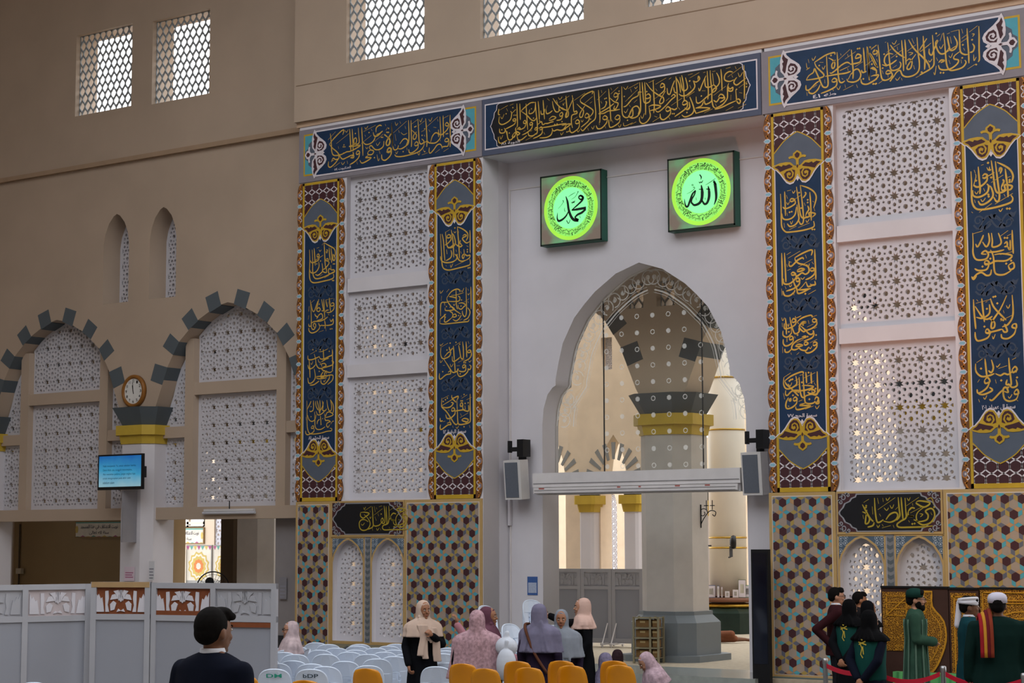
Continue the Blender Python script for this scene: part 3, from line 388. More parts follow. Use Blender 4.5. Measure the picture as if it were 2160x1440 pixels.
for c in ARC:
    top = [(c-1.22, 5.66)]+[(c-x, z) for x, z in [(1.22, 6.68)]+AP[7:]]+[(c+x, z) for x, z in AP[-2:6:-1]+[(1.22, 6.68)]]+[(c+1.22, 5.66)]
    screen(top, .06, .9, .96, ox=c, oz=5.93)
    screen(R4(c-1.22, c+1.22, 3.0, 5.42), .09, .9, .96, ox=c, oz=3.2)
    for s in (-1, 1):
        screen([(c+s*x, z) for x, z in ((1.45, 4.74), (2.25, 4.74), (1.98, 5.4), (1.8, 5.95), (1.45, 6.45))], .06, .9, .96, ox=c+s*1.92, oz=4.9)
        screen([(c+s*x, z) for x, z in ((1.45, 3.0), (2.3, 3.0), (2.3, 4.52), (1.45, 4.52))], .07, .9, .96, ox=c+s*1.92, oz=3.2)
    f = MB()
    for s in (-1, 1):
        f.box(min(c+s*1.2, c+s*1.46), max(c+s*1.2, c+s*1.46), .74, .98, 3.0, 6.62)
        f.box(min(c+s*1.46, c+s*2.2), max(c+s*1.46, c+s*2.2), .76, .98, 4.5, 4.74)
    f.box(c-1.2, c+1.2, .76, .98, 5.4, 5.66); f.box(c-2.2, c+2.2, .62, 1.0, 2.74, 3.0)
    S(f.build('trim_4', beige))
for cx in (-5.81, -4.34):
    screen(slit(cx, 7.5, 8.85, 9.56, .44), .1, 1.0, 1.06, a=.36, ox=cx, oz=7.7)
def diamond_window(x0, x1, z0, z1, Y0):
    WN[0] += 1; a = .187; b = .176; reg = R4(x0+.01, x1-.01, z0+.01, z1-.01); hs = []
    q = [(.0, .128), (.013, .112), (.013, .094), (.04, .078), (.056, .05), (.074, .034), (.087, .0)]
    h = q+[(x, -z) for x, z in q[-2::-1]]; h = h+[(-x, z) for x, z in h[-2:0:-1]]; h = h[::-1]
    for j in range(int((z1-z0)/b)+2):
        for i in range(int((x1-x0)/a)+2):
            p = clip_convex([(x+x0+i*a+(j % 2)*a/2, z+z0+j*b+.06) for x, z in h], reg)
            if len(p) > 2 and area(p) > .0006: hs.append(p)
    S(link('window_%d' % WN[0], pierced([R4(x0-.02, x1+.02, z0-.02, z1+.02)]+hs, Y0, Y0+.03), M('window_screen', '#84898c', .6, .03, 2)))
for r in UP: diamond_window(r[0][0], r[1][0], r[0][1], r[2][1], .62)
# ---- front bays
LOW = {0.0: 0.0, 10.6: 10.85}        # the lower screens sit a little further right in the right bay
def arched(cx): return slit(cx, .33, 1.86, 2.31, .4)
BX = (0.0, 10.6)
for bx in BX:
    xe = bx+4.69 if bx == 0 else bx+6.0
    w = S(link('wall_front', pierced([R4(bx+.07, xe, -.25, 10.62), R4(bx+1.33, bx+3.37, 3.07, 9.47), arched(LOW[bx]+1.43), arched(LOW[bx]+2.425)], 0, .5), white))
    f = MB(); f.box(bx+1.34, bx+3.36, .03, .4, 7.15, 7.42); f.box(bx+1.34, bx+3.36, .03, .4, 5.46, 5.71); S(f.build('trim_5', white))
    x0, x1 = bx+1.33, bx+3.37
    screen(R4(x0, x1, 7.42, 9.47), .115, .12, .18, a=.383, ox=bx+1.57, oz=7.83)
    screen(R4(x0, x1, 5.71, 7.15), .115, .12, .18, a=.383, ox=bx+1.57, oz=6.05)
    screen(R4(x0, x1, 3.07, 5.46), .115, .12, .18, a=.383, ox=bx+1.57, oz=3.23)
    for cx in (1.43, 2.425):
        screen(slit(LOW[bx]+cx, .3, 1.86, 2.33, .42), .12, .13, .19, a=.38, ox=LOW[bx]+cx, oz=.68)
    S(MB().box(bx+.06, xe, -.035, 0, -.25, .03).build('baseboard_front', M('plinth_green', '#5e6b6a', .5)))
S(MB().box(0, 17, -.02, .5, 10.62, 10.72).build('trim_6', M('bevel_beige', '#c0a48a', .7)))
UW = [R4(1.38, 3.36, 11.74, 14.0), R4(4.71, 7.05, 11.71, 14.0), R4(8.37, 10.7, 11.7, 14.0)]
S(link('wall_upper', pierced([R4(0.0, 17, 10.72, 18)]+UW, -.1, .5), beige))
S(MB().box(0.05, 17, -.108, -.1, 11.46, 11.475).build('trim_7', M('crack_line', '#8d7763', .8)))
for r in UW: diamond_window(r[0][0], r[1][0], r[0][1], r[2][1], 0)
# ---- recessed entrance wall with its arch
CX = 7.61
EP = [(2.15, .0), (2.15, 4.42), (2.12, 4.72), (2.03, 4.98), (1.92, 5.1), (1.845, 5.14), (1.845, 5.26), (1.78, 5.55), (1.68, 5.92), (1.42, 6.38), (1.19, 6.62), (.96, 6.83), (.5, 7.13), (0, 7.29)]
ent = [(CX-x, z) for x, z in EP]+[(CX+x, z) for x, z in EP[-2::-1]]
nich = S(link('wall_niche', pierced([[(4.6, 0), (4.6, 10.62), (10.7, 10.62), (10.7, 0)]+[(CX+x, z) for x, z in EP]+[(CX-x, z) for x, z in EP[-2::-1]]], .82, 1.35), warmwhite))
S(MB().box(4.6, 4.69, .5, .9, -.25, 9.47).box(10.62, 10.7, .5, .9, -.25, 9.47).build('wall_reveal', warmwhite))
S(MB().box(4.69, 10.62, 0, .82, 9.46, 10.62).build('trim_8', warmwhite))
f = MB()
for x in (4.735, 10.57): f.box(x-.012, x+.012, .79, .82, 0, 8.95)
f.box(4.735, 10.57, .805, .82, 8.93, 8.95); S(f.build('trim_9', M('conduit_white', '#cfc9c8', .5)))
# ================================================================ painted panels
navy = M('navy_paint', '#16304f', .55, .12, 5)
blackp = M('black_paint', '#15161b', .5, .1, 5)
goldp = M('gold_paint', '#cba447', .5, .12, 10)
yel = M('yellow_paint', '#bb982c', .5, .08, 6)
maroon = M('maroon_paint', '#43252a', .6, .08, 5)
greyb = M('blue_grey_paint', '#565e6c', .6, .06, 4)
cyan = M('cyan_paint', '#4f9cac', .6, .06, 5)
lilac = M('grey_border_paint', '#857f86', .6, .05, 4)
whitep = M('white_line_paint', '#d3ccd2', .6, .04, 5)
motif = M('motif_paint', '#3b4658', .6, .06, 5)
ltblue = M('light_blue_paint', '#86b2c4', .6, .05, 5)
rust = M('rust_paint', '#6b4426', .6, .1, 6)
orange = M('orange_paint', '#c07a2c', .6, .1, 8)
creamp = M('tile_grout', '#9d8d80', .7, .06, 5)
tan = M('tan_line_paint', '#b39562', .6, .06, 5)
BUT = [(0, .0), (.06, .02), (.12, .075), (.2, .085), (.3, .08), (.38, .06), (.445, .03), (.40, -.01), (.36, -.02), (.33, -.05), (.29, -.09), (.24, -.16), (.19, -.22), (.13, -.25), (.07, -.235), (.03, -.18), (0, -.12)]
BIN = [[(.08, .005), (.14, .045), (.2, .03), (.25, .045), (.27, .02), (.33, .045), (.40, .025), (.34, -.01), (.3, -.06), (.2, -.03), (.1, -.01)],
       [(.04, -.06), (.1, -.04), (.06, -.1), (.08, -.16), (.13, -.19), (.18, -.16), (.19, -.1), (.15, -.075), (.11, -.1), (.13, -.14), (.15, -.12), (.165, -.14), (.14, -.165), (.1, -.15), (.09, -.1), (.12, -.055), (.19, -.06), (.235, -.1), (.21, -.18), (.15, -.225), (.09, -.215), (.05, -.16)]]
def mapped(poly, c, s, up, rot): # local ornament (u, v) -> wall (x, z)
    out = []
    for u, v in poly:
        v *= up
        out.append((c[0]+u*s, c[1]+v*s) if rot == 0 else (c[0]+v*s*rot, c[1]+u*s))
    return out
def butterfly(parent, c, s, Y, base, inner, line, up=1, rot=0, name='scroll_ornament'):
    b = MB(); b.m = 0
    full = BUT+[(-u, v) for u, v in BUT[-2:0:-1]]
    big = [(u*1.045, v*1.08-.008) for u, v in full]
    b.m = 2; b.flat(mapped(big, c, s, up, rot), Y)
    b.m = 0; b.flat(mapped(full, c, s, up, rot), Y-.003)
    stem = [(-.02, -.03), (.02, -.03), (.025, .1), (.06, .13), (.1, .135), (.14, .125), (.155, .155), (.12, .17), (.08, .17), (.07, .21), (.0, .255), (-.07, .21), (-.08, .17), (-.12, .17), (-.155, .155), (-.14, .125), (-.1, .135), (-.06, .13), (-.025, .1)]
    b.flat(mapped(stem, c, s, up, rot), Y-.004)
    b.m = 1
    for p in BIN:
        for sg in (1, -1): b.flat(mapped([(sg*u, v) for u, v in p], c, s, up, rot), Y-.006)
    b.flat(mapped([(.0, .225), (-.045, .19), (-.035, .15), (0, .125), (.035, .15), (.045, .19)], c, s, up, rot), Y-.006)
    b.flat(mapped([(0, .035), (.018, 0), (0, -.035), (-.018, 0)], c, s, up, rot), Y-.007)
    b.m = 2; b.flat(mapped([(0, -.15), (.03, -.19), (0, -.235), (-.03, -.19)], c, s, up, rot), Y-.0065)
    return b.build(name, [base, inner, line], parent)
def honeycomb(b, x0, x1, z0, z1, Y, ox, oz, a=.195, h=.205, w=.02):
    for i in range(-2, int((x1-x0)/a)+4):
        for j in range(-2, int((z1-z0)/h)+4):
            for s in (-1, 1):
                X = ox+i*a; Z = oz+j*h
                p = smooth_pts([(X, Z-.2*h), (X, Z+.2*h), (X+s*.3*a, Z+.42*h), (X+s*.5*a, Z+.5*h), (X+s*.7*a, Z+.58*h), (X+s*a, Z+.8*h)], 2)
                b.stroke(p, w, Y, (x0, x1, z0, z1))
def marks(b, x0, x1, z0, z1, n, Y, rnd):
    for _ in range(n):
        x = x0+(x1-x0)*rnd.random(); z = z0+(z1-z0)*rnd.random(); t = rnd.random()
        if t < .35: b.stroke([(x-.022, z+.03), (x, z-.02), (x+.02, z+.03)], [.008, .014, .006], Y)
        elif t < .6: b.stroke(smooth_pts([(x, z+.035), (x-.012, z), (x+.008, z-.02), (x+.022, z-.005)], 2), [.006]+[.011]*6, Y)
        elif t < .8: b.stroke([(x-.06, z-.03), (x+.06, z+.03)], [.013, .008], Y)
        else: b.flat([(x, z+.016), (x-.016, z), (x, z-.016), (x+.016, z)], Y)
def calligraphy(parent, key, Y, name='verse_lettering', mat=None):
    b = MB()
    for k in (key if isinstance(key, list) else [key]): brushed(b, k, Y)
    return b.build(name, mat or goldp, parent)
def written(parent, rows, x0, x1, z0, z1, Y, seed, over=1.5, bold=.016, n=14, name='verse_lettering'):
    b = MB(); rnd = random.Random(seed); h = (z1-z0)/(len(rows)+over-1)
    for i, r in enumerate(rows): write(b, r, x0, x1, z1-i*h-h*over, z1-i*h, Y-.0006*i, bold)
    marks(b, x0, x1, z0, z1, n, Y-.003, rnd)
    return b.build(name, goldp, parent)
def arabesque(b, x0, x1, z0, z1, Y, rnd):
    w = x1-x0; h = z1-z0; zc = (z0+z1)/2; s = rnd.choice((-1, 1))
    main = smooth_pts([(x0+w*t/8, zc+s*h*.36*math.sin(t*PI/2+.3)) for t in range(9)], 3); b.stroke(main, .03, Y)
    for t in range(4):
        cx = x0+w*(t+.5)/4; sg = s*(1 if t % 2 else -1); cz = zc+sg*h*.12
        b.stroke([(cx+.085*(1-k/16)*math.cos(k*.6+t), cz+sg*.085*(1-k/16)*math.sin(k*.6)) for k in range(13)], [.03-.0012*k for k in range(13)], Y)
        lx = cx+w*.1; lz = zc-sg*h*.3
        b.flat([(lx-.06, lz), (lx-.02, lz+.045), (lx+.02, lz+.02), (lx+.075, lz+.05), (lx+.05, lz-.01), (lx+.03, lz-.045), (lx-.03, lz-.04)], Y)
def scallop(parent, xi, sg, z0, z1, Y, per=.457):  # xi: straight inner edge, sg: outward side
    b = MB(); w = .155; n = int((z1-z0)/per*10)
    edge = []
    for k in range(n+1):
        z = z0+(z1-z0)*k/n; t = ((z1-z)/per) % 1.0
        edge.append((xi+sg*(w*(.5+.5*abs(math.sin(PI*t))**.6)), z))
    b.m = 0
    for k in range(n): b.flat([(xi, edge[k][1]), edge[k], edge[k+1], (xi, edge[k+1][1])], Y)
    nz = int((z1-z0)/per)+1
    for j in range(nz):
        zt = z1-j*per; cz = zt-per/2
        P = lambda pts: [(xi+sg*u, min(max(zt-v*per, z0), z1)) for u, v in pts]
        b.m = 1; b.stroke(P(smooth_pts([(.05, 0), (.085, .14), (.06, .28), (.1, .42), (.055, .5), (.1, .58), (.06, .72), (.085, .86), (.05, 1.0)], 2)), .022, Y-.003)
        for v in (.2, .8): b.flat(P([(.05, v-.04), (.12, v), (.07, v+.06)]), Y-.003)
        if cz-.08 > z0:
            b.m = 1; b.flat(ring_pts(xi+sg*.1, cz, .055, .062, 14), Y-.004)
            b.m = 2; b.flat(ring_pts(xi+sg*.1, cz, .042, .048, 14), Y-.005)
            b.m = 3; b.flat(ring_pts(xi+sg*.085, cz, .02, .02, 10), Y-.006)
            for q in (-1, 1):
                b.stroke(P(smooth_pts([(.08, .5), (.04, .5+q*.08), (.03, .5+q*.16), (.06, .5+q*.2), (.065, .5+q*.16)], 2)), [.008, .012, .014, .016, .016, .016, .014, .012, .012], Y-.006)
        if zt-.03 > z0 and j:
            b.m = 3; b.flat([(xi+sg*u, zt+v) for u, v in ((.01, 0), (.05, .04), (.115, .036), (.15, 0), (.115, -.036), (.05, -.04))], Y-.006)
            b.m = 4; b.flat([(xi+sg*u, zt+v) for u, v in ((.025, 0), (.055, .027), (.11, .024), (.14, 0), (.11, -.024), (.055, -.027))], Y-.008)
    return b.build('scalloped_border', [rust, orange, M('flower_grey', '#7b7078', .6), whitep, ltblue], parent)
def column_panel(xa, xb, blocks, caption, seed, label):
    z0, z1 = 3.05, 9.45; Y = -.02; xc = (xa+xb)/2; hw = (xb-xa)/2
    r = empty('calligraphy_column', (xc, 0, z0), 0, label, 'wall panel', 'painted calligraphy columns')
    off = Vector((xc, 0, z0)); made = []
    b = MB(); b.box(xa, xb, Y, .0, z0, z1); made.append(b.build('backing_board', navy, r))
    b = MB()
    for x in (xa, xb-.045): b.box(x, x+.045, Y-.006, Y, z0, z1)
    b.box(xa, xb, Y-.006, Y, z0, z0+.075); b.box(xa, xb, Y-.006, Y, z1-.05, z1); made.append(b.build('gold_frame', yel, r))
    b = MB()
    for x in (xa+.045, xb-.061): b.box(x, x+.016, Y-.005, Y, 3.95, 8.55)
    made.append(b.build('white_line', whitep, r))
    lat = MB(); ca = MB(); xl, xr = xa+.045, xb-.045
    half = [(0, 0), (.1, -.045), (.24, -.13), (.33, -.215), (hw-.045, -.33)]
    for za, up, zq in ((9.09, 1, z1-.05), (3.43, -1, z0+.075)):
        lat.m = 0; lat.flat([(xl, za-up*.62), (xr, za-up*.62), (xr, zq), (xl, zq)], Y-.002)
        lat.m = 1; honeycomb(lat, xl, xr, min(zq, za-up*.4), max(zq, za-up*.4), Y-.004, xl, zq-up*.05)
        h = smooth_pts(half, 3); pts = [(xc-u, za+up*v) for u, v in h[::-1]]+[(xc+u, za+up*v) for u, v in h[1:]]
        node = 8.5 if up > 0 else 4.0
        low = [(xr, node+up*.02), (xl, node+up*.02)]
        ca.m = 1; ca.flat(pts+low, Y-.006)
        ca.m = 0; ca.stroke(pts, .018, Y-.008)
    made.append(lat.build('honeycomb_pattern', [maroon, whitep], r)); made.append(ca.build('arched_field', [yel, greyb], r))
    made.append(butterfly(r, (xc, 8.5), hw/.45, Y-.01, yel, maroon, whitep, 1))
    made.append(butterfly(r, (xc, 4.0), hw/.45, Y-.01, yel, maroon, whitep, -1))
    zz = [(7.38, 8.19), (6.31, 7.06), (5.335, 6.02), (4.37, 5.02)]; rnd = random.Random(seed); mo = MB()
    for key, (q0, q1) in zip(blocks, zz):
        made.append(calligraphy(r, key, Y-.004))
    for q0, q1 in ((7.08, 7.36), (6.04, 6.29), (5.05, 5.32)): arabesque(mo, xa+.16, xb-.16, q0, q1, Y-.003, rnd)
    made.append(mo.build('arabesque_motif', motif, r))
    b = MB(); write(b, caption, xc-.27, xc+.27, 4.25, 4.345, Y-.012, .02); made.append(b.build('caption_lettering', whitep, r))
    made.append(scallop(r, xa, -1, z0, z1, Y+.004)); made.append(scallop(r, xb, 1, z0, z1, Y+.004))
    for o in made: o.data.transform(Matrix.Translation(-off))
    return r
column_panel(.19, 1.15, ['c1a', 'c1b', 'c1c', 'c1d'], 'سورة الحشر ١٨', 11, 'tall navy calligraphy column at the far left edge of the left bay')
column_panel(3.56, 4.53, ['c2a', 'c2b', 'c2c', 'c2d'], 'سورة البقرة ٢١', 12, 'tall navy calligraphy column just left of the arched entrance recess')
column_panel(10.79, 11.76, ['c3a', 'c3b', 'c3c', 'c3d'], 'سورة الحج ٧٧', 13, 'tall navy calligraphy column just right of the arched entrance recess')
column_panel(14.17, 15.14, ['c4a', 'c4b', 'c4c', 'c4d'], 'سورة ال عمران ١٠٢', 14, 'tall navy calligraphy column at the far right edge of the picture')
CUSP = [(0, .5), (.05, .47), (.06, .36), (.11, .3), (.12, .2), (.155, .12), (.175, .05), (.2, 0)]
def banner(x0, x1, rows, cap, seed, label, style):
    z0, z1 = 9.47, 10.55; Y = -.03; off = Vector(((x0+x1)/2, 0, z0)); made = []
    r = empty('calligraphy_banner', off, 0, label, 'wall banner', 'calligraphy banners under the upper wall')
    made.append(MB().box(x0, x1, Y, -.001, z0, z1).build('backing_board', lilac if style else M('banner_frame_grey', '#50566a', .6), r))
    b = MB()
    if style:
        ix0, ix1, iz0, iz1 = x0+.13, x1-.13, z0+.125, z1-.1
        b.m = 0; b.flat(R4(ix0, ix1, iz0, iz1), Y-.003)
        b.m = 1; b.flat(R4(ix0+.035, ix1-.035, iz0+.035, iz1-.035), Y-.005)
        b.m = 2
        zc = (iz0+iz1)/2; H = iz1-iz0-.07
        for s, xe in ((1, ix0+.035), (-1, ix1-.035)):
            e = [(xe+s*.5, zc+H/2), (xe+s*.24, zc+H/2), (xe+s*.22, zc+H*.38), (xe+s*.1, zc+H*.27), (xe+s*.09, zc+H*.17), (xe+s*.01, zc+H*.1)]
            b.flat(e+[(x, 2*zc-z) for x, z in e[::-1]], Y-.007)
        made.append(b.build('corner_field', [yel, cyan, greyb], r))
        b = MB(); nx0, nx1 = ix0+.33, ix1-.33
        b.m = 1; b.flat([(nx0, z0+.085), (nx1, z0+.085), (nx1+.0, z1-.06), (nx0, z1-.06)], Y-.009)
        b.m = 0; b.flat(R4(nx0, nx1, z0+.115, z1-.09), Y-.011)
        made.append(b.build('navy_field', [navy, whitep], r))
        for s, xe in ((1, nx0+.02), (-1, nx1-.02)):
            made.append(butterfly(r, (xe-s*.03, (z0+z1)/2+.01), 1.08, Y-.013, whitep, maroon, whitep, 1, -s))
        lx0, lx1 = nx0+.38, nx1-.36
    else:
        b.m = 0; b.flat(R4(x0+.06, x1-.06, z0+.1, z1-.1), Y-.003); b.m = 1; b.flat(R4(x0+.085, x1-.085, z0+.125, z1-.125), Y-.005)
        H = z1-z0-.25; zc = (z0+z1)/2; P = []
        for s, xe in ((1, x0+.17), (-1, x1-.17)):
            e = [(xe+s*(.22-u), zc+v*H) for u, v in CUSP]; P.append(e+[(x, 2*zc-z) for x, z in e[-2::-1]])
        pts = P[0]+P[1][::-1]; b.m = 0; b.flat(pts, Y-.007)
        ins = [((x-off.x)*.994+off.x, (z-zc)*.985+zc) for x, z in pts]; b.m = 2; b.flat(ins, Y-.009)
        made.append(b.build('cartouche_field', [whitep, navy, blackp], r)); lx0, lx1 = x0+.33, x1-.36
    made.append(calligraphy(r, rows, Y-.013))
    b = MB(); write(b, cap, lx0+.12, lx0+.55, z0+.135, z0+.2, Y-.015, .02); made.append(b.build('caption_lettering', whitep, r))
    for o in made: o.data.transform(Matrix.Translation(-off))
banner(.08, 4.69, ['b1a', 'b1b'], 'العنكبوت ٤٥', 21, 'navy banner with white scroll ends over the left bay screens', 1)
banner(4.7, 10.61, ['b2a', 'b2b', 'b2c', 'b2d'], 'التوبة ١٨', 22, 'long black banner with gold script spanning the entrance recess', 0)
banner(10.63, 15.32, ['b3a', 'b3b', 'b3c'], 'طه ١٤', 23, 'navy banner with white scroll ends over the right bay screens', 1)
# ---- geometric tile panels
def tiles(x0, x1, z0, z1, ox, oz, label):
    Y = -.03; off = Vector(((x0+x1)/2, 0, z0))
    r = empty('tile_panel', off, 0, label, 'tile panel', 'geometric tile panels on the lower wall'); made = []
    made.append(MB().box(x0, x1, Y, -.001, z0, z1).build('backing_board', tan, r))
    b = MB(); b.box(x0+.055, x1-.055, Y-.004, Y, z0+.04, z1-.055); made.append(b.build('white_line', M('pale_line', '#c9bdb2', .6), r))
    X0, X1, Z0, Z1 = x0+.072, x1-.072, z0+.055, z1-.072
    b = MB(); b.m = 5; b.flat(R4(X0, X1, Z0, Z1), Y-.006)
    s = .275; rw = s*math.sqrt(3)/2; R = .077
    for j in range(-1, int((Z1-Z0)/rw)+3):
        for i in range(-2, int((X1-X0)/s)+3):
            cx, cz = ox+i*s+(j % 2)*s/2, oz+j*rw; typ = (i+(j//2)) % 2
            for k in range(6):
                t = k*PI/3; c, q = math.cos(t), math.sin(t)
                rh = [(.008, 0), (s*.25, -.0365), (s*.487, 0), (s*.25, .0365)]
                p = clip_rect([(cx+u*c-v*q, cz+u*q+v*c) for u, v in rh], X0, X1, Z0, Z1)
                b.m = (1, 2)[k % 2] if typ else (3, 4)[k % 2]
                if len(p) > 2: b.flat(p, Y-.009)
            b.m = 0
            for q in (1, -1):
                p = clip_rect([(cx+R*math.cos(PI/6+k*PI/3), cz+q*s/math.sqrt(3)+R*math.sin(PI/6+k*PI/3)) for k in range(6)], X0, X1, Z0, Z1)
                if len(p) > 2 and q == 1 or len(p) > 2 and j == int((Z1-Z0)/rw)+2: b.flat(p, Y-.01)
    made.append(b.build('tile_pattern', [maroon, cyan, M('peach_tile', '#b08a63', .6), M('slate_tile', '#5f6270', .6), M('ochre_tile', '#a48d4c', .6), creamp], r))
    for o in made: o.data.transform(Matrix.Translation(-off))
tiles(.08, 1.01, .02, 3.045, .2, .1, 'maroon hexagon tile panel left of the arched screens in the left bay')
tiles(2.85, 4.68, .02, 3.045, 2.95, .1, 'maroon hexagon tile panel between the left bay screens and the entrance')
tiles(10.63, 11.84, .02, 3.045, 10.75, .1, 'maroon hexagon tile panel right of the entrance behind the blazer boy')
tiles(13.705, 16.4, .02, 3.045, 13.75, .1, 'maroon hexagon tile panel at the right edge above the gold display')
# ---- black call-to-prayer panels with the arched screen surround below
def small_panel(bx, text, seed, label, lab2):
    x0, x1, z0, z1 = bx+1.01, bx+2.84, 2.35, 3.045; Y = -.03; xc, zc = (x0+x1)/2, (z0+z1)/2; off = Vector((xc, 0, z0)); made = []
    r = empty('prayer_call_sign', off, 0, label, 'wall panel')
    made.append(MB().box(x0, x1, Y, -.001, z0, z1).build('backing_board', tan, r))
    b = MB(); b.m = 0; b.flat(R4(x0+.03, x1-.03, z0+.04, z1-.035), Y-.003)
    hw, hh = (x1-x0)/2-.035, (z1-z0)/2-.04
    c = [(.0, 1), (.64, 1), (.66, .86), (.74, .78), (.78, .62), (.88, .5), (.92, .28), (.985, .1), (1, 0)]
    pts = [(u, v) for u, v in c]+[(u, -v) for u, v in c[-2::-1]]; pts = pts+[(-u, v) for u, v in pts[-2:0:-1]]
    b.m = 1; b.flat([(xc+u*hw, zc+v*hh) for u, v in pts], Y-.006); b.m = 2; b.flat([(xc+u*hw*.965, zc+v*hh*.94) for u, v in pts], Y-.008)
    b.m = 1
    for sx in (-1, 1):
        for sz in (-1, 1):
            for (u, v, rr) in ((.9, .8, .06), (.8, .92, .035), (.95, .55, .04)):
                cx, cz = xc+sx*hw*u, zc+sz*hh*v
                b.stroke([(cx+rr*(1-k/15)*math.cos(k*.7)*sx, cz+rr*(1-k/15)*math.sin(k*.7)*sz) for k in range(12)], .018, Y-.007)
                b.flat([(cx+sx*.03, cz), (cx+sx*.06, cz+sz*.03), (cx+sx*.03, cz+sz*.05), (cx, cz+sz*.03)], Y-.007)
    made.append(b.build('cartouche_field', [maroon, M('silver_scroll', '#8f9097', .6), blackp], r))
    b = MB(); rnd = random.Random(seed)
    brushed(b, text, Y-.01)
    made.append(b.build('lettering', M('dull_gold_paint', '#a8932f', .5, .1, 8), r))
    for o in made: o.data.transform(Matrix.Translation(-off))
    # spandrels, arch borders and chevron strip
    off = Vector((xc, 0, .1)); made = []
    r = empty('arch_surround', off, 0, lab2, 'wall panel')
    b = MB(); ch = MB(); ya = MB(); Y = -.012
    for cx in (bx+1.43, bx+2.425):
        o = slit(cx, .33, 1.86, 2.31, .4); xl, xr = cx-.42, cx+.42
        left = [(xl, 2.35), (cx, 2.35)]+[p for p in o if p[0] <= cx+1e-6 and p[1] > 1.8]+[(xl, 1.86)]
        right = [(xr, 2.35), (cx, 2.35)]+[p for p in o[::-1] if p[0] >= cx-1e-6 and p[1] > 1.8]+[(xr, 1.86)]
        b.m = 0; b.flat(left, Y); b.flat(right, Y); b.m = 1
        for s in (-1, 1):
            for (u, v) in ((.36, 2.28), (.27, 2.29), (.36, 2.19), (.37, 2.08), (.28, 2.21)):
                b.flat(ring_pts(cx+s*u, v, .016, .016, 8), Y-.004); b.stroke(ring_pts(cx+s*u, v, .036, .036, 9), .008, Y-.004)
        bd = [p for p in o]; ya.stroke(bd, .035, Y-.006); ya.stroke([bd[-1], bd[0]], .035, Y-.006)
        for x in (xl+.01, xr-.01): ya.stroke([(x, .3), (x, 2.33)], .03, Y-.005)
        ya.stroke([(xl, 2.335), (xr, 2.335)], .03, Y-.005)
    xm = bx+1.93
    ch.m = 0; ch.flat(R4(xm-.055, xm+.055, .3, 2.34), Y-.002); ch.m = 1
    for k in range(17):
        z = .33+k*.118; ch.flat([(xm-.055, z+.03), (xm, z), (xm+.055, z+.03), (xm+.055, z+.09), (xm, z+.06), (xm-.055, z+.09)], Y-.005)
    fo = MB(); fo.m = 0; fo.flat(R4(bx+1.02, bx+2.83, .035, .3), Y); fo.m = 1; fo.stroke([(bx+1.02, .305), (bx+2.83, .305)], .03, Y-.004)
    fo.m = 2
    for cx in (bx+1.43, bx+1.93, bx+2.425): fo.flat([(cx-.22, .06), (cx+.22, .06), (cx+.12, .2), (cx, .26), (cx-.12, .2)], Y-.004)
    made += [b.build('spandrel', [M('spandrel_blue', '#4c5e70', .6, .1, 9), M('spandrel_dot', '#a9b3bd', .6)], r), ya.build('gold_border', tan, r),
             ch.build('chevron_strip', [M('chevron_grey', '#7a7c80', .6), grey], r), fo.build('foot_pattern', [M('foot_olive', '#85806c', .6), tan, grey], r)]
    for o in made: o.data.transform(Matrix.Translation(-off))
small_panel(0, 'p1', 31, 'small black panel with gold script above the left bay arched screens', 'grey chevron and arch surround of the left bay arched screens')
small_panel(10.85, 'p2', 32, 'small black panel with gold script above the right bay arched screens', 'grey chevron and arch surround of the right bay arched screens')
# ================================================================ beyond the wall
A2 = [6.83-2.67+5.34*k for k in (-3, -2, -1, 0, 1, 2)]
w = S(link('wall_arcade', pierced([arch_outline(A2, -13.8, 20.2, 10.3, zb=4.75), R4(6.05, 6.45, 6.75, 7.25), R4(6.75, 7.15, 6.75, 7.25)], 2.85, 3.75), cream))
banding(A2, 2.85, 3.75, w)
diamond_window(6.05, 6.45, 6.75, 7.25, 3.0); diamond_window(6.75, 7.15, 6.75, 7.25, 3.0)  # made-up openings standing in for reflections of opposite windows in the arch glass
for k in (-2, -1, 0, 1, 2): pillar(6.83+5.34*k, 3.3, 0, .56, .26, .93, M('pillar_cream', '#bdb7b0', .6), 4.27)
S(MB().box(-14, 20.6, 1.1, 5.0, 10.3, 10.5).build('ceiling', cream))  # unseen, cut short so open sky brightens the far wall
S(MB().box(20.1, 20.4, 1.1, 24, 0, 10.3).build('wall_right', cream)); S(MB().box(-14, -13.8, 1.1, 5, 0, 10.3).build('wall_side', cream))  # unseen end walls, added against sky light leaking into the passage
# corridor wall behind the left arcade
wx = lambda x, Y: at(x, 1150, Y).x
g0, g1 = wx(366, 4.5), wx(491, 4.5); g2, g3 = wx(517, 4.5), wx(566, 4.5)
S(link('wall_corridor', pierced([R4(-13.8, g3, -.25, 10.3)]+[[(g0, -.25), (g0, 3.6), (g0+.3, 4.2), ((g0+g1)/2, 4.6), (g1-.3, 4.2), (g1, 3.6), (g1, -.25)]], 4.5, 4.9), brown))
S(MB().box(g1, g2, 4.1, 4.5, 0, 4.6).build('wall_corridor', M('dark_brown_paint', '#5b4a37', .7)))
pillar(wx(577, 4.0)+.1, 4.2, 0, .24, .06)
S(MB().box(wx(588, 1.0), wx(588, 1.0)+1.2, .9, 1.3, .35, 2.75).build('trim_10', M('pier_grey', '#8b8688', .6)))
S(MB().box(wx(588, 1.0), wx(588, 1.0)+1.2, .88, 1.32, -.25, .35).build('trim_11', dark))
Yb = 13.0
h1 = R4(at(330, 1118, Yb).x, at(430, 1118, Yb).x, at(430, 1110, Yb).z, at(430, 1080, Yb).z)
h2 = R4(at(452, 1118, Yb).x, at(491, 1118, Yb).x, .4, at(470, 1060, Yb).z)
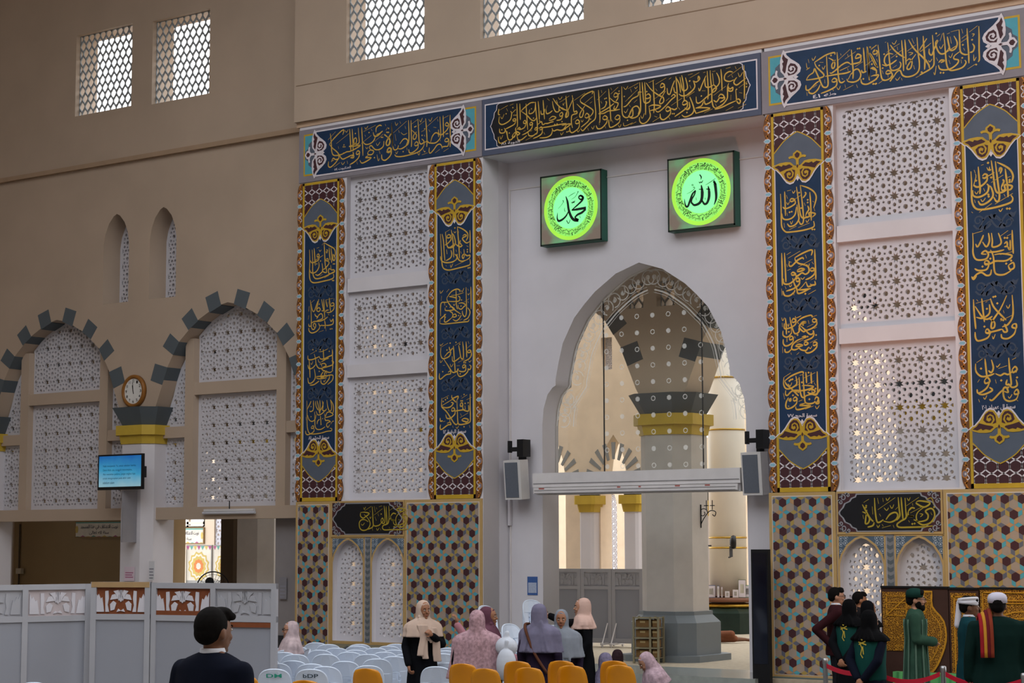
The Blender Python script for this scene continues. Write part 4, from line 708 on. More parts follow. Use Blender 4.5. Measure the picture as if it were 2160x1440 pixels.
S(link('wall_back', pierced([R4(-24, -5, 0, 7), h1, h2], Yb, Yb+.3), cream))
f = MB()
for t in (.0, .33, .66, 1): x = h1[0][0]+(h1[1][0]-h1[0][0])*t; f.box(x-.04, x+.04, Yb, Yb+.1, h1[0][1], h1[2][1])
for t in (0, .25, 1): z = h1[0][1]+(h1[2][1]-h1[0][1])*t; f.box(h1[0][0], h1[1][0], Yb, Yb+.1, z-.04, z+.04)
S(f.build('window_80', frameM))
screen(h2, .02, Yb+.05, Yb+.1, a=.5, ox=h2[0][0], oz=.6)
# the far wall seen through the entrance
Yf = 10.5; px = lambda x, y: (at(x, y, Yf).x, at(x, y, Yf).z)
def small_arch(cx, h): return [(cx-h, 0), (cx-h, 3.75), (cx-h*.8, 4.25), (cx-h*.45, 4.6), (cx, 4.82), (cx+h*.45, 4.6), (cx+h*.8, 4.25), (cx+h, 3.75), (cx+h, 0)]
c1, c2 = px(1294, 990)[0], px(1166, 990)[0]
hw = R4(px(1268, 770)[0], px(1291, 770)[0], px(1270, 780)[1], px(1270, 712)[1])
hs = slit(px(1331, 1100)[0], 1.6, 2.6, 3.1, .12)
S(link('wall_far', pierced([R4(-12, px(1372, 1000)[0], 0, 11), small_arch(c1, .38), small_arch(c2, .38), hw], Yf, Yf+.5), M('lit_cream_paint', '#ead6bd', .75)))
screen(hw, .01, Yf+.2, Yf+.25, a=.22, ox=hw[0][0], oz=hw[0][1])
vb = MB()
for c in (c1, c2):
    for k in range(-4, 5):
        t = k*.33; q = [(c+r*math.sin(t+d), 3.72+r*1.0*math.cos(t+d)*1.15) for r, d in ((.44, -.07), (.44, .07), (.8, .07), (.8, -.07))]
        vb.prism(q, Yf-.01, Yf+.02)
S(vb.build('trim_12', M('soft_grey', '#8d8f8f', .7)))
for c in (c1+.65, c1-.62): pillar(c, Yf-.1, 0, .2, .06, ztop=2.95)
bw = MB(); wx0, wx1 = px(1189, 1100)[0], px(1209, 1100)[0]
for t in (0, .5, 1): x = wx0+(wx1-wx0)*t; bw.box(x-.02, x+.02, Yf+.3, Yf+.36, 0, 4)
for z in (1.6, 2.1, 2.6, 3.1): bw.box(wx0, wx1, Yf+.3, Yf+.36, z-.02, z+.02)
S(bw.build('window_81', dark))
Yg = 24.0
gx = lambda x: at(x, 1150, Yg).x
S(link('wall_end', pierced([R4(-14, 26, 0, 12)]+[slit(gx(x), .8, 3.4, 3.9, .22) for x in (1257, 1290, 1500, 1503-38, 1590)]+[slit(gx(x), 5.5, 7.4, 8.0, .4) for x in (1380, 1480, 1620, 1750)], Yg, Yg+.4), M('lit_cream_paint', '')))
for x in (1257, 1290, 1500): screen(slit(gx(x), .78, 3.4, 3.95, .24), .02, Yg+.1, Yg+.15, a=.24, ox=gx(x), oz=.9)
p = pillar(at(1486, 1100, 15).x, 15.2, 0, .19, .05, ztop=2.9)
# round column with its book shelf
cc = cam.location; d = ray(1536, 1200); P0 = CAM+d*47.0; P0.z = 0
r = empty('round_column', P0, kind='structure')
MB().lathe([(.46, .9), (.46, 9)], n=40).build('shaft', M('column_white', '#e2dcd2', .35, .03, 2), r, True)
b = MB()
for z in (2.08, 2.33, 5.0, 6.3): b.lathe([(.46, z-.02), (.475, z-.02), (.475, z+.02), (.46, z+.02)], n=40)
b.build('brass_ring', M('brass', '#b08d3a', .25, .05, 5, .8), r, True)
MB().lathe([(.62, .62), (.7, .64), (.7, .7), (.62, .73)], n=40).build('brass_band', M('brass', ''), r, True)
MB().lathe([(.95, 0), (.95, .5), (.7, .62), (.45, .62), (.45, .9)], n=8).build('green_base', M('dark_green_marble', '#1f2f29', .3, .2, 4), r)
sh = MB().lathe([(.46, .76), (.74, .76), (.75, .86), (.46, .87)], n=40).build('shelf_ring', M('shelf_wood', '#7d5440', .5), None, True)
sh.location = P0; tag(sh, 'round wooden shelf wrapped around the white column carrying books', 'shelf')
vdir = Vector((CAM.x-P0.x, CAM.y-P0.y, 0)).normalized(); vr = Vector((-vdir.y, vdir.x, 0))
bk = [(-.6, .13, .26, '#d9d7d2', 'pale books'), (-.5, .04, .3, '#8d93a6', 'grey-blue book'), (-.42, .2, .3, '#3d5687', 'blue book with a white panel facing out'), (-.25, .06, .29, '#3a4a66', 'dark blue book upright'),
      (-.16, .04, .27, '#77605a', 'brown book upright'), (-.03, .12, .17, '#8a8170', 'small grey book lying back'), (.17, .14, .2, '#b9b2a6', 'white booklet with a dark emblem'), (.33, .18, .44, '#50603f', 'tall olive book'), (.46, .15, .3, '#2f8a58', 'green book with a white frame'), (.58, .07, .28, '#6e3b33', 'dark red book')]
for i, (u, wd, hh, col, nm) in enumerate(bk):
    rr = .66 if abs(u) < .5 else .6
    v = math.sqrt(max(rr*rr-u*u, .01)); c = P0+vr*u+vdir*v+Vector((0, 0, .87+hh/2))
    o = MB(); o.m = 0; o.obox((0, 0, 0), vr*wd/2, vdir*.02, (0, 0, hh/2)); o.m = 1; o.obox(vdir*.004, vr*(wd/2-.006), vdir*.0185, (0, 0, hh/2-.012))
    o.m = 2; o.obox(vdir*.0215, vr*wd*.25, vdir*.001, (0, 0, hh*.25))
    q = o.build('book', [M('cover_%d' % i, col, .5), whitep, M('cover_emblem', '#cfcab8', .5)]); q.location = c
    tag(q, nm+' on the round shelf of the white column', 'book', 'books on the round shelf')
# book rack left of the column
rk = P0+vr*(-.98)+vdir*.1; rk.z = 0
r = empty('book_rack', rk, VIEW, 'wire book rack packed with books left of the round column', 'rack'); b = MB()
for x in (-.2, .2):
    for y in (-.14, .14): b.box(x-.012, x+.012, y-.012, y+.012, 0, 1.1)
for z in (.5, .62, .74, .86, .98, 1.1): b.box(-.2, .2, -.15, -.14, z-.008, z+.008); b.box(-.2, .2, .14, .15, z-.008, z+.008)
for x in (-.12, -.04, .04, .12): b.box(x-.006, x+.006, -.152, -.142, .5, 1.1)
b.build('wire_frame', M('rack_metal', '#8c8573', .4, .05, 5, .6), r)
b = MB()
for z in (.48, .8, 1.08): b.box(-.2, .2, -.14, .14, z-.012, z+.012)
b.build('shelf', M('shelf_wood', ''), r)
rnd = random.Random(3)
for lv, zz in enumerate((.492, .812, 1.092)):
    for i in range(6):
        hh = rnd.uniform(.18, .26); o = MB(); o.obox((0, 0, hh/2), (.026, 0, 0), (0, .08, 0), (0, 0, hh/2))
        q = o.build('book', M('rack_book_%d' % (i+lv*2), ['#d8d4cc', '#46618f', '#a9483c', '#c9b26a', '#5b7f9f', '#3e5f4a', '#e2e0da', '#28518a', '#7a4030', '#8fa0b0'][i+lv*2], .5))
        q.location = rk+Matrix.Rotation(VIEW, 3, 'Z') @ Vector((-.155+i*.062, -.02, zz))
        tag(q, ('%s upright book on the %s shelf of the wire book rack' % (['leftmost', 'second', 'third', 'fourth', 'fifth', 'rightmost'][i], ['lowest', 'middle', 'top'][lv])), 'book', 'books in the wire rack')
# loudspeakers and fan at the column
for i, (x, y, w_, h_, lab) in enumerate(((1495, 1334, .34, .52, 'black floor loudspeaker on the left in front of the round column'), (1529, 1334, .42, .56, 'wider black floor loudspeaker in front of the round column'))):
    q = gz(x, y, 0); r = empty('floor_speaker', q, VIEW, lab, 'loudspeaker', 'black speakers at the column foot')
    MB().box(-w_/2, w_/2, 0, .3, 0, h_).build('cabinet', black, r); MB().box(-w_/2+.03, w_/2-.03, -.012, 0, .03, h_-.03).build('grille', dark, r)
def wall_fan(c, face, lab):
    r = empty('wall_fan', c, face, lab, 'fan', 'black fans on the round column')
    b = MB(); b.rings([[(rr*math.cos(t), y, rr*math.sin(t)) for t in (2*PI*k/28 for k in range(28))] for rr, y in ((.05, -.07), (.15, -.06), (.17, 0), (.15, .05), (.06, .09))]); b.build('fan_cage', black, r, True)
    MB().box(-.035, .035, .02, .1, -.36, -.1).build('fan_arm', M('fan_arm_grey', '#4c4e52', .5), r)
    MB().tube([(0, .06, -.35), (.12, .1, -.37), (.3, .12, -.37)], .018).build('bracket', dark, r)
c = CAM+ray(1475, 1118)*45.8; wall_fan(c, VIEW, 'round black wall fan on an arm left of the white column')
c = CAM+ray(1547, 1143)*46.2; wall_fan(c, VIEW+1.45, 'black wall fan seen edge-on in front of the white column')
# wrought iron bracket
c = Vector((7.4, 3.32, 2.72))
b = MB(); b.tube([(0, 0, .22), (0, 0, -.22)], .012)
b.tube([(.05+.1*(1-k/18)*math.cos(k*.55), 0, .06+.1*(1-k/18)*math.sin(k*.55)) for k in range(14)], .008)
b.tube(smooth_pts([(0, 0, -.15), (.08, 0, -.02), (.2, 0, .1), (.32, 0, .08), (.3, 0, .0), (.25, 0, .03)], 4), .009)
for x in (.12, .25): b.tube([(x, 0, .12), (x, 0, .3)], .008); b.tube([(x-.05, 0, .2), (x+.05, 0, .2)], .008)
o = b.build('lamp_bracket', black); o.location = c; tag(o, 'curled black iron bracket on the pale pillar edge', 'bracket')
# sleeper and bag on the carpet: built with the people
# glazing of the arch
gl = bpy.data.materials.new('glass'); gl.use_nodes = True; nt = gl.node_tree; nt.nodes.clear()
o_ = nt.nodes.new('ShaderNodeOutputMaterial'); mx = nt.nodes.new('ShaderNodeMixShader'); tr = nt.nodes.new('ShaderNodeBsdfTransparent'); gs = nt.nodes.new('ShaderNodeBsdfGlossy')
gs.inputs['Roughness'].default_value = .03; mx.inputs[0].default_value = .07; tr.inputs[0].default_value = (.96, .97, .96, 1)
nt.links.new(tr.outputs[0], mx.inputs[1]); nt.links.new(gs.outputs[0], mx.inputs[2]); nt.links.new(mx.outputs[0], o_.inputs[0])
et = bpy.data.materials.new('etched_glass'); et.use_nodes = True; nt = et.node_tree; nt.nodes.clear()
o_ = nt.nodes.new('ShaderNodeOutputMaterial'); mx = nt.nodes.new('ShaderNodeMixShader'); tr = nt.nodes.new('ShaderNodeBsdfTransparent'); df = nt.nodes.new('ShaderNodeBsdfDiffuse')
df.inputs[0].default_value = (.85, .85, .82, 1); mx.inputs[0].default_value = .55
nt.links.new(tr.outputs[0], mx.inputs[1]); nt.links.new(df.outputs[0], mx.inputs[2]); nt.links.new(mx.outputs[0], o_.inputs[0])
Yq = 1.24
gp = [(CX-x, z) for x, z in [(2.15, 3.3)]+EP[1:]]+[(CX+x, z) for x, z in EP[-2:0:-1]+[(2.15, 3.3)]]
r = empty('arch_glazing', (CX, Yq, 3.3), 0, 'clear glass filling the entrance arch, etched with stars and scrolls', 'glass pane'); off = Vector((CX, Yq, 3.3)); made = []
b = MB(); b.prism(gp, Yq, Yq+.012); made.append(b.build('glass_pane', gl, r))
b = MB()
for i in range(-6, 7):
    for j in range(0, 12):
        x, z = CX+.02+i*.335, 3.62+j*.305
        if abs(x-CX) > 1.3-.5*max(0, (z-5.3)/1.2)**1.3 or z > 6.55 and abs(x-CX) > .6 or z > 6.6: continue
        if (i+j) % 2: b.flat([(x+rr*math.cos(k*PI/8), z+rr*math.sin(k*PI/8)) for k, rr in ((k, .052 if k % 2 else .04) for k in range(16))], Yq-.002)
        else: b.stroke(ring_pts(x, z, .042, .042, 8)+[(x+.042, z)], .016, Yq-.002)
made.append(b.build('etched_star', et, r))
sp = smooth_pts([(x, z) for x, z in EP[1:]], 5); b = MB()
L = [0]
for i in range(1, len(sp)): L.append(L[-1]+math.dist(sp[i], sp[i-1]))
def along(s, inn):
    for i in range(1, len(sp)):
        if L[i] >= s or i == len(sp)-1:
            t = (s-L[i-1])/(L[i]-L[i-1]); a, c = sp[i-1], sp[i]; dx, dz = (c[0]-a[0]), (c[1]-a[1]); l = math.hypot(dx, dz)
            return (a[0]+dx*t-inn*abs(dz)/l, a[1]+dz*t-inn*abs(dx)/l)
for s in (1, -1):
    for inn, wd in ((.42, .028), (.47, .008), (.36, .008), (.05, .02)):
        b.stroke([(CX+s*x, z) for x, z in (along(L[-1]*k/40, inn) for k in range(41)) if x > 0], wd, Yq-.002)
    n = 17
    for k in range(n):
        x, z = along(L[-1]*(k+.5)/n, .2)
        if x < .02: continue
        b.stroke([(CX+s*(x+.135*math.cos(q*.52+k)), z+.135*math.sin(q*.52+k)) for q in range(11)], .02, Y := Yq-.003)
        b.stroke([(CX+s*(x+.06*(1-q/9)*math.cos(q*.8+k+2)), z+.06*(1-q/9)*math.sin(q*.8+k+2)) for q in range(8)], .018, Y)
        b.flat([(CX+s*(x+u), z+v) for u, v in ((0, .05), (-.035, -.01), (0, -.05), (.035, -.01))], Y)
made.append(b.build('etched_scroll', et, r))
b = MB()
for x in (CX-1.05, CX+1.05): b.box(x-.006, x+.006, Yq-.01, Yq+.02, 3.3, 6.7)
made.append(b.build('joint_line', dark, r))
for o in made: o.data.transform(Matrix.Translation(-off))
# shutter housing over the opening
r = empty('shutter_housing', (7.665, .6, 3.1), 0, 'long white shutter housing across the entrance below the glass arch', 'shutter'); b = MB()
b.box(-2.17, 2.17, -.16, .22, .14, .4).box(-2.12, 2.14, -.2, -.16, .02, .13).box(-2.1, 2.15, -.12, .2, 0, .14); b.build('casing', M('metal_white', '#cfcccd', .4), r)
b = MB(); b.box(-2.15, 2.15, -.168, -.16, .2, .215).box(-2.1, 2.1, -.206, -.2, .075, .085).box(-2.1, 2.1, -.206, -.2, .025, .035); b.build('seam', M('seam_grey', '#8a888b', .5), r)
b = MB()
for x, w_ in ((-2.0, .12), (-.3, .07), (.15, .05), (.9, .1), (1.5, .1)): b.box(x, x+w_, -.203, -.16, .1, .125)
b.build('sticker', M('sticker_red', '#a5605a', .5), r)
# illuminated roundels
def roundel(x0, x1, word, lab):
    z0, z1, yf = 7.745, 9.07, .62; xc, zc = (x0+x1)/2, (z0+z1)/2; off = Vector((xc, yf, zc)); made = []
    r = empty('illuminated_sign', off, 0, lab, 'illuminated sign', 'green illuminated name signs')
    made.append(MB().box(x0, x1, yf, .82, z0, z1).build('case', M('case_green', '#1f5c4c', .4), r))
    b = MB()
    for q in ((x0, x1, z0, z0+.03), (x0, x1, z1-.03, z1), (x0, x0+.025, z0, z1), (x1-.025, x1, z0, z1)): b.box(q[0], q[1], yf-.012, yf, q[2], q[3])
    made.append(b.build('rim', M('rim_dark', '#233029', .4), r))
    b = MB(); b.flat(R4(x0+.025, x1-.025, z0+.03, z1-.03), yf-.002); o = b.build('backlit_face', None, r); made.append(o)
    m = bpy.data.materials.get('backlit_face') 
    if not m:
        m = bpy.data.materials.new('backlit_face'); m.use_nodes = True; nt = m.node_tree; p = nt.nodes['Principled BSDF']
        tc = nt.nodes.new('ShaderNodeTexCoord'); n = nt.nodes.new('ShaderNodeTexNoise'); n.inputs['Scale'].default_value = 2.2
        cr = nt.nodes.new('ShaderNodeValToRGB'); cr.color_ramp.elements[0].color = (*lin('#6e5a50'), 1); cr.color_ramp.elements[1].color = (*lin('#5fae74'), 1)
        cr.color_ramp.elements[0].position = .42; cr.color_ramp.elements[1].position = .68
        nt.links.new(tc.outputs['Object'], n.inputs['Vector']); nt.links.new(n.outputs['Fac'], cr.inputs[0]); nt.links.new(cr.outputs[0], p.inputs['Emission Color'])
        p.inputs['Base Color'].default_value = (.1, .1, .08, 1); p.inputs['Emission Strength'].default_value = .56
    o.data.materials.append(m)
    b = MB(); b.flat(ring_pts(xc, zc, .6, .6, 72), yf-.005); made.append(b.build('outer_disc', M('backlit_lime', '#9fe24a', .4, .12, 1.5, emit=.47), r))
    b = MB(); b.flat(ring_pts(xc, zc, .53, .53, 72), yf-.007); made.append(b.build('script_band', M('backlit_lightgreen', '#8fe86a', .4, .08, 2, emit=.45), r))
    b = MB(); b.flat(ring_pts(xc, zc, .385, .385, 72), yf-.009); made.append(b.build('inner_disc', M('backlit_mint', '#86f5a4', .4, .06, 2, emit=.54), r))
    ink = M('ink_black', '#10241a', .5, 0); b = MB()
    ws = 'الله لا اله الا هو الحي القيوم لا تاخذه سنة ولا نوم له ما في السماوات وما في الارض'.split()
    for ri, (ra, hh) in enumerate(((.4, .07), (.458, .062))):
        n = 22
        for k in range(n):
            a0 = PI/2-2*PI*k/n-ri*.1; wd = 2*PI*ra/n*.96
            fn = lambda u, v, a0=a0, ra=ra: (xc+(ra+v)*math.cos(a0-u/ra), yf-.011, zc+(ra+v)*math.sin(a0-u/ra))
            write(b, ws[(k*3+ri) % len(ws)], -wd/2, wd/2, 0, hh, 0, 0, fn)
    made.append(b.build('script_ring', ink, r))
    b = MB()
    for pts, ww in word:
        pts = [(xc+u, zc+v) for u, v in pts]; b.stroke(smooth_pts(pts, 4), [ww[min(int(i/4), len(ww)-1)]+((ww[min(int(i/4)+1, len(ww)-1)]-ww[min(int(i/4), len(ww)-1)])*(i % 4)/4) for i in range(4*(len(pts)-1)+1)], yf-.012)
    made.append(b.build('name_lettering', ink, r))
    for o in made: o.data.transform(Matrix.Translation(-off))
def unpx(strokes, x0, y0, sc_, cx, cz):   # crop measurements -> sign coordinates
    return [([(at(x0+a/sc_, y0+c/sc_, .62).x-cx, at(x0+a/sc_, y0+c/sc_, .62).z-cz) for a, c in pts], [w*.9 for w in ww]) for pts, ww in strokes]
K = .0013
muh = [([(790, 550), (830, 575), (815, 610), (780, 600), (770, 570), (800, 550), (840, 580), (820, 630), (760, 690), (660, 780)], [.02, .035, .04, .03, .03, .04, .045, .045, .035, .02]),
       ([(655, 785), (740, 770), (885, 745)], [.02, .05, .055]), ([(880, 765), (820, 820), (750, 855), (705, 900)], [.045, .05, .045, .03]),
       ([(705, 895), (730, 925), (765, 945)], [.02, .05, .06]), ([(765, 945), (700, 940), (650, 890), (610, 780), (590, 650), (562, 560)], [.06, .06, .06, .055, .05, .012]),
       ([(610, 790), (570, 870), (510, 930), (450, 955), (425, 910), (430, 820)], [.02, .035, .045, .05, .03, .006]),
       ([(660, 650), (665, 670), (685, 645), (690, 665), (708, 630)], [.018]*5), ([(600, 570), (660, 530), (715, 500)], [.004, .012, .006]),
       ([(650, 610), (710, 570), (755, 500), (760, 485), (745, 490)], [.004, .009, .012, .012, .01]), ([(440, 760), (500, 690), (525, 640), (515, 625), (530, 660)], [.004, .008, .01, .01, .01]),
       ([(575, 945), (605, 995), (635, 930)], [.018, .016, .01]), ([(545, 740), (540, 780), (555, 805)], [.006, .012, .012]), ([(790, 865), (785, 890), (800, 905)], [.006, .01, .01])]
alh = [([(765, 580), (785, 640), (800, 760), (800, 860), (770, 950)], [.02, .065, .06, .05, .012]), ([(755, 600), (805, 645)], [.02, .02]),
       ([(680, 665), (695, 760), (690, 850), (660, 925), (620, 935), (585, 880)], [.02, .06, .06, .05, .045, .03]), ([(650, 710), (710, 715)], [.02, .02]),
       ([(575, 650), (590, 760), (580, 870), (540, 930), (470, 955), (430, 920)], [.02, .07, .065, .055, .045, .035]), ([(540, 715), (605, 715)], [.018, .018]),
       ([(490, 730), (440, 790), (400, 900), (370, 975), (335, 960), (320, 860)], [.02, .04, .045, .045, .035, .008]), ([(488, 735), (470, 800), (430, 870), (425, 930)], [.03, .03, .035, .035]),
       ([(550, 490), (575, 530), (565, 570)], [.02, .03, .006]), ([(540, 600), (555, 620), (568, 600), (580, 615), (600, 580)], [.016]*5), ([(640, 650), (720, 600), (790, 550)], [.006, .012, .008]),
       ([(355, 785), (430, 745), (475, 700), (465, 680), (450, 690)], [.005, .009, .012, .012, .012]), ([(430, 650), (445, 640), (455, 655), (440, 660), (430, 650)], [.009]*5),
       ([(500, 840), (495, 870), (510, 875)], [.008]*3), ([(640, 840), (630, 860), (650, 865)], [.008]*3)]
roundel(5.58, 6.945, unpx(muh, 1120, 340, 7.578, 6.2625, 8.4075), 'left green illuminated square sign with a black word in a ring of script')
roundel(8.36, 9.72, unpx(alh, 1400, 300, 7.2, 9.04, 8.4075), 'right illuminated square sign, brownish corners, tall black word in a ring')
# column loudspeakers beside the entrance
for x, lab in ((5.07, 'slim white column loudspeaker left of the entrance arch'), (10.08, 'slim white column loudspeaker right of the entrance arch')):
    r = empty('wall_speaker', (x, .5, 3.4), 0, lab, 'loudspeaker', 'white column speakers beside the entrance')
    o = MB().box(-.19, .19, -.1, .16, -.37, .36).build('cabinet', M('speaker_white', '#c8c5c4', .5), r)
    o2 = MB().box(-.16, .13, -.108, -.1, -.33, .32).build('grille', M('speaker_grille', '#5c616b', .7, .05, 30), r)
    for q in (o, o2): q.rotation_euler = (.09, 0, 0)
    b = MB(); b.box(.06, .2, -.04, .2, .42, .74).box(-.12, .08, -.02, .04, .52, .6).box(-.16, -.11, -.03, .05, .5, .72).box(-.03, .03, .14, .31, .3, .5); b.build('bracket', black, r)
# conduits, notice
r = empty('notice_sheet', (5.225, .815, 1.43), 0, 'blue edged notice with a pale grey square stuck left of the entrance opening', 'notice')
MB().box(-.115, .115, -.004, 0, -.17, .17).build('sheet', M('notice_blue', '#3a5a94', .6), r); MB().box(-.095, .095, -.007, -.004, -.13, .06).build('pale_square', M('notice_pale', '#9fa9bf', .6, .15, 60), r)
o = MB().box(4.715, 4.765, .74, .8, 2.55, 3.1).build('door_stop', white); 
tag(o, 'short white conduit cover left of the left wall speaker, near the tiles', 'conduit')
# tall black display board in front of the right jamb
c0, c1_ = at(1586, 1300, -.45), at(1622, 1300, -.45)
r = empty('display_board', ((c0.x+c1_.x)/2, -.45, -.25), 0, 'tall black display board standing at the right side of the entrance', 'display')
hw_ = (c1_.x-c0.x)/2
MB().box(-hw_, hw_, 0, .09, .12, 2.36).build('screen_case', black, r); MB().box(-hw_+.03, hw_-.03, -.006, 0, .5, 2.3).build('screen', M('dark_screen', '#0b0f1c', .08, 0, spec=.6), r)
MB().box(-hw_-.05, hw_+.05, -.2, .3, 0, .12).build('stand_base', black, r)
# storage rack with boxes beside the hall pillar
rc = at(1367, 1340, 2.1); r = empty('storage_rack', (rc.x, 2.1, 0), .25, 'open metal rack holding brown boxes in front of the hall pillar', 'rack'); b = MB(); H = at(1367, 1300, 2.1).z
hx = (at(1391, 1340, 2.1).x-at(1343, 1340, 2.1).x)/2*.96
for x in (-hx, hx*.35, hx):
    for y in (-.13, .2): b.box(x-.018, x+.018, y-.018, y+.018, 0, H)
for k in range(5): z = .1+(H-.12)*k/4; b.box(-hx, hx, -.148, -.112, z-.012, z+.012); b.box(-hx, hx, -.13, .2, z-.006, z+.004)
b.build('frame', M('rack_olive', '#8a8268', .5, .05, 5, .3), r)
for k in range(4):
    z = .11+(H-.12)*k/4; hh = (H-.12)/4-.05
    for s, (xa_, xb_) in enumerate(((-hx+.03, hx*.35-.03), (hx*.35+.03, hx-.03))):
        o = MB(); o.obox((0, 0, hh/2), ((xb_-xa_)/2, 0, 0), (0, .12, 0), (0, 0, hh/2)); o.m = 1; o.obox((0, -.121, hh*.7), (.05, 0, 0), (0, .001, 0), (0, 0, .018))
        q = o.build('cardboard_box', [M('cardboard', '#6f5330', .8, .1, 6), M('box_label', '#a08c62', .7)]); q.rotation_euler.z = .25
        q.location = Vector((rc.x, 2.1, z+.006))+Matrix.Rotation(.25, 3, 'Z') @ Vector(((xa_+xb_)/2, .03, 0))
        tag(q, '%s cardboard box on the %s shelf of the metal rack by the pillar' % (('wide brown', 'narrow brown')[s], ('lowest', 'second', 'third', 'top')[k]), 'box', 'boxes in the metal rack')
# ---- left side: clock, screen, signs, tube lamp
r = empty('wall_clock', (-5.127, .46, 5.535), 0, 'round wall clock with wooden rim above the gold capital', 'clock')
def disc(b, rr, y0, y1, n=48): b.rings([[(q*math.cos(2*PI*k/n), y, q*math.sin(2*PI*k/n)) for k in range(n)] for q, y in ((rr, y1), (rr, y0))])
b = MB(); b.rings([[(q*math.cos(2*PI*k/48), y, q*math.sin(2*PI*k/48)) for k in range(48)] for q, y in ((.36, .04), (.36, -.02), (.33, -.05), (.29, -.04), (.27, 0))]); b.build('rim', M('clock_wood', '#8a5a26', .4, .15, 6), r, True)
b = MB(); disc(b, .28, -.012, .03); b.build('dial', M('clock_white', '#d8d6d2', .5), r)
b = MB()
for k in range(1, 13): t = PI/2-k*PI/6; write(b, str(k), .225*math.cos(t)-.026, .225*math.cos(t)+.026, .225*math.sin(t)-.03, .225*math.sin(t)+.03, -.015, .01, ar=False)
b.build('numeral', black, r)
b = MB(); b.stroke([(0, 0), (-.02, .2)], .014, -.02); b.build('minute_hand', black, r); b = MB(); b.stroke([(.01, -.06), (-.03, .13)], .022, -.018); b.build('hour_hand', black, r)
# television
r = empty('television', (-4.91, .0, 3.757), .0, 'wall television with a blue sky slide on the white pillar', 'television')
MB().box(-.69, .69, -.1, -.04, -.38, .38).build('case', black, r)
b = MB(); b.flat(R4(-.65, .65, -.315, .345), -.103); o = b.build('screen', None, r)
m = bpy.data.materials.new('tv_screen'); m.use_nodes = True; nt = m.node_tree; p = nt.nodes['Principled BSDF']
tc = nt.nodes.new('ShaderNodeTexCoord'); sx = nt.nodes.new('ShaderNodeSeparateXYZ'); n = nt.nodes.new('ShaderNodeTexNoise'); n.inputs['Scale'].default_value = 2.5
ad = nt.nodes.new('ShaderNodeMath'); ad.operation = 'MULTIPLY_ADD'; ad.inputs[1].default_value = .35; mr = nt.nodes.new('ShaderNodeMapRange'); mr.inputs[1].default_value = -.2; mr.inputs[2].default_value = .55
cr = nt.nodes.new('ShaderNodeValToRGB'); e = cr.color_ramp.elements; e[0].color = (*lin('#9fc4cf'), 1); e[1].color = (*lin('#0f5fae'), 1); q = e.new(.5); q.color = (*lin('#3f9fc8'), 1)
nt.links.new(tc.outputs['Object'], n.inputs['Vector']); nt.links.new(tc.outputs['Object'], sx.inputs[0]); nt.links.new(n.outputs['Fac'], ad.inputs[0]); nt.links.new(sx.outputs['Z'], ad.inputs[2])
nt.links.new(ad.outputs[0], mr.inputs[0]); nt.links.new(mr.outputs[0], cr.inputs[0]); nt.links.new(cr.outputs[0], p.inputs['Emission Color']); p.inputs['Emission Strength'].default_value = .62; p.inputs['Base Color'].default_value = (0, 0, 0, 1)
o.data.materials.append(m); b = MB()
for i, (s, wd) in enumerate((('Nabi menjawab: Ya, untuk sekalian hamba.', 1.02), ('Demi Allah, aku sungguh mencintaimu,', .9), ('Aku wasiatkan padamu, jangan engkau lupa', 1.0), ('untuk mengucapkan pada akhir salat', .86), ('sebelum salam', .36))): write(b, s, -.52, -.52+wd, .1-i*.088, .155-i*.088, -.106, .0, ar=False)
b.build('slide_text', M('slide_ink', '#12283a', .5, 0), r)
b = MB(); b.box(-.06, .5, -.04, .2, -.12, .12); b.build('wall_bracket', dark, r)
MB().box(.02, .06, -.05, .35, -1.5, -.4).build('cable_duct', M('duct_grey', '#8e8c92', .5), r)
# signs on the pillar and pier
def sheet(nm, x, y, Y, w_, h_, mat, lab, text=None, ink=None, lines=3, rz=0):
    c = at(x, y, Y); r = empty(nm, c, rz, lab, 'sign'); MB().box(-w_/2, w_/2, -.004, 0, -h_/2, h_/2).build('sheet', mat, r); b = MB()
    for k in range(lines): b.flat(R4(-w_*.38, w_*(.38-.1*(k % 2)), h_*(.05-.16*k), h_*(.12-.16*k)), -.007)
    if text: write(b, text, -w_*.4, w_*.4, h_*.2, h_*.4, -.007, .01, ar=False)
    b.build('lettering', ink or black, r); return r
sheet('notice_sheet', 273, 1210, .34, .32, .3, M('paper_pink', '#d4c3cf', .6), 'pink printed notice on the white arcade pillar', None, M('pink_ink', '#b06a8c', .6))
sheet('notice_sheet', 320, 1203, .36, .17, .4, M('paper_white', '#d5d5da', .6), 'narrow white notice on the right face of the arcade pillar', None, M('faint_ink', '#8d8d99', .6), 4)
sheet('notice_sheet', 535, 1217, 4.496, .24, .13, M('paper_white', ''), 'small white notice on the beige wall above the partition', None, M('blue_ink', '#4c5c98', .6), 2)
sheet('notice_sheet', 597, 1240, .86, .2, .45, M('paper_grey', '#85838a', .6), 'grey notice on the grey pier beside the tile panel', None, M('faint_ink', ''), 4)
c0 = at(428, 1084, .55); c1_ = at(538, 1078, .55)
r = empty('tube_lamp', (c0+c1_)/2, 0, 'unlit fluorescent tube lamp hanging under the arcade beam', 'lamp'); L_ = (c1_.x-c0.x)/2
MB().tube([(-L_, 0, 0), (L_, 0, 0)], .03).build('tube', M('tube_white', '#c4c4cc', .3), r); MB().box(-L_*.95, L_*.95, -.02, .05, .03, .08).build('fitting', M('metal_white', ''), r); MB().tube([(0, .02, .05), (0, .02, .25)], .012).build('hanger', dark, r)
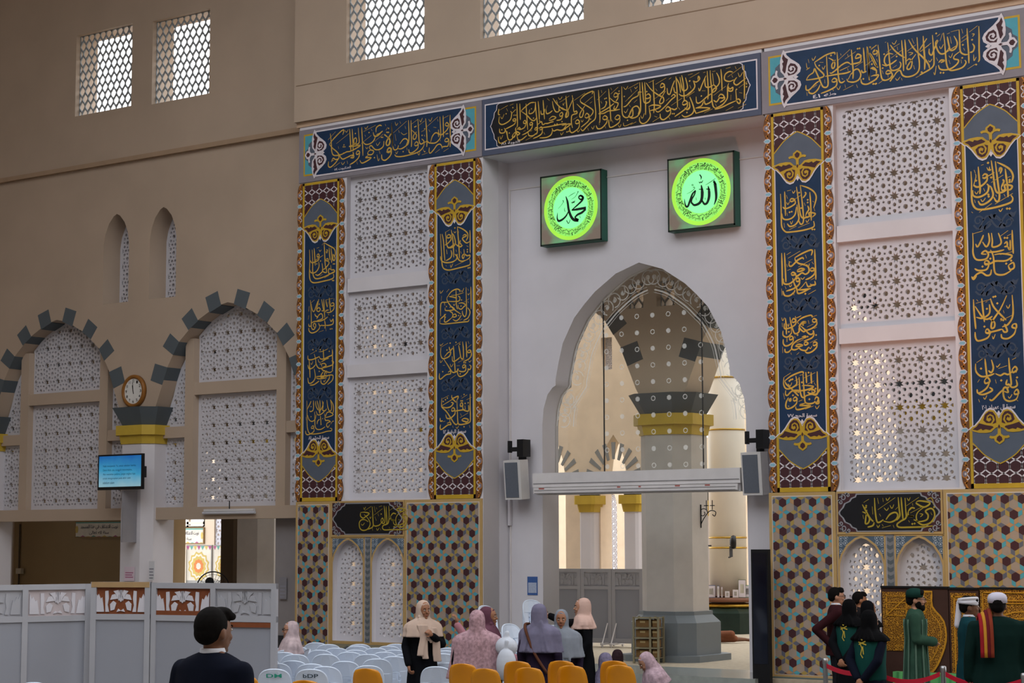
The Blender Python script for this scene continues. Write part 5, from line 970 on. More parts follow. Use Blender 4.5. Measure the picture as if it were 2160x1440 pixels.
# framed banner and printed boards seen under the arcade
def board(name, x0, y0, x1, y1, Y, lab, cat, kind):
    a, d_ = at(x0, y1, Y), at(x1, y0, Y); w_, h_ = d_.x-a.x, at((x0+x1)/2, y0, Y).z-at((x0+x1)/2, y1, Y).z; c = Vector(((a.x+d_.x)/2, Y, at((x0+x1)/2, y1, Y).z))
    r = empty(name, c, 0, lab, cat); P = M('print_paper', '#d3cbbd', .6, .1, 3); dec = M('print_teal', '#5f9a8e', .6); pk = M('print_magenta', '#a2527c', .6); og = M('print_orange', '#cd7b42', .6); gd = M('print_gold', '#c2a95c', .6)
    MB().box(-w_/2, w_/2, 0, .05, 0 if kind == 'text' else -c.z, h_).build('backing', M('board_frame', '#8a6c44', .6) if kind == 'text' else M('board_grey', '#94928f', .6), r)
    b = MB(); b.m = 0; b.flat(R4(-w_/2+.03, w_/2-.03, .03, h_-.03), -.003)
    if kind == 'text':
        b.m = 1; b.flat(R4(-w_/2+.03, w_/2-.03, h_*.86, h_-.03), -.006)
        for k in range(9): x = -w_/2+w_*(k+.5)/9; b.m = (1, 2, 4)[k % 3]; b.flat([(x-w_*.05, .03), (x+w_*.05, .03), (x, h_*(.1+.05*(k % 2)))], -.006)
        for s in (-1, 1): b.m = 4; b.flat(ring_pts(s*w_*.46, h_*.5, w_*.03, h_*.22, 14), -.006)
    else:
        for k in range(7): x = -w_/2+w_*(k+.5)/7; b.m = (2, 1, 4)[k % 3]; b.flat([(x-w_*.07, h_-.03), (x+w_*.07, h_-.03), (x, h_*.86)], -.006)
        for rr, mi, n in ((.42, 4, 12), (.36, 0, 12), (.3, 4, 12), (.2, 3, 10), (.1, 0, 8)):
            b.m = mi; b.flat([(w_*q*math.cos(t), h_*.42+w_*q*math.sin(t)) for t, q in ((2*PI*k/(2*n), rr if k % 2 else rr*.86) for k in range(2*n))], -.006-.002*(.45-rr)*10)
    b.build('printed_face', [P, dec, pk, og, gd], r)
    if kind == 'text':
        b = MB(); write(b, 'نويت الاعتكاف في هذا المسجد', -w_*.38, w_*.38, h_*.45, h_*.78, -.009, .01); write(b, 'سنة لله تعالى', -w_*.2, w_*.2, h_*.18, h_*.42, -.009, .01); b.build('lettering', M('board_ink', '#4d4a55', .6), r)
    return r
board('prayer_board', 158, 1098, 262, 1134, 4.4, 'framed board with Arabic text on the brown wall left of the arcade pillar', 'board', 'text')
board('prayer_board', 345, 1112, 430, 1147, 12.95, 'printed board with Arabic text under the bright far window', 'board', 'text')
board('folding_screen', 392, 1149, 447, 1226, 11.5, 'pale printed screen panel with a mandala, left of the two', 'screen', 'm')
board('folding_screen', 449, 1149, 500, 1226, 11.5, 'pale printed screen panel with a mandala, right of the two', 'screen', 'm')
board('folding_screen', 355, 1156, 388, 1226, 11.4, 'printed screen panel cut off by the beige wall edge', 'screen', 'm')
# pedestal fan behind the partition
c = at(450, 1230, 2.6); r = empty('pedestal_fan', (c.x, 2.6, -.25), VIEW, 'black pedestal fan, only its round cage showing above the partition', 'fan'); zc = c.z+.05
b = MB()
for q in (.36, .3, .2, .1): b.tube([(q*math.cos(2*PI*k/32), -.05+.03*(.36-q), zc+.1+q*math.sin(2*PI*k/32)) for k in range(33)], .014 if q == .36 else .004, 6)
for k in range(24): b.tube([(0, -.1, zc+.1), (.36*math.cos(2*PI*k/24), -.05, zc+.1+.36*math.sin(2*PI*k/24))], .004, 5)
b.build('fan_cage', black, r); MB().lathe([(.03, .05), (.03, zc)]).build('pole', black, r); MB().lathe([(.25, 0), (.25, .03), (.04, .06)]).build('base', black, r)
b = MB()
for k in range(3): t = k*2*PI/3; b.ell((.16*math.cos(t), -.03, zc+.1+.16*math.sin(t)), (.1, .012, .1))
b.build('blade', dark, r, True)
o = MB().tube([(at(42, 1110, 4.45).x, 4.45, at(42, 1105, 4.45).z), (at(42, 1110, 4.45).x, 4.45, 0)], .02).build('pipe', M('pipe_dark', '#4a3f33', .6)); tag(o, 'thin dark pipe running down the brown wall at far left', 'pipe')
c = at(42, 1204, 4.4); o = MB().box(-.1, .1, -.05, .04, -.07, .07).build('switch_box', M('switch_white', '#b5ab98', .5)); o.location = c; tag(o, 'small white switch box on the dark pipe at far left', 'switch')
# ================================================================ chairs, partitions, display, barrier
FL = -.25
pw = M('white_plastic', '#ccd8ea', .3, .03, 3, spec=.5)
py = M('yellow_plastic', '#c98308', .35, .05, 4, spec=.5)
steel = M('steel', '#9a9a9c', .3, .03, 5, .8)
def bend(me, f):
    for v in me.vertices: v.co = f(*v.co)
    me.update()
def white_chair():
    r = empty('white_chair')
    o = [(.2, .0), (.205, .1), (.21, .2), (.205, .29), (.18, .365), (.13, .41), (.06, .43), (0, .433)]
    o = smooth_pts(o, 3); out = o+[(-x, z) for x, z in o[-2::-1]]
    n = 5
    hole = [smooth_pts([(s*.075, .03), (s*.1, .09), (s*.1, .16), (s*.065, .22), (s*.035, .17), (s*.05, .1)], 3, True) for s in (1, -1)]
    me = pierced([out]+hole, -.011, .011)
    bm = bmesh.new(); bm.from_mesh(me); bmesh.ops.subdivide_edges(bm, edges=[e for e in bm.edges if e.calc_length() > .09], cuts=2, use_grid_fill=False); bm.to_mesh(me); bm.free()
    bend(me, lambda x, y, z: (x, y+.19+.24*z-1.1*x*x+.03, z+.43)); link('backrest', me, pw, r)
    b = MB(); rim = [(x, .22+.24*z-1.1*x*x-.004, z+.43) for x, z in out]; b.tube(rim, .014, 6); b.build('back_rim', pw, r, True)
    s = []
    for k in range(9):
        y = -.21+.43*k/8; w = .2+.015*math.sin(PI*k/8); dz = -.025 if k == 0 else 0
        s.append([(w*u, y, .44+dz-.018*(1-u*u)) for u in (-1, -.6, -.2, .2, .6, 1)]+[(w*u, y, .41+dz-.018*(1-u*u)) for u in (1, .6, .2, -.2, -.6, -1)])
    b = MB(); b.rings(s); b.build('seat', pw, r)
    for sx in (-1, 1):
        for y0, y1 in ((-.18, -.22), (.19, .26)):
            b = MB(); b.vprism([(sx*.19-.028, y0-.024), (sx*.19+.028, y0-.024), (sx*.19+.028, y0+.024), (sx*.19-.028, y0+.024)], .43, .42)
            b = MB(); b.rings([[(sx*.225+u*.02, y1+v*.018, 0) for u, v in ((-1, -1), (1, -1), (1, 1), (-1, 1))], [(sx*.185+u*.032, y0+v*.026, .43) for u, v in ((-1, -1), (1, -1), (1, 1), (-1, 1))]]); b.build('leg', pw, r)
    return r
def yellow_chair():
    r = empty('yellow_chair')
    rows = []
    for z, w, y in ((.40, .19, .19), (.5, .2, .2), (.6, .2, .215), (.68, .19, .235), (.74, .172, .25), (.775, .145, .26), (.79, .09, .265)):
        rows.append([(w*u, y-.035*u*u, z-.01*u*u) for u in (-1, -.7, -.35, 0, .35, .7, 1)]+[(w*u, y-.035*u*u+.012, z-.01*u*u) for u in (1, .7, .35, 0, -.35, -.7, -1)])
    b = MB(); b.rings(rows); b.build('backrest', py, r, True)
    s = []
    for k in range(7):
        y = -.2+.4*k/6; w = .2; dz = -.03 if k == 0 else (.02 if k == 6 else 0)
        s.append([(w*u, y, .42+dz-.02*(1-u*u)) for u in (-1, -.5, 0, .5, 1)]+[(w*u, y, .405+dz-.02*(1-u*u)) for u in (1, .5, 0, -.5, -1)])
    b = MB(); b.rings(s); b.build('seat', py, r, True)
    for sx in (-1, 1):
        for y0, y1 in ((-.14, -.2), (.14, .22)): MB().tube([(sx*.15, y0, .4), (sx*.2, y1, 0)], .012).build('leg', steel, r)
    return r
used = {}
def place(kind, loc, rz, label, group, maker):
    o = used.get(kind)
    if o is None: o = used[kind] = maker()
    else: o = copy_tree(o)
    o.location = loc; o.rotation_euler.z = rz; tag(o, label, 'chair', group); return o
ORD = ['first', 'second', 'third', 'fourth', 'fifth', 'sixth', 'seventh', 'eighth', 'ninth', 'tenth', 'eleventh', 'twelfth']
WC = [(667, 1356), (701, 1361), (632, 1363), (741, 1360), (589, 1366), (649, 1368), (707, 1366), (765, 1363), (813, 1362), (833, 1357), (675, 1369), (730, 1369), (790, 1367), (613, 1372), (805, 1373), (745, 1374), (839, 1369), (632, 1377), (691, 1376), (787, 1379), (843, 1380), (578, 1379), (830, 1385), (796, 1387), (628, 1392), (649, 1397), (730, 1394), (709, 1401), (592, 1397), (662, 1408), (590, 1409), (764, 1402), (952, 1365), (931, 1377), (945, 1396), (927, 1404), (935, 1371), (87, 1437)]
pos = [(gz(x, y, FL+.86), x, y) for x, y in WC]
# regular spacing: push neighbours apart so that no two chairs share space
P = [Vector((p.x, p.y)) for p, _, _ in pos]; vd = Vector((cF.x, cF.y)).normalized(); vs = Vector((vd.y, -vd.x))
for _ in range(200):
    for i in range(len(P)):
        for j in range(i):
            d = P[i]-P[j]; a, c = d.dot(vs), d.dot(vd)
            if abs(a) < .5 and abs(c) < .54:
                if abs(c) > .2 or abs(a) < .02: m = vd*((.54-abs(c))/2*(1 if c > 0 else -1))*.5
                else: m = vs*((.5-abs(a))/2*(1 if a > 0 else -1))*.5
                P[i] += m; P[j] -= m
order = sorted(range(len(P)), key=lambda i: -P[i].dot(vd)); rowsz = [10, 10, 9, 9]; k = 0
names = ['rearmost rows by the tiled wall', 'second band of rows from the wall', 'third band of rows from the wall', 'front rows of white chairs']
for bi, n in enumerate(rowsz):
    band = sorted(order[k:k+n], key=lambda i: P[i].dot(vs)); k += n
    for q, i in enumerate(band):
        lab = 'white plastic chair, %s from the left in the %s' % (ORD[q], names[bi])
        if WC[i] == (662, 1408): lab = 'white plastic chair with dark hand-painted letters on the back of its backrest'
        if WC[i] == (590, 1409): lab = 'white plastic chair with green letters, beside the white partition edge'
        if WC[i] == (87, 1437): lab = 'white plastic chair at the bottom left before the partitions'
        o = place('w', (P[i].x, P[i].y, FL), VIEW+PI+.12*math.sin(i*2.3), lab, 'white plastic chairs in rows', white_chair)
        if WC[i] in ((662, 1408), (590, 1409)):
            b = MB(); tx, mt = ('bDP', M('dark_ink', '#3b4b57', .6)) if WC[i][0] == 662 else ('DM', M('green_ink', '#2f9a84', .6))
            write(b, tx, -.1, .1, .76, .81, 0, .015, lambda x, z: (-x, .225+.24*(z-.43)-1.1*x*x+.0165, z), ar=False); b.build('painted_letters', mt, o)
YC = [(790, 1404), (663, 1428), (534, 1419), (575, 1434), (247, 1438), (881, 1438), (990, 1394), (1037, 1404), (1104, 1389), (1128, 1402), (1196, 1388), (1217, 1398), (1306, 1388), (1318, 1397)]
yl = ['yellow chair in front of the white chairs, left of the beige-scarfed woman', 'yellow chair before the white chair with dark letters', 'yellow chair just right of the man in the navy jacket', 'low yellow chair at the right foot of the partition', 'yellow chair at the bottom left in front of the partitions', 'yellow chair at the bottom edge right below the beige-scarfed woman',
      'yellow chair right below the woman in pink lace, rear of a pair', 'yellow chair right below the woman in pink lace, front of a pair', 'yellow chair below the lavender-scarfed woman, rear of a pair', 'yellow chair below the lavender-scarfed woman, front of a pair',
      'yellow chair below the woman in the black suit, rear of a pair', 'yellow chair below the woman in the black suit, front of a pair', 'rightmost pair of yellow chairs, the rear one', 'rightmost pair of yellow chairs, the front one']
YP = []; ZS = .27
for (x, y), lab in zip(YC, yl):
    p = gz(x, y, ZS+.69); s = Vector((p.x, p.y))
    for q in YP:
        while abs((s-q).dot(vs)) < .38 and abs((s-q).dot(vd)) < .42: s = s-vd*.03
    YP.append(s); o = place('y', (s.x, s.y, ZS), VIEW+PI-.35, lab, 'yellow plastic chairs', yellow_chair); o.scale = (.86, .86, .86)
e0 = Vector((CAM.x, CAM.y))+vd*20.75
S(MB().vprism([tuple(e0+vs*u+vd*v) for u, v in ((-7, -13), (7, -13), (2.1, .0), (-7, .0))], FL, ZS).build('floor', hallf))
def stack(x, y, n, a, where):
    top = FL+.86+.075*(n-1); p = gz(x, y, top)
    for i in range(n):
        lab = 'white plastic chair in the stack %s, %s' % (where, 'topmost of its stack' if i == n-1 else ('at the bottom' if i == 0 else '%s from the bottom' % ORD[i]))
        place('w', (p.x, p.y, FL+.075*i), VIEW+a, lab, 'stacked white plastic chairs', white_chair)
stack(1052, 1279, 9, .9, 'behind the maroon-scarfed woman')
stack(1140, 1267, 9, .6, 'behind the lavender-scarfed woman')
stack(1103, 1318, 6, .8, 'between the two women groups')
# ---- partitions
def divider(p0, p1, h, sub, label, styles, group, wheels=False):
    p0, p1 = Vector(p0), Vector(p1); d = (p1-p0); Lg = d.length; rz = math.atan2(d.y, d.x)
    r = empty('room_divider', p0, rz, label, 'partition', group)
    wd = M('partition_white', '#a3a4ab', .55, .04, 2); b = MB(); t = .03
    xs = [Lg*i/sub for i in range(sub+1)]; zb = .08; zm1, zm0 = h*.775, h*.735
    for x in xs: b.box(min(max(x-.04, 0), Lg-.08), max(min(x+.04, Lg), .08), -t, t, zb, h)
    for z0, z1 in ((h-.075, h), (zm0, zm1), (zb, zb+.1)): b.box(0, Lg, -t+.002, t-.002, z0, z1)
    b.build('frame', wd, r)
    for i in range(sub):
        x0, x1 = xs[i]+.04, xs[i+1]-.04; st = styles[i]
        MB().box(x0, x1, -.008, .008, zb+.1, zm0).build('lower_panel', M('partition_panel', '#8f929c', .5, .03, 1), r)
        bgm = M('wood_ply', '#7a4326', .6, .12, 5) if st in 'wb' else (M('pale_ply', '#b7adb0', .6, .06, 4) if st == 'p' else wd)
        MB().box(x0, x1, .004, .012, zm1, h-.075).build('carved_back', bgm, r)
        w2, zc, hh = (x1-x0)/2, zm1, h-.075-zm1; cx = (x0+x1)/2; b = MB()
        F = lambda pts: [(cx+u*w2*.94, zc+hh*(.08+v*.82)) for u, v in pts]
        leaves = [[(-1, 0), (-1, .95), (-.93, .7), (-.88, .82), (-.8, .6), (-.74, .66), (-.7, .35), (-.66, .0)], [(-.6, .0), (-.62, .95), (-.5, .97), (-.48, .6), (-.52, .3), (-.46, 0)],
                  [(-.4, .05), (-.42, .35), (-.3, .5), (-.18, .4), (-.25, .1)], [(-.42, .55), (-.35, .78), (-.22, .82), (-.12, .6)], [(-.3, .95), (-.1, 1.0), (-.04, .7), (-.08, .5), (-.2, .82)], [(.0, .45), (-.05, 1.0), (.05, 1.0), (.1, .6)], [(-.16, 0), (-.1, .14), (0, .05)]]
        for lf in leaves:
            for s in (1, -1): b.prism(F([(s*u, v) for u, v in lf]), -.012, .003)
        if st in 'wbp': b.build('carved_leaf', M('carved_white', '#c6c4cc', .6), r)
        else: b.build('carved_leaf', M('carved_shade', '#a9a8ae', .6), r) if st == 'n' else b.build('carved_leaf', wd, r)
        if st == 'b': MB().box(x0, x1, -.02, -.009, zm1+.0, zm1+.06).build('bare_strip', M('wood_ply', ''), r)
        if st in 'x': MB().box(x0+.02, x1-.02, -.028, -.012, zm0-.07, zm0-.005).build('bare_strip', M('wood_ply', ''), r)
        if st == 'w': MB().box(x0-.03, x1+.03, -t-.004, -t+.006, h-.075, h).build('masking_strip', M('kraft_tape', '#a88a62', .7, .08, 4), r)
    for x in (.1, Lg-.1):
        b = MB(); b.box(x-.03, x+.03, -.34, .34, .05, .09); b.tube([(x, -.3, .08), (x, -.02, .5)], .014); b.tube([(x, .3, .08), (x, .02, .5)], .014)
        for y in (-.31, .31): b.rings([[(xx, y+.03*math.cos(k*PI/6), .03+.03*math.sin(k*PI/6)) for k in range(12)] for xx in (x-.015, x+.015)])
        b.build('castor_foot', M('metal_white', ''), r)
    return r
def gp2(x, y, z): p = gz(x, y, z); return (p.x, p.y, FL)
hD = 1.86
def dp(x, y, dep): d = CAM+ray(x, y)*dep; return (d.x, d.y, FL)
divider(dp(-90, 1233, 25.6), dp(191, 1225, 26.6), 1.93, 2, 'white room divider at far left, carved leaf panels under the top rail', ['o', 'p'], 'white room dividers in front of the arcade')
divider(dp(194, 1222, 26.4), dp(319, 1222, 26.2), 1.96, 1, 'white room divider with bare brown carved top panel and kraft strip', ['w'], 'white room dividers in front of the arcade')
divider(dp(322, 1222, 26.2), dp(585, 1222, 25.4), 1.95, 2, 'white room divider at the right end, brown and white carved top panels', ['b', 'x'], 'white room dividers in front of the arcade')
q0, q1 = CAM+ray(1162, 1190)*41.5, CAM+ray(1357, 1192)*40.5
for i, nm in enumerate(('left', 'middle', 'right')):
    a, c = q0.lerp(q1, (i*.333)), q0.lerp(q1, (i*.333+.33)); a.z = c.z = 0
    divider(a, c, 1.66, 1, 'white room divider standing in the hall beyond the entrance, %s of three' % nm, ['o'], 'white room dividers beyond the entrance')
# ---- gold exhibit panels
kis = bpy.data.materials.new('gold_embroidery'); kis.use_nodes = True; nt = kis.node_tree; p = nt.nodes['Principled BSDF']
tc = nt.nodes.new('ShaderNodeTexCoord'); vo = nt.nodes.new('ShaderNodeTexVoronoi'); vo.inputs['Scale'].default_value = 38; vo.feature = 'DISTANCE_TO_EDGE'
n2 = nt.nodes.new('ShaderNodeTexNoise'); n2.inputs['Scale'].default_value = 30; cr = nt.nodes.new('ShaderNodeValToRGB'); e = cr.color_ramp.elements
e[0].color = (*lin('#d09a35'), 1); e[1].color = (*lin('#5b3512'), 1); e[0].position = .05; e[1].position = .13
nt.links.new(tc.outputs['Object'], vo.inputs['Vector']); nt.links.new(vo.outputs['Distance'], cr.inputs[0]); nt.links.new(cr.outputs[0], p.inputs['Base Color'])
p.inputs['Roughness'].default_value = .4; p.inputs['Metallic'].default_value = .35
gth = M('gold_thread', '#d39b33', .35, .15, 20, .4); cloth_b = M('dark_brown_cloth', '#3b2620', .8, .1, 6)
def exhibit(x0, x1, ytop, Y, lab, motif_kind):
    a, c = at(x0, ytop, Y), at(x1, ytop, Y); zt = (a.z+c.z)/2; xc = (a.x+c.x)/2; w2 = (c.x-a.x)/2; H = zt-FL
    r = empty('exhibit_panel', (xc, Y, FL), 0, lab, 'display panel', 'gold embroidered display panels')
    MB().box(-w2, w2, 0, .08, .0, H).build('cloth', cloth_b if motif_kind != 'full' else kis, r); b = MB(); g = MB()
    MB().box(-w2, w2, -.02, .08, H, H+.03).build('top_rail', black, r)
    if motif_kind == 'key':
        g.box(-w2+.03, -.05, -.012, 0, H*.45, H-.06)
        for k in range(4): z = H-.12-.1*k; b.box(-w2+.09, -.12, -.02, -.012, z-.012, z)
        b.box(-w2+.09, -w2+.105, -.02, -.012, H-.45, H-.1); b.box(-.135, -.12, -.02, -.012, H-.45, H-.1)
        b.stroke([(-w2+.1, H-.42), (-.13, H-.15)], .02, -.022)
        cx = w2*.42; h2 = w2*.5
        k = [(cx-.07, H-.05), (cx-.07, H-.28), (cx-h2*.9, H-.5), (cx-h2, H-.8), (cx-h2*.6, H-1.1), (cx-h2*.25, H-1.25), (cx, H-1.3)]
        k = smooth_pts(k, 3); out = k+[(2*cx-x, z) for x, z in k[-2::-1]]
        g.prism(out, -.012, 0); b.stroke(out+[out[0]], .03, -.02)
        ins = [(cx+(x-cx)*.72, H-.62+(z-H+.62)*.72) for x, z in out]; b.stroke(ins+[ins[0]], .014, -.02)
    elif motif_kind == 'strip':
        g.box(-w2+.03, w2-.03, -.012, 0, .1, H-.05)
        for s in (-1, 1): b.box(s*w2*.62-.01, s*w2*.62+.01, -.02, -.012, .1, H-.1)
        b.box(-w2+.04, w2-.04, -.02, -.012, H-.12, H-.1)
    else:
        for q in (.04, .16, .2): b.box(-w2+q, w2-q, -.02, -.008, H-q-.015, H-q); b.box(-w2+q, -w2+q+.015, -.02, -.008, .1, H-q); b.box(w2-q-.015, w2-q, -.02, -.008, .1, H-q)
        for rr in (.62, .52, .4): b.stroke(ring_pts(.1, H-.95, rr, rr, 40, 0, PI)+[(.1-rr, H-.95)], .02, -.015)
        for k in range(12): t = PI*k/11; b.stroke([(.1+.1*math.cos(t), H-.95+.1*math.sin(t)), (.1+.38*math.cos(t), H-.95+.38*math.sin(t))], .02, -.016)
        g.v or g.box(-w2, -w2+.01, -.004, 0, .1, .2)
    if g.v: g.build('embroidered_field', kis, r)
    b.build('gold_border', gth, r); return r
exhibit(1858, 1999, 1240, -.5, 'brown and gold display panel with keyhole motif behind the bearded man', 'key')
exhibit(2001, 2063, 1243, -.5, 'narrow gold display strip behind the white-turbaned man', 'strip')
exhibit(2067, 2215, 1243, -.5, 'wide all-gold display panel at right behind the white-capped man', 'full')
# green skirting cloth under the display
a, c = at(1880, 1400, -1.0), at(2160, 1400, -1.0)
b = MB(); n = 60; top = [(a.x+(c.x-a.x)*k/n, .03*math.sin(k*1.3), .5) for k in range(n+1)]; bot = [(x, .05*math.sin(k*1.3)-.02, 0) for k, (x, y, z) in enumerate(top)]
b.rings([top, bot], cap=False, close=False)
b.rings([[(x, y+.12, z) for x, y, z in top], top], cap=False, close=False)
o = b.build('green_cloth', M('green_cloth', '#4f9a5c', .7, .1, 4), None, True); o.location = (0, -.95, FL); tag(o, 'bright green cloth draped low in front of the gold display', 'cloth')
MB().box(a.x, c.x, -.9, -.6, FL, FL+.49).build('cloth_table', M('table_brown', '#4a3527', .6)); tag(bpy.data.objects['cloth_table'], 'low table under the bright green cloth', 'table')
# ---- barrier posts with red belt
posts = []
for x, yb in ((1741, 1406), (1838, 1420), (1990, 1424), (2160, 1440)):
    posts.append(gz(x, yb, FL+.95))
for i, q in enumerate(posts[:]):
    r = empty('barrier_post', (q.x, q.y, FL), VIEW, ['leftmost steel barrier post of the red belt', 'second steel barrier post, behind the green-vested women', 'third steel barrier post before the robed man', 'steel barrier post at the right edge of the picture'][i], 'barrier post', 'steel posts of the red belt')
    MB().lathe([(.03, .02), (.03, .98), (.035, .99), (.035, 1.05), (.02, 1.06)], n=20).build('pole', steel, r, True); MB().lathe([(.17, 0), (.17, .015), (.03, .03)], n=28).build('base', steel, r, True)
for i in range(len(posts)-1):
    a, c = posts[i], posts[i+1]; b = MB(); r0 = []; r1 = []
    dd = (c-a); dd.z = 0; u = dd.normalized()*.04
    for k in range(13):
        t = k/12; p = (a+u).lerp(c-u, t); z = FL+.965-.1*4*t*(1-t)*(.5 if i == 0 else 1)
        r0.append((p.x, p.y, z+.028)); r1.append((p.x, p.y, z-.028))
    nrm = Vector((-dd.y, dd.x, 0)).normalized()*.0025
    b.rings([[Vector(q)-nrm for q in r0], [Vector(q)-nrm for q in r1], [Vector(q)+nrm for q in r1], [Vector(q)+nrm for q in r0], [Vector(q)-nrm for q in r0]], cap=False, close=False)
    o = b.build('barrier_belt', M('red_belt', '#b5132f', .5, .05, 6)); tag(o, ['red belt span in front of the blazer boy and green-vested women', 'red belt span in front of the robed bearded man', 'red belt span at the lower right corner'][i], 'barrier belt', 'red belt spans')
# ================================================================ people
SK = {'l': M('skin_light', '#a97c64', .5, .05, 6), 'm': M('skin_tan', '#8f6248', .5, .05, 6), 'd': M('skin_brown', '#6e4a36', .5, .05, 6)}
hairM = M('black_hair', '#0e0c0b', .9, .3, 60, spec=.1); eyeW = M('eye_white', '#cfc8c0', .4, 0); eyeB = M('eye_dark', '#1a1210', .3, 0); lip = M('lips', '#7d4238', .5, .05)
def fused(mb, name, mat, parent, vox=.011, sm=6):
    me = bpy.data.meshes.new(name); me.from_pydata(mb.v, [], mb.f); me.update(); o = bpy.data.objects.new(name, me); C.objects.link(o)
    m = o.modifiers.new('r', 'REMESH'); m.mode = 'VOXEL'; m.voxel_size = vox
    s = o.modifiers.new('s', 'SMOOTH'); s.iterations = sm; s.factor = .5
    bpy.context.view_layer.update(); m2 = bpy.data.meshes.new_from_object(o.evaluated_get(bpy.context.evaluated_depsgraph_get()))
    bpy.data.objects.remove(o); bpy.data.meshes.remove(me); m2.materials.clear(); m2.name = name
    return link(name, m2, mat, parent, True)
def hand(b, w, d, n, side, curl=.5, s=1.0):
    w, d, n = Vector(w), Vector(d).normalized(), Vector(n); n = (n-d*n.dot(d)).normalized(); t = d.cross(n)*side   # t towards the thumb
    pc = w+d*.048*s
    b.cap(w, w+d*.03*s, .024*s, .024*s); b.cap(pc-t*.022*s, pc+t*.02*s, .017*s, .018*s); b.cap(pc+d*.022*s-t*.026*s, pc+d*.022*s+t*.022*s, .014*s, .015*s)
    for k, (off, L) in enumerate(((.026, .068), (.009, .076), (-.009, .072), (-.026, .056))):
        p = w+d*.082*s+t*off*s; a = curl*(.75+.12*k); q1 = d*math.cos(a)+n*math.sin(a); q2 = d*math.cos(a*2.1)+n*math.sin(a*2.1)
        m = p+q1*L*.52*s; b.cap(p, m, .0092*s, .0085*s, 8); b.cap(m, m+q2*L*.5*s, .0085*s, .007*s, 8)
    p = w+d*.03*s+t*.03*s; m = p+(d*.6+t*.75+n*.25).normalized()*.036*s; b.cap(p, m, .0105*s, .0095*s, 8); b.cap(m, m+(d*.9+t*.2+n*.5*curl).normalized()*.03*s, .0095*s, .0078*s, 8)
def figure(px_, py_, h, a, label, kind='hijab', skin='m', top=None, bottom=None, scarf=None, arms=None, hy=0, hp=0, legs='stand', lean=0, extra=(), loc=None, slim=1.0, hair=True, scarf_len=.46, fl=FL, glasses=False, beard=False, robe=False, collar=None, scarf_seed=0, open_jacket=False):
    k = h/1.65; hs = .45 if legs == 'sit' else (.12 if legs == 'floor' else .52*h)   # hip height
    H = h if legs == 'stand' else hs+h*.48
    p = loc or gz(px_, py_, fl+H+.01); root = empty('person', (p[0], p[1], fl), VIEW+a, label, 'person')
    male = kind == 'man'; sw = (.205 if male else .175)*k*slim
    zs = H-.3*k; hc = H-.118*k; L = Vector
    tilt = Matrix.Translation((0, 0, hs)) @ Matrix.Rotation(lean, 4, 'X') @ Matrix.Translation((0, 0, -hs))
    hm = tilt @ Matrix.Translation((0, .01, H-.24*k)) @ Matrix.Rotation(hy, 4, 'Z') @ Matrix.Rotation(hp, 4, 'X') @ Matrix.Translation((0, -.01, -(H-.24*k)))
    def T(mb, start, m): mb.v[start:] = [tuple(m @ L(v)) for v in mb.v[start:]]
    arms = arms or [None, None]; AR = []
    for side, ar in zip((-1, 1), arms):
        sh = L((side*sw, .01, zs-.022*k))
        if ar is None: el, wr, hd, n, cu = L((side*(sw+.055*k), .03, zs-.28*k)), L((side*(sw+.05*k), -.04, zs-.52*k)), L((0, -.1, -1)), L((-side, 0, 0)), .5
        else: el, wr, hd, n, cu = (L(ar[0])*k+L((0, 0, zs)), L(ar[1])*k+L((0, 0, zs)), L(ar[2]), L(ar[3]), ar[4])
        AR.append((side, sh, el, wr, hd, n, cu))
    LG = []
    for s in (-1, 1):
        if legs == 'stand': LG.append((L((s*.09*k, .01, hs)), L((s*.095*k, -.01, .28*h)), L((s*.1*k, .02, .06))))
        elif legs == 'sit': LG.append((L((s*.09*k, .02, hs+.06)), L((s*.12*k, -.42*k, hs+.05)), L((s*.12*k, -.4*k, .07))))
        else: LG.append((L((s*.1*k, .02, hs)), L((s*.34*k, -.3*k, .12)), L((-s*.1*k, -.34*k, .08))))
    # ---- body: one continuous skin
    b = MB(); i0 = 0
    b.ell((0, -.008, hc+.012*k), (.074*k, .095*k, .108*k)); b.ell((0, -.03*k, hc-.05*k), (.056*k, .07*k, .066*k)); b.cap((0, -.098*k, hc+.01*k), (0, -.116*k, hc-.022*k), .009*k, .0125*k, 8)
    b.ell((0, -.09*k, hc-.062*k), (.026*k, .014*k, .012*k), 10, 6); b.ell((0, -.082*k, hc-.098*k), (.022*k, .02*k, .016*k), 10, 6)
    for s in (-1, 1): b.ell((s*.076*k, .012, hc-.01*k), (.012*k, .022*k, .033*k), 10, 6); b.ell((s*.03*k, -.08*k, hc-.03*k), (.024*k, .02*k, .02*k), 10, 6)
    T(b, i0, hm); i0 = len(b.v)
    b.cap((0, .012, H-.27*k), (0, .008, H-.2*k), .052*k, .05*k); b.ell((0, .01, zs-.1*k), (sw*.92, .1*k, .2*k)); b.ell((0, .01, zs-.32*k), (sw*.75, .09*k, .18*k)); b.ell((0, .02, hs+.05*k), (.16*k, .11*k, .13*k))
    b.cap((-sw*.9, .01, zs-.03*k), (sw*.9, .01, zs-.03*k), .05*k, .05*k)
    for side, sh, el, wr, hd, n, cu in AR: b.cap(sh, el, .046*k, .038*k); b.cap(el, wr, .038*k, .026*k); hand(b, wr, hd, n, side, cu, k)
    T(b, i0, tilt)
    for hp_, kn, an in LG: b.cap(hp_, kn, .075*k, .052*k); b.cap(kn, an, .052*k, .035*k); b.cap(an-L((0, 0, .02)), an+L((0, -.16*k, -.025)), .036*k, .03*k)
    fused(b, 'body', SK[skin], root, .0095, 3)
    # ---- face
    F = lambda mb, nm, mt: (T(mb, 0, hm), mb.build(nm, mt, root, True))
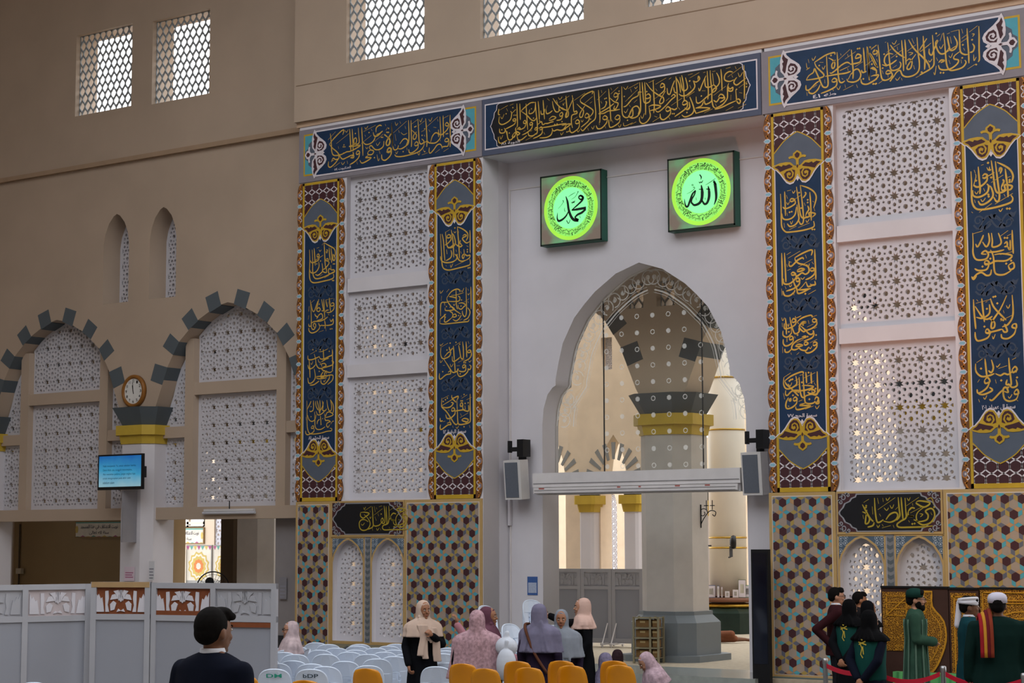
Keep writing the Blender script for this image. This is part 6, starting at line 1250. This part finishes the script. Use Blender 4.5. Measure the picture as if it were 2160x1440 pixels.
    for s in (-1, 1):
        m = MB(); m.ell((s*.029*k, -.094*k, hc+.008*k), (.013*k, .007*k, .0075*k), 10, 6); F(m, 'eye', eyeW)
        m = MB(); m.ell((s*.029*k, -.0995*k, hc+.008*k), (.0062*k, .004*k, .0062*k), 8, 6); F(m, 'iris', eyeB)
        m = MB(); m.tube([(s*.014*k, -.1*k, hc+.026*k), (s*.03*k, -.1*k, hc+.031*k), (s*.045*k, -.09*k, hc+.026*k)], .0035*k, 6); F(m, 'eyebrow', hairM)
    m = MB(); m.ell((0, -.102*k, hc-.06*k), (.021*k, .006*k, .007*k), 12, 6); F(m, 'mouth', lip)
    if glasses:
        m = MB()
        for s in (-1, 1): m.tube([(s*.031*k+.021*k*math.cos(t), -.112*k, hc+.006*k+.017*k*math.sin(t)) for t in (2*PI*q/16 for q in range(17))], .0026*k, 6); m.tube([(s*.052*k, -.11*k, hc+.01*k), (s*.08*k, .01, hc+.012*k)], .0026*k, 6)
        m.tube([(-.01*k, -.113*k, hc+.008*k), (.01*k, -.113*k, hc+.008*k)], .0026*k, 6); F(m, 'glasses', eyeB)
    if beard:
        m = MB(); m.ell((0, -.06*k, hc-.09*k), (.058*k, .05*k, .048*k)); m.ell((0, -.1*k, hc-.045*k), (.03*k, .012*k, .008*k), 10, 6)
        for s in (-1, 1): m.ell((s*.06*k, -.03*k, hc-.055*k), (.014*k, .04*k, .045*k))
        T(m, 0, hm); fused(m, 'beard', hairM, root, .008, 2)
    if male and hair:
        m = MB(); m.ell((0, .022*k, hc+.032*k), (.083*k, .098*k, .1*k)); m.ell((0, .055*k, hc-.005*k), (.07*k, .062*k, .062*k)); m.ell((0, -.05*k, hc+.098*k), (.066*k, .05*k, .03*k))
        for q in range(7): m.ell(((q-3)*.02*k, -.07*k, hc+(.085-.003*abs(q-3))*k), (.016*k, .03*k, .022*k), 8, 6)
        T(m, 0, hm); fused(m, 'hair', hairM, root, .009, 2)
    # ---- clothes
    top = top or M('black_cloth', '#15161b', .8, .08, 6); bottom = bottom or top
    b = MB(); i0 = 0; skirt = not male or robe
    def ringset(rows, folds, amp):
        return [[((rx*math.cos(t))*(1+amp*q*math.sin(folds*t+scarf_seed)), cy+ry*math.sin(t)*(1+amp*q*math.sin(folds*t+1)), z) for t in (2*PI*j/40 for j in range(40))] for q, (z, rx, ry, cy) in ((i/max(len(rows)-1, 1), r) for i, r in enumerate(rows))]
    rows = [(zs+.085*k, .055*k, .055*k, .01), (zs+.07*k, sw*.5, .075*k, .01), (zs+.045*k, sw*.85, .09*k, .012), (zs+.005*k, sw*1.15, .105*k, .012), (zs-.1*k, sw*1.12, .13*k, .01), (zs-.25*k, sw*.98, .125*k, .01), (hs+.12*k, sw*.95, .125*k, .012), (hs-.02*k, sw*1.05+.01, .145*k, .015)]
    if legs == 'stand' and skirt: rows += [(hs-.3*k, sw*1.12+.02, .16*k, .015), (.25*k, sw*1.2+.03, .18*k, .015), (.05, sw*1.25+.04, .19*k, .015)]
    elif male: rows += [(hs-.1*k, sw*1.02, .145*k, .015)]
    if legs != 'stand': rows = [r for r in rows if r[0] >= hs-.04]
    b.rings(ringset(rows, 11, .05 if skirt else .012))
    for side, sh, el, wr, hd, n, cu in AR:
        b.cap(sh, el, (.066 if male else .056)*k, .055*k); b.cap(el, el.lerp(wr, .93), .056*k, .047*k if not robe else .06*k)
    T(b, i0, tilt); i0 = len(b.v)
    if legs == 'sit':
        for hp_, kn, an in LG: b.cap(hp_, kn, .12*k, .1*k); b.cap(kn, an, .1*k, .08*k)
    if legs == 'floor': b.ell((0, -.14*k, .11), (.4*k, .34*k, .15)); b.ell((0, .02, .16), (.24*k, .2*k, .22))
    fused(b, 'robe' if skirt else 'jacket', top, root, .012, 5)
    if male and not robe:
        b = MB()
        for hp_, kn, an in LG: b.cap(hp_, kn, .098*k, .075*k); b.cap(kn, an, .075*k, .06*k)
        b.ell((0, .015, hs), (.17*k, .13*k, .1*k)); fused(b, 'trousers', bottom, root, .013, 3)
    for s, (hp_, kn, an) in zip((-1, 1), LG):
        b = MB(); b.cap(an-L((0, -.01, .025)), an+L((0, -.17*k, -.03)), .042*k, .034*k); b.build('shoe', eyeB, root, True)
    if collar:
        m = MB(); m.rings(ringset([(zs+.04*k, .085*k, .075*k, .005), (zs+.085*k, .066*k, .066*k, .008), (zs+.1*k, .062*k, .062*k, .01)], 3, .0)); T(m, 0, tilt); m.build('collar', collar, root, True)
    if kind == 'hijab':
        b = MB(); c0 = [(.014, .02, .02), (.0, .055, .06), (-.035, .08, .088), (-.085, .092, .101), (-.14, .095, .101), (-.19, .094, .1), (-.235, .1, .1), (-.28, .13, .105)]
        b.rings([[(rx*k*math.cos(t), (.024+ry*math.sin(t))*k, H+dz*k) for t in (2*PI*j/36 for j in range(36))] for dz, rx, ry in c0])
        # hem framing the face
        b.tube([(.056*k*math.cos(t), (-.074+.03*math.cos(t)**2+(.0 if math.sin(t) > 0 else .012*math.sin(t)))*k, hc+(.006+.084*math.sin(t))*k) for t in (2*PI*j/28 for j in range(29))], .0095*k, 6)
        T(b, 0, hm); i0 = len(b.v)
        sl = scarf_len
        dr = [(-.19, .08, .08, .012), (-.225, .105, .1, .01), (-.245, .15, .112, .008), (-.27, .2, .124, .008), (-.3, .238, .134, .006), (-.345, .258, .15, .004), (-.34-(sl-.34)*.5, .252+.05*(sl-.4), .168, .0), (-sl, .262+.14*(sl-.4), .18, 0), (-sl-.005, .2, .14, 0)]
        b.rings(ringset([(H+dz*k, rx*k*slim, ry*k, cy) for dz, rx, ry, cy in dr], 9, .09))
        # crossed folds at the throat and a hanging tail
        for q in range(3): b.cap((-.075*k, (-.055-.02*q)*k, H-(.2+.035*q)*k), (.085*k, (-.06-.022*q)*k, H-(.245+.035*q)*k), .016*k, .02*k, 8)
        for q in range(5): b.cap(((-.05+.025*q)*k, -.1*k, H-.28*k), ((-.07+.045*q)*k, (-.168+.004*abs(q-2))*k, H-(sl+.06-.03*abs(q-3))*k), .016*k, .022*k, 8)
        for q in range(6): b.cap(((-.05+.02*q)*k, .1*k, H-.2*k), ((-.15+.06*q)*k, .155*k, H-(sl-.02)*k), .018*k, .022*k, 8)
        T(b, i0, tilt); fused(b, 'headscarf', scarf, root, .0095, 4)
    for fn in extra: fn(root, k, H, hc, zs, sw, hm, tilt, T)
    return root
cl = lambda n, c, r=.9, nz=.1, s=8: M(n, c, r, nz, s, spec=.08)
# --- headwear and accessories
def cap_hat(mat, hgt=.085, r=.093, name='cap', dz=.0):
    def f(root, k, H, hc, zs, sw, hm, tilt, T):
        m = MB(); m.rings([[(q*k*math.cos(t), (.012+q*1.08*math.sin(t))*k, hc+(.03+dz+z)*k) for t in (2*PI*j/32 for j in range(32))] for q, z in ((r, 0), (r*1.0, hgt*.55), (r*.86, hgt*.85), (r*.5, hgt*1.05), (.01, hgt*1.1))]); T(m, 0, hm); m.build(name, mat, root, True)
    return f
def turban(mat):
    def f(root, k, H, hc, zs, sw, hm, tilt, T):
        m = MB()
        for q, (z, rr) in enumerate(((.045, .012), (.065, .014), (.088, .014))): m.tube([((.09)*k*math.cos(t), (.012+.1*math.sin(t))*k, hc+(z+.012*math.sin(t+q*2))*k) for t in (2*PI*j/30 for j in range(31))], rr*1.4*k, 8)
        m.cap((.02*k, .11*k, hc+.05*k), (.03*k, .13*k, hc-.2*k), .03*k, .04*k); T(m, 0, hm); fused(m, 'turban', mat, root, .008, 3)
    return f
def shawl(cols):
    def f(root, k, H, hc, zs, sw, hm, tilt, T):
        for i, (c, x) in enumerate(zip(cols, (-.2, -.155, -.115, -.08))):
            m = MB(); m.tube(smooth_pts([(x*k, -.1*k, zs-.3*k), (x*k, -.12*k, zs-.05*k), (x*k, -.02, zs+.075*k-.03*i*0), (x*k, .11*k, zs), (x*k, .15*k, zs-.28*k)], 4), .028*k, 8); T(m, 0, tilt); m.build('shawl_stripe', c, root, True)
    return f
def vest(mat, emblem=True):
    def f(root, k, H, hc, zs, sw, hm, tilt, T):
        hs = .52*H; b = MB(); rows = [(zs+.055*k, sw*.55, .09*k), (zs+.0*k, sw*1.16, .125*k), (zs-.1*k, sw*1.19, .147*k), (zs-.3*k, sw*1.08, .145*k), (hs+.03*k, sw*1.12, .15*k), (hs+.0, sw*1.05, .14*k)]
        b.rings([[(rx*math.cos(t), .012+ry*math.sin(t), z) for t in (2*PI*j/36 for j in range(36))] for z, rx, ry in rows]); T(b, 0, tilt); b.build('vest', mat, root, True)
        b = MB(); yb = .012+.148*k
        fn = lambda x, z: (-x*k, yb+.004+.0*x-.9*x*x, zs-.1*k+z*k)
        for pts in ([(-.05, .05), (.06, .02)], [(-.045, .02), (.05, .06)], [(-.03, .04), (0, -.02), (-.02, -.09), (.01, -.13)], [(.01, .0), (.02, -.09)], [(-.02, .08), (.02, .07)]):
            s = MB(); s.stroke(pts, .014, 0); b.add([fn(x, z) for x, y, z in s.v], s.f)
        T(b, 0, tilt); b.build('back_emblem', M('emblem_gold', '#b5a03c', .5), root)
    return f
def bag_strap(mat):
    def f(root, k, H, hc, zs, sw, hm, tilt, T):
        b = MB(); b.tube(smooth_pts([(-.14*k, .15*k, zs-.5*k), (.02*k, .17*k, zs-.25*k), (.15*k, .12*k, zs+.04*k), (.15*k, -.04*k, zs+.07*k)], 4), .018*k, 6); b.build('bag_strap', mat, root, True)
    return f
def bag(name, c, r_, mat, lab, cat):
    m = MB(); m.ell((0, 0, 0), r_, 16, 10); m.cap((0, 0, r_[2]*.7), (.01, 0, r_[2]*1.35), r_[0]*.3, .03); o = fused(m, name, mat, None, .012, 2); o.location = c; tag(o, lab, cat); return o
def tails(root, k, H, hc, zs, sw, hm, tilt, T):
    m = MB()
    for (x0, y0, z0), (x1, y1, z1), w0, w1 in (((-.07, -.14, -.3), (.0, -.19, -.74), .055, .045), ((-.03, -.16, -.3), (-.07, -.19, -.7), .05, .05), ((.1, -.13, -.34), (.17, -.15, -.78), .05, .06)):
        rs = []
        for q in range(9):
            t = q/8; c = Vector((x0+(x1-x0)*t+.012*math.sin(5*t), y0+(y1-y0)*t, H/k+z0+(z1-z0)*t))*k; w = (w0+(w1-w0)*t)*k
            rs.append([(c.x+w*math.cos(a), c.y+.022*k*math.sin(a)+.008*k*math.sin(3*a+2*t), c.z) for a in (2*PI*j/20 for j in range(20))])
        m.rings(rs)
    fused(m, 'scarf_end', cl('beige_scarf', ''), root, .0095, 3)
bk_ = cl('black_abaya', '#0c0d11'); nv = cl('navy_cloth', '#0c101d'); pk = cl('pink_sleeve', '#a0707a')
# 1 man close to the camera, seen from behind
def nape(root, k, H, hc, zs, sw, hm, tilt, T): pass
c = CAM+ray(452, 1279)*10.6; HM = 1.78
figure(0, 0, HM, PI-.62, 'man in a dark navy jacket and white collar, seen from behind at lower left', 'man', 'd', nv, cl('dark_trousers', '#1a1b20'), collar=cl('white_shirt', '#c9ccd6'), loc=(c.x, c.y), fl=c.z-HM-.012)
MB().box(c.x-.9, c.x+.9, c.y-.9, c.y+.9, ZS if c.z-HM > ZS+.05 else -.25, c.z-HM-.012).build('floor', hallf)['kind'] = 'structure'
# 2 seated woman at the left
chp = gz(613, 1311, FL+1.29)
figure(0, 0, 1.75, -1.25, 'seated woman with glasses and pale pink headscarf looking left beside the partition', 'hijab', 'l', cl('pale_grey_cloth', '#8d8f8c'), None, cl('pale_pink_scarf', '#b5a3a6', nz=.18, s=14), legs='sit', loc=(chp.x, chp.y), glasses=True, arms=[((-.2, -.1, -.26), (-.08, -.28, -.4), (.3, -1, -.2), (0, 0, 1), .3), ((.2, -.1, -.26), (.08, -.28, -.4), (-.3, -1, -.2), (0, 0, 1), .3)])
place('w', (chp.x-.05, chp.y+.02, FL), VIEW-1.25, 'white plastic chair under the seated woman with glasses', 'white plastic chairs in rows', white_chair)
# 3 standing woman in black with beige scarf
figure(893, 1266, 1.70, .28, 'standing woman in black with a long beige headscarf, one hand at her chest', 'hijab', 'm', bk_, None, cl('beige_scarf', '#b8a294', nz=.06, s=5), hy=.2, hp=.06, scarf_len=.46, extra=(tails,),
       arms=[((-.235, .03, -.28), (-.22, -.1, -.52), (.05, -.35, -1), (1, 0, 0), .9), ((.25, -.02, -.26), (.07, -.21, -.14), (-.55, -.3, .55), (-.5, .6, 0), 1.3)])
# 4 woman in pink lace seen from behind
lace = cl('pink_lace_scarf', '#a3858d', nz=.32, s=30)
figure(1007, 1286, 1.685, PI-.15, 'woman in black with a patterned pink lace headscarf, seen from behind', 'hijab', 'm', bk_, None, lace, scarf_len=.78, scarf_seed=2, slim=1.12)
# 5 woman in maroon scarf
figure(1030, 1279, 1.67, 1.35, 'woman in a maroon headscarf facing right, one pink-sleeved arm raised', 'hijab', 'm', pk, None, cl('maroon_scarf', '#5b3a47', nz=.08), scarf_len=.6,
       arms=[((-.24, .2, -.12), (-.26, .34, .1), (0, .05, 1), (0, 1, .2), .7), ((.15, -.22, -.3), (.05, -.42, -.36), (0, -1, -.3), (0, 0, -1), 1.2)])
c = gz(1068, 1372, FL+1.0); poly = cl('plastic_bag', '#b9bfca', .35, .08, 6)
bag('plastic_bag', CAM+ray(1068, 1402)*22.2, (.13, .1, .2), poly, 'white plastic bag hanging from the maroon-scarfed woman\'s hand', 'bag')
bag('plastic_bag', CAM+ray(1068, 1364)*22.3, (.15, .1, .12), poly, 'crumpled white plastic bag on the arm of the maroon-scarfed woman', 'bag')
# 6 7 8 women talking right of the stacks
figure(1139, 1273, 1.72, PI-.35, 'woman in dark purple with a lavender-grey headscarf, seen from behind', 'hijab', 'm', cl('aubergine_cloth', '#241c2e'), None, cl('lavender_scarf', '#6d6a80', nz=.12, s=10), hy=-.35, scarf_len=.56, scarf_seed=1, extra=(bag_strap(cl('brown_leather', '#5b3a2c')),))
figure(1184, 1285, 1.63, -.08, 'woman with a blue-grey headscarf facing the camera among the talking women', 'hijab', 'm', cl('aubergine_cloth', ''), None, cl('blue_grey_scarf', '#7c828c', nz=.1, s=9), scarf_len=.6, hp=.05)
figure(1228, 1261, 1.70, -1.45, 'woman in a black suit and peach headscarf stretching her arm out to the left', 'hijab', 'l', bk_, None, cl('peach_scarf', '#bfa196', nz=.07, s=6), scarf_len=.4,
       arms=[((.12, -.24, -.02), (.05, -.46, .08), (-.1, -1, .35), (0, 0, -1), .35), ((.24, .04, -.28), (.22, -.08, -.5), (0, -.3, -1), (-1, 0, 0), .6)])
# 9 10 11 women sitting on the floor
figure(1279, 1376, 1.72, 2.5, 'woman with a patterned lavender headscarf sitting on the floor behind yellow chairs', 'hijab', 'm', bk_, None, cl('lavender_print_scarf', '#77718a', nz=.25, s=24), legs='floor', scarf_len=.5)
figure(1303, 1369, 1.55, 2.9, 'person in a dark brown headscarf sitting on the floor, mostly hidden by others', 'hijab', 'm', bk_, None, cl('dark_brown_scarf', '#2f2226', nz=.2, s=20), legs='floor')
figure(1401, 1366, 1.75, -1.3, 'woman with a pale pink headscarf bending forward on the floor, hand near her mouth', 'hijab', 'l', bk_, None, cl('pale_rose_scarf', '#b29aa4', nz=.25, s=22), legs='floor', lean=.35, hp=.25,
       arms=[((-.2, -.15, -.22), (-.06, -.36, -.1), (-.1, -.5, .6), (0, .6, .4), .8), ((.2, -.15, -.25), (.08, -.34, -.3), (-.2, -1, 0), (0, 0, 1), .5)])
# 12.. group at the display
wine = cl('wine_blazer', '#301519'); grn = cl('green_vest', '#0f3d38', .7); hj = cl('black_scarf', '#08080a', .9, .06)
figure(1764, 1238, 1.81, 1.5, 'boy with glasses in a wine-red blazer, hand on hip, facing right', 'man', 'l', wine, cl('dark_trousers', ''), glasses=True, hy=.05, collar=cl('white_shirt', ''),
       arms=[((-.2, .3, -.24), (-.17, .08, -.46), (.2, -.8, -.4), (1, 0, 0), .8), ((.22, -.02, -.28), (.2, -.12, -.5), (0, -.3, -1), (-1, 0, 0), .6)])
figure(1813, 1247, 1.71, 1.75, 'dark-haired man behind the green-vested women, only his hair and brow showing', 'man', 'm', cl('dark_jacket', '#1c1a1c'), cl('dark_trousers', ''))
hb = [((-.2, .14, -.26), (-.04, .2, -.47), (.5, .3, -.5), (0, -1, 0), .8), ((.2, .14, -.26), (.04, .2, -.47), (-.5, .3, -.5), (0, -1, 0), .8)]
figure(1793, 1263, 1.70, 2.35, 'left of two women in green vests with a gold emblem and black headscarf', 'hijab', 'm', bk_, None, hj, scarf_len=.34, arms=hb, extra=(vest(grn),))
figure(1835, 1286, 1.68, 2.3, 'right of two women in green vests, hands clasped behind her back', 'hijab', 'm', nv, None, hj, scarf_len=.34, arms=hb, extra=(vest(grn),))
figure(1832, 1266, 1.64, 2.0, 'woman in a black headscarf between the green-vested women and the display', 'hijab', 'm', bk_, None, cl('black_scarf_matte', '#0c0c0f'), scarf_len=.36)
def stripes(root, k, H, hc, zs, sw, hm, tilt, T):
    for j in range(10):
        t = 2*PI*j/10; b = MB(); b.tube([((sw*1.14)*math.cos(t)*f, .012+(.137*k)*math.sin(t)*f, z) for z, f in ((zs-.04*k, .98), (zs-.1*k, 1.0), (zs-.25*k, .93), (.64*H, .94), (.52*H, 1.04), (.3*H, 1.16), (.06, 1.27))], .011*k, 6); T(b, 0, tilt); b.build('robe_stripe', M('pale_green_stripe', '#4c6657', .8), root, True)
figure(1931, 1242, 1.85, 1.35, 'bearded man with glasses in a striped green robe and dark green cap', 'man', 'l', cl('green_robe', '#2c4639', nz=.15, s=9), None, robe=True, beard=True, glasses=True, extra=(cap_hat(cl('dark_green_felt', '#16352f'), .1, .096), stripes), arms=[((-.24, .0, -.27), (-.05, -.2, -.3), (1, -.2, -.1), (0, .3, -1), .6), ((.24, .02, -.28), (.22, -.08, -.5), (0, -.3, -1), (-1, 0, 0), .5)])
figure(2044, 1256, 1.81, 1.45, 'man in a teal robe with a white turban wrapped round a green cap', 'man', 'd', cl('teal_robe', '#0e343b'), None, robe=True, hair=True, extra=(cap_hat(cl('turban_green', '#3f6f6a'), .06, .086), turban(cl('white_turban', '#c8c6ce', .8, .05))), collar=cl('white_shirt', ''))
figure(2103, 1250, 1.9, PI-.12, 'man in dark green robe and white cap seen from behind, red and yellow shawl', 'man', 'd', cl('dark_green_robe', '#0b211e'), None, robe=True, hy=-.1, slim=1.12, extra=(cap_hat(cl('white_cap', '#b9b6c6', .8, .05), .095, .094), ))
bpy.context.view_layer.update()
def shawl_on(root):
    for i, (c, x) in enumerate(zip((cl('shawl_red', '#8a1f26'), cl('shawl_gold', '#b07d2c'), cl('shawl_wine', '#5a1a22'), cl('shawl_rust', '#7a3424')), (.2, .165, .13, .095))):
        m = MB(); m.tube(smooth_pts([(x, -.18, 1.2), (x, -.19, 1.45), (x, -.02, 1.66+.02*i), (x, .155, 1.54), (x, .2, 1.2)], 4), .025, 8); m.build('shawl_stripe', c, root, True)
shawl_on([o for o in bpy.data.objects if o.get('label', '').startswith('man in dark green robe')][0])
# 20 sleeping person and the bag on the hall carpet
sp_ = gz(1500, 1356, 0); r = empty('person', (sp_.x, sp_.y, 0), VIEW+.1, 'person lying asleep on the hall carpet near the round column', 'person'); b = MB()
b.ell((-.62, .0, .13), (.1, .1, .12)); b.ell((-.3, .0, .16), (.26, .15, .15)); b.ell((.05, 0, .15), (.2, .14, .14)); b.cap((-.5, 0, .13), (-.45, 0, .14), .06, .07)
b.cap((.12, .05, .16), (.42, -.18, .2), .09, .07); b.cap((.42, -.18, .2), (.28, .12, .09), .065, .045); b.cap((.12, .0, .1), (.5, -.12, .09), .085, .065); b.cap((.5, -.12, .09), (.78, .1, .07), .06, .042)
b.cap((-.42, -.12, .15), (-.2, -.25, .08), .05, .045); b.cap((-.2, -.25, .08), (-.45, -.3, .05), .045, .03); hand(b, (-.45, -.3, .045), (-1, 0, 0), (0, 0, -1), 1, .4)
for y in (.12, .1): b.cap((.28 if y > .11 else .78, y, .07), (.4 if y > .11 else .92, y, .05), .04, .032)
fused(b, 'body', SK['d'], r, .013, 3)
b = MB(); b.ell((-.3, .0, .16), (.275, .165, .165)); b.ell((.05, 0, .155), (.22, .155, .155)); b.cap((-.42, -.12, .15), (-.24, -.23, .09), .066, .06); fused(b, 'shirt', cl('grey_shirt', '#5d636c'), r, .013, 3)
b = MB(); b.cap((.12, .05, .16), (.42, -.18, .2), .105, .085); b.cap((.12, .0, .11), (.5, -.12, .1), .1, .08); fused(b, 'shorts', cl('brown_sarong', '#7a4e3a'), r, .013, 3)
b = MB(); b.ell((-.66, .02, .17), (.09, .1, .1)); fused(b, 'hair', hairM, r, .012, 2)
q = gz(1490, 1388, 0); b = MB(); b.ell((0, 0, .06), (.3, .15, .075)); b.ell((.22, -.02, .05), (.1, .07, .05)); b.ell((-.1, .02, .1), (.15, .1, .05)); o = fused(b, 'clothes_bundle', cl('brown_bundle', '#4a2f24', nz=.2), None, .014, 3); o.location = (q.x, q.y, 0); o.rotation_euler.z = VIEW; tag(o, 'brown bundle of clothes lying on the hall carpet', 'bundle')
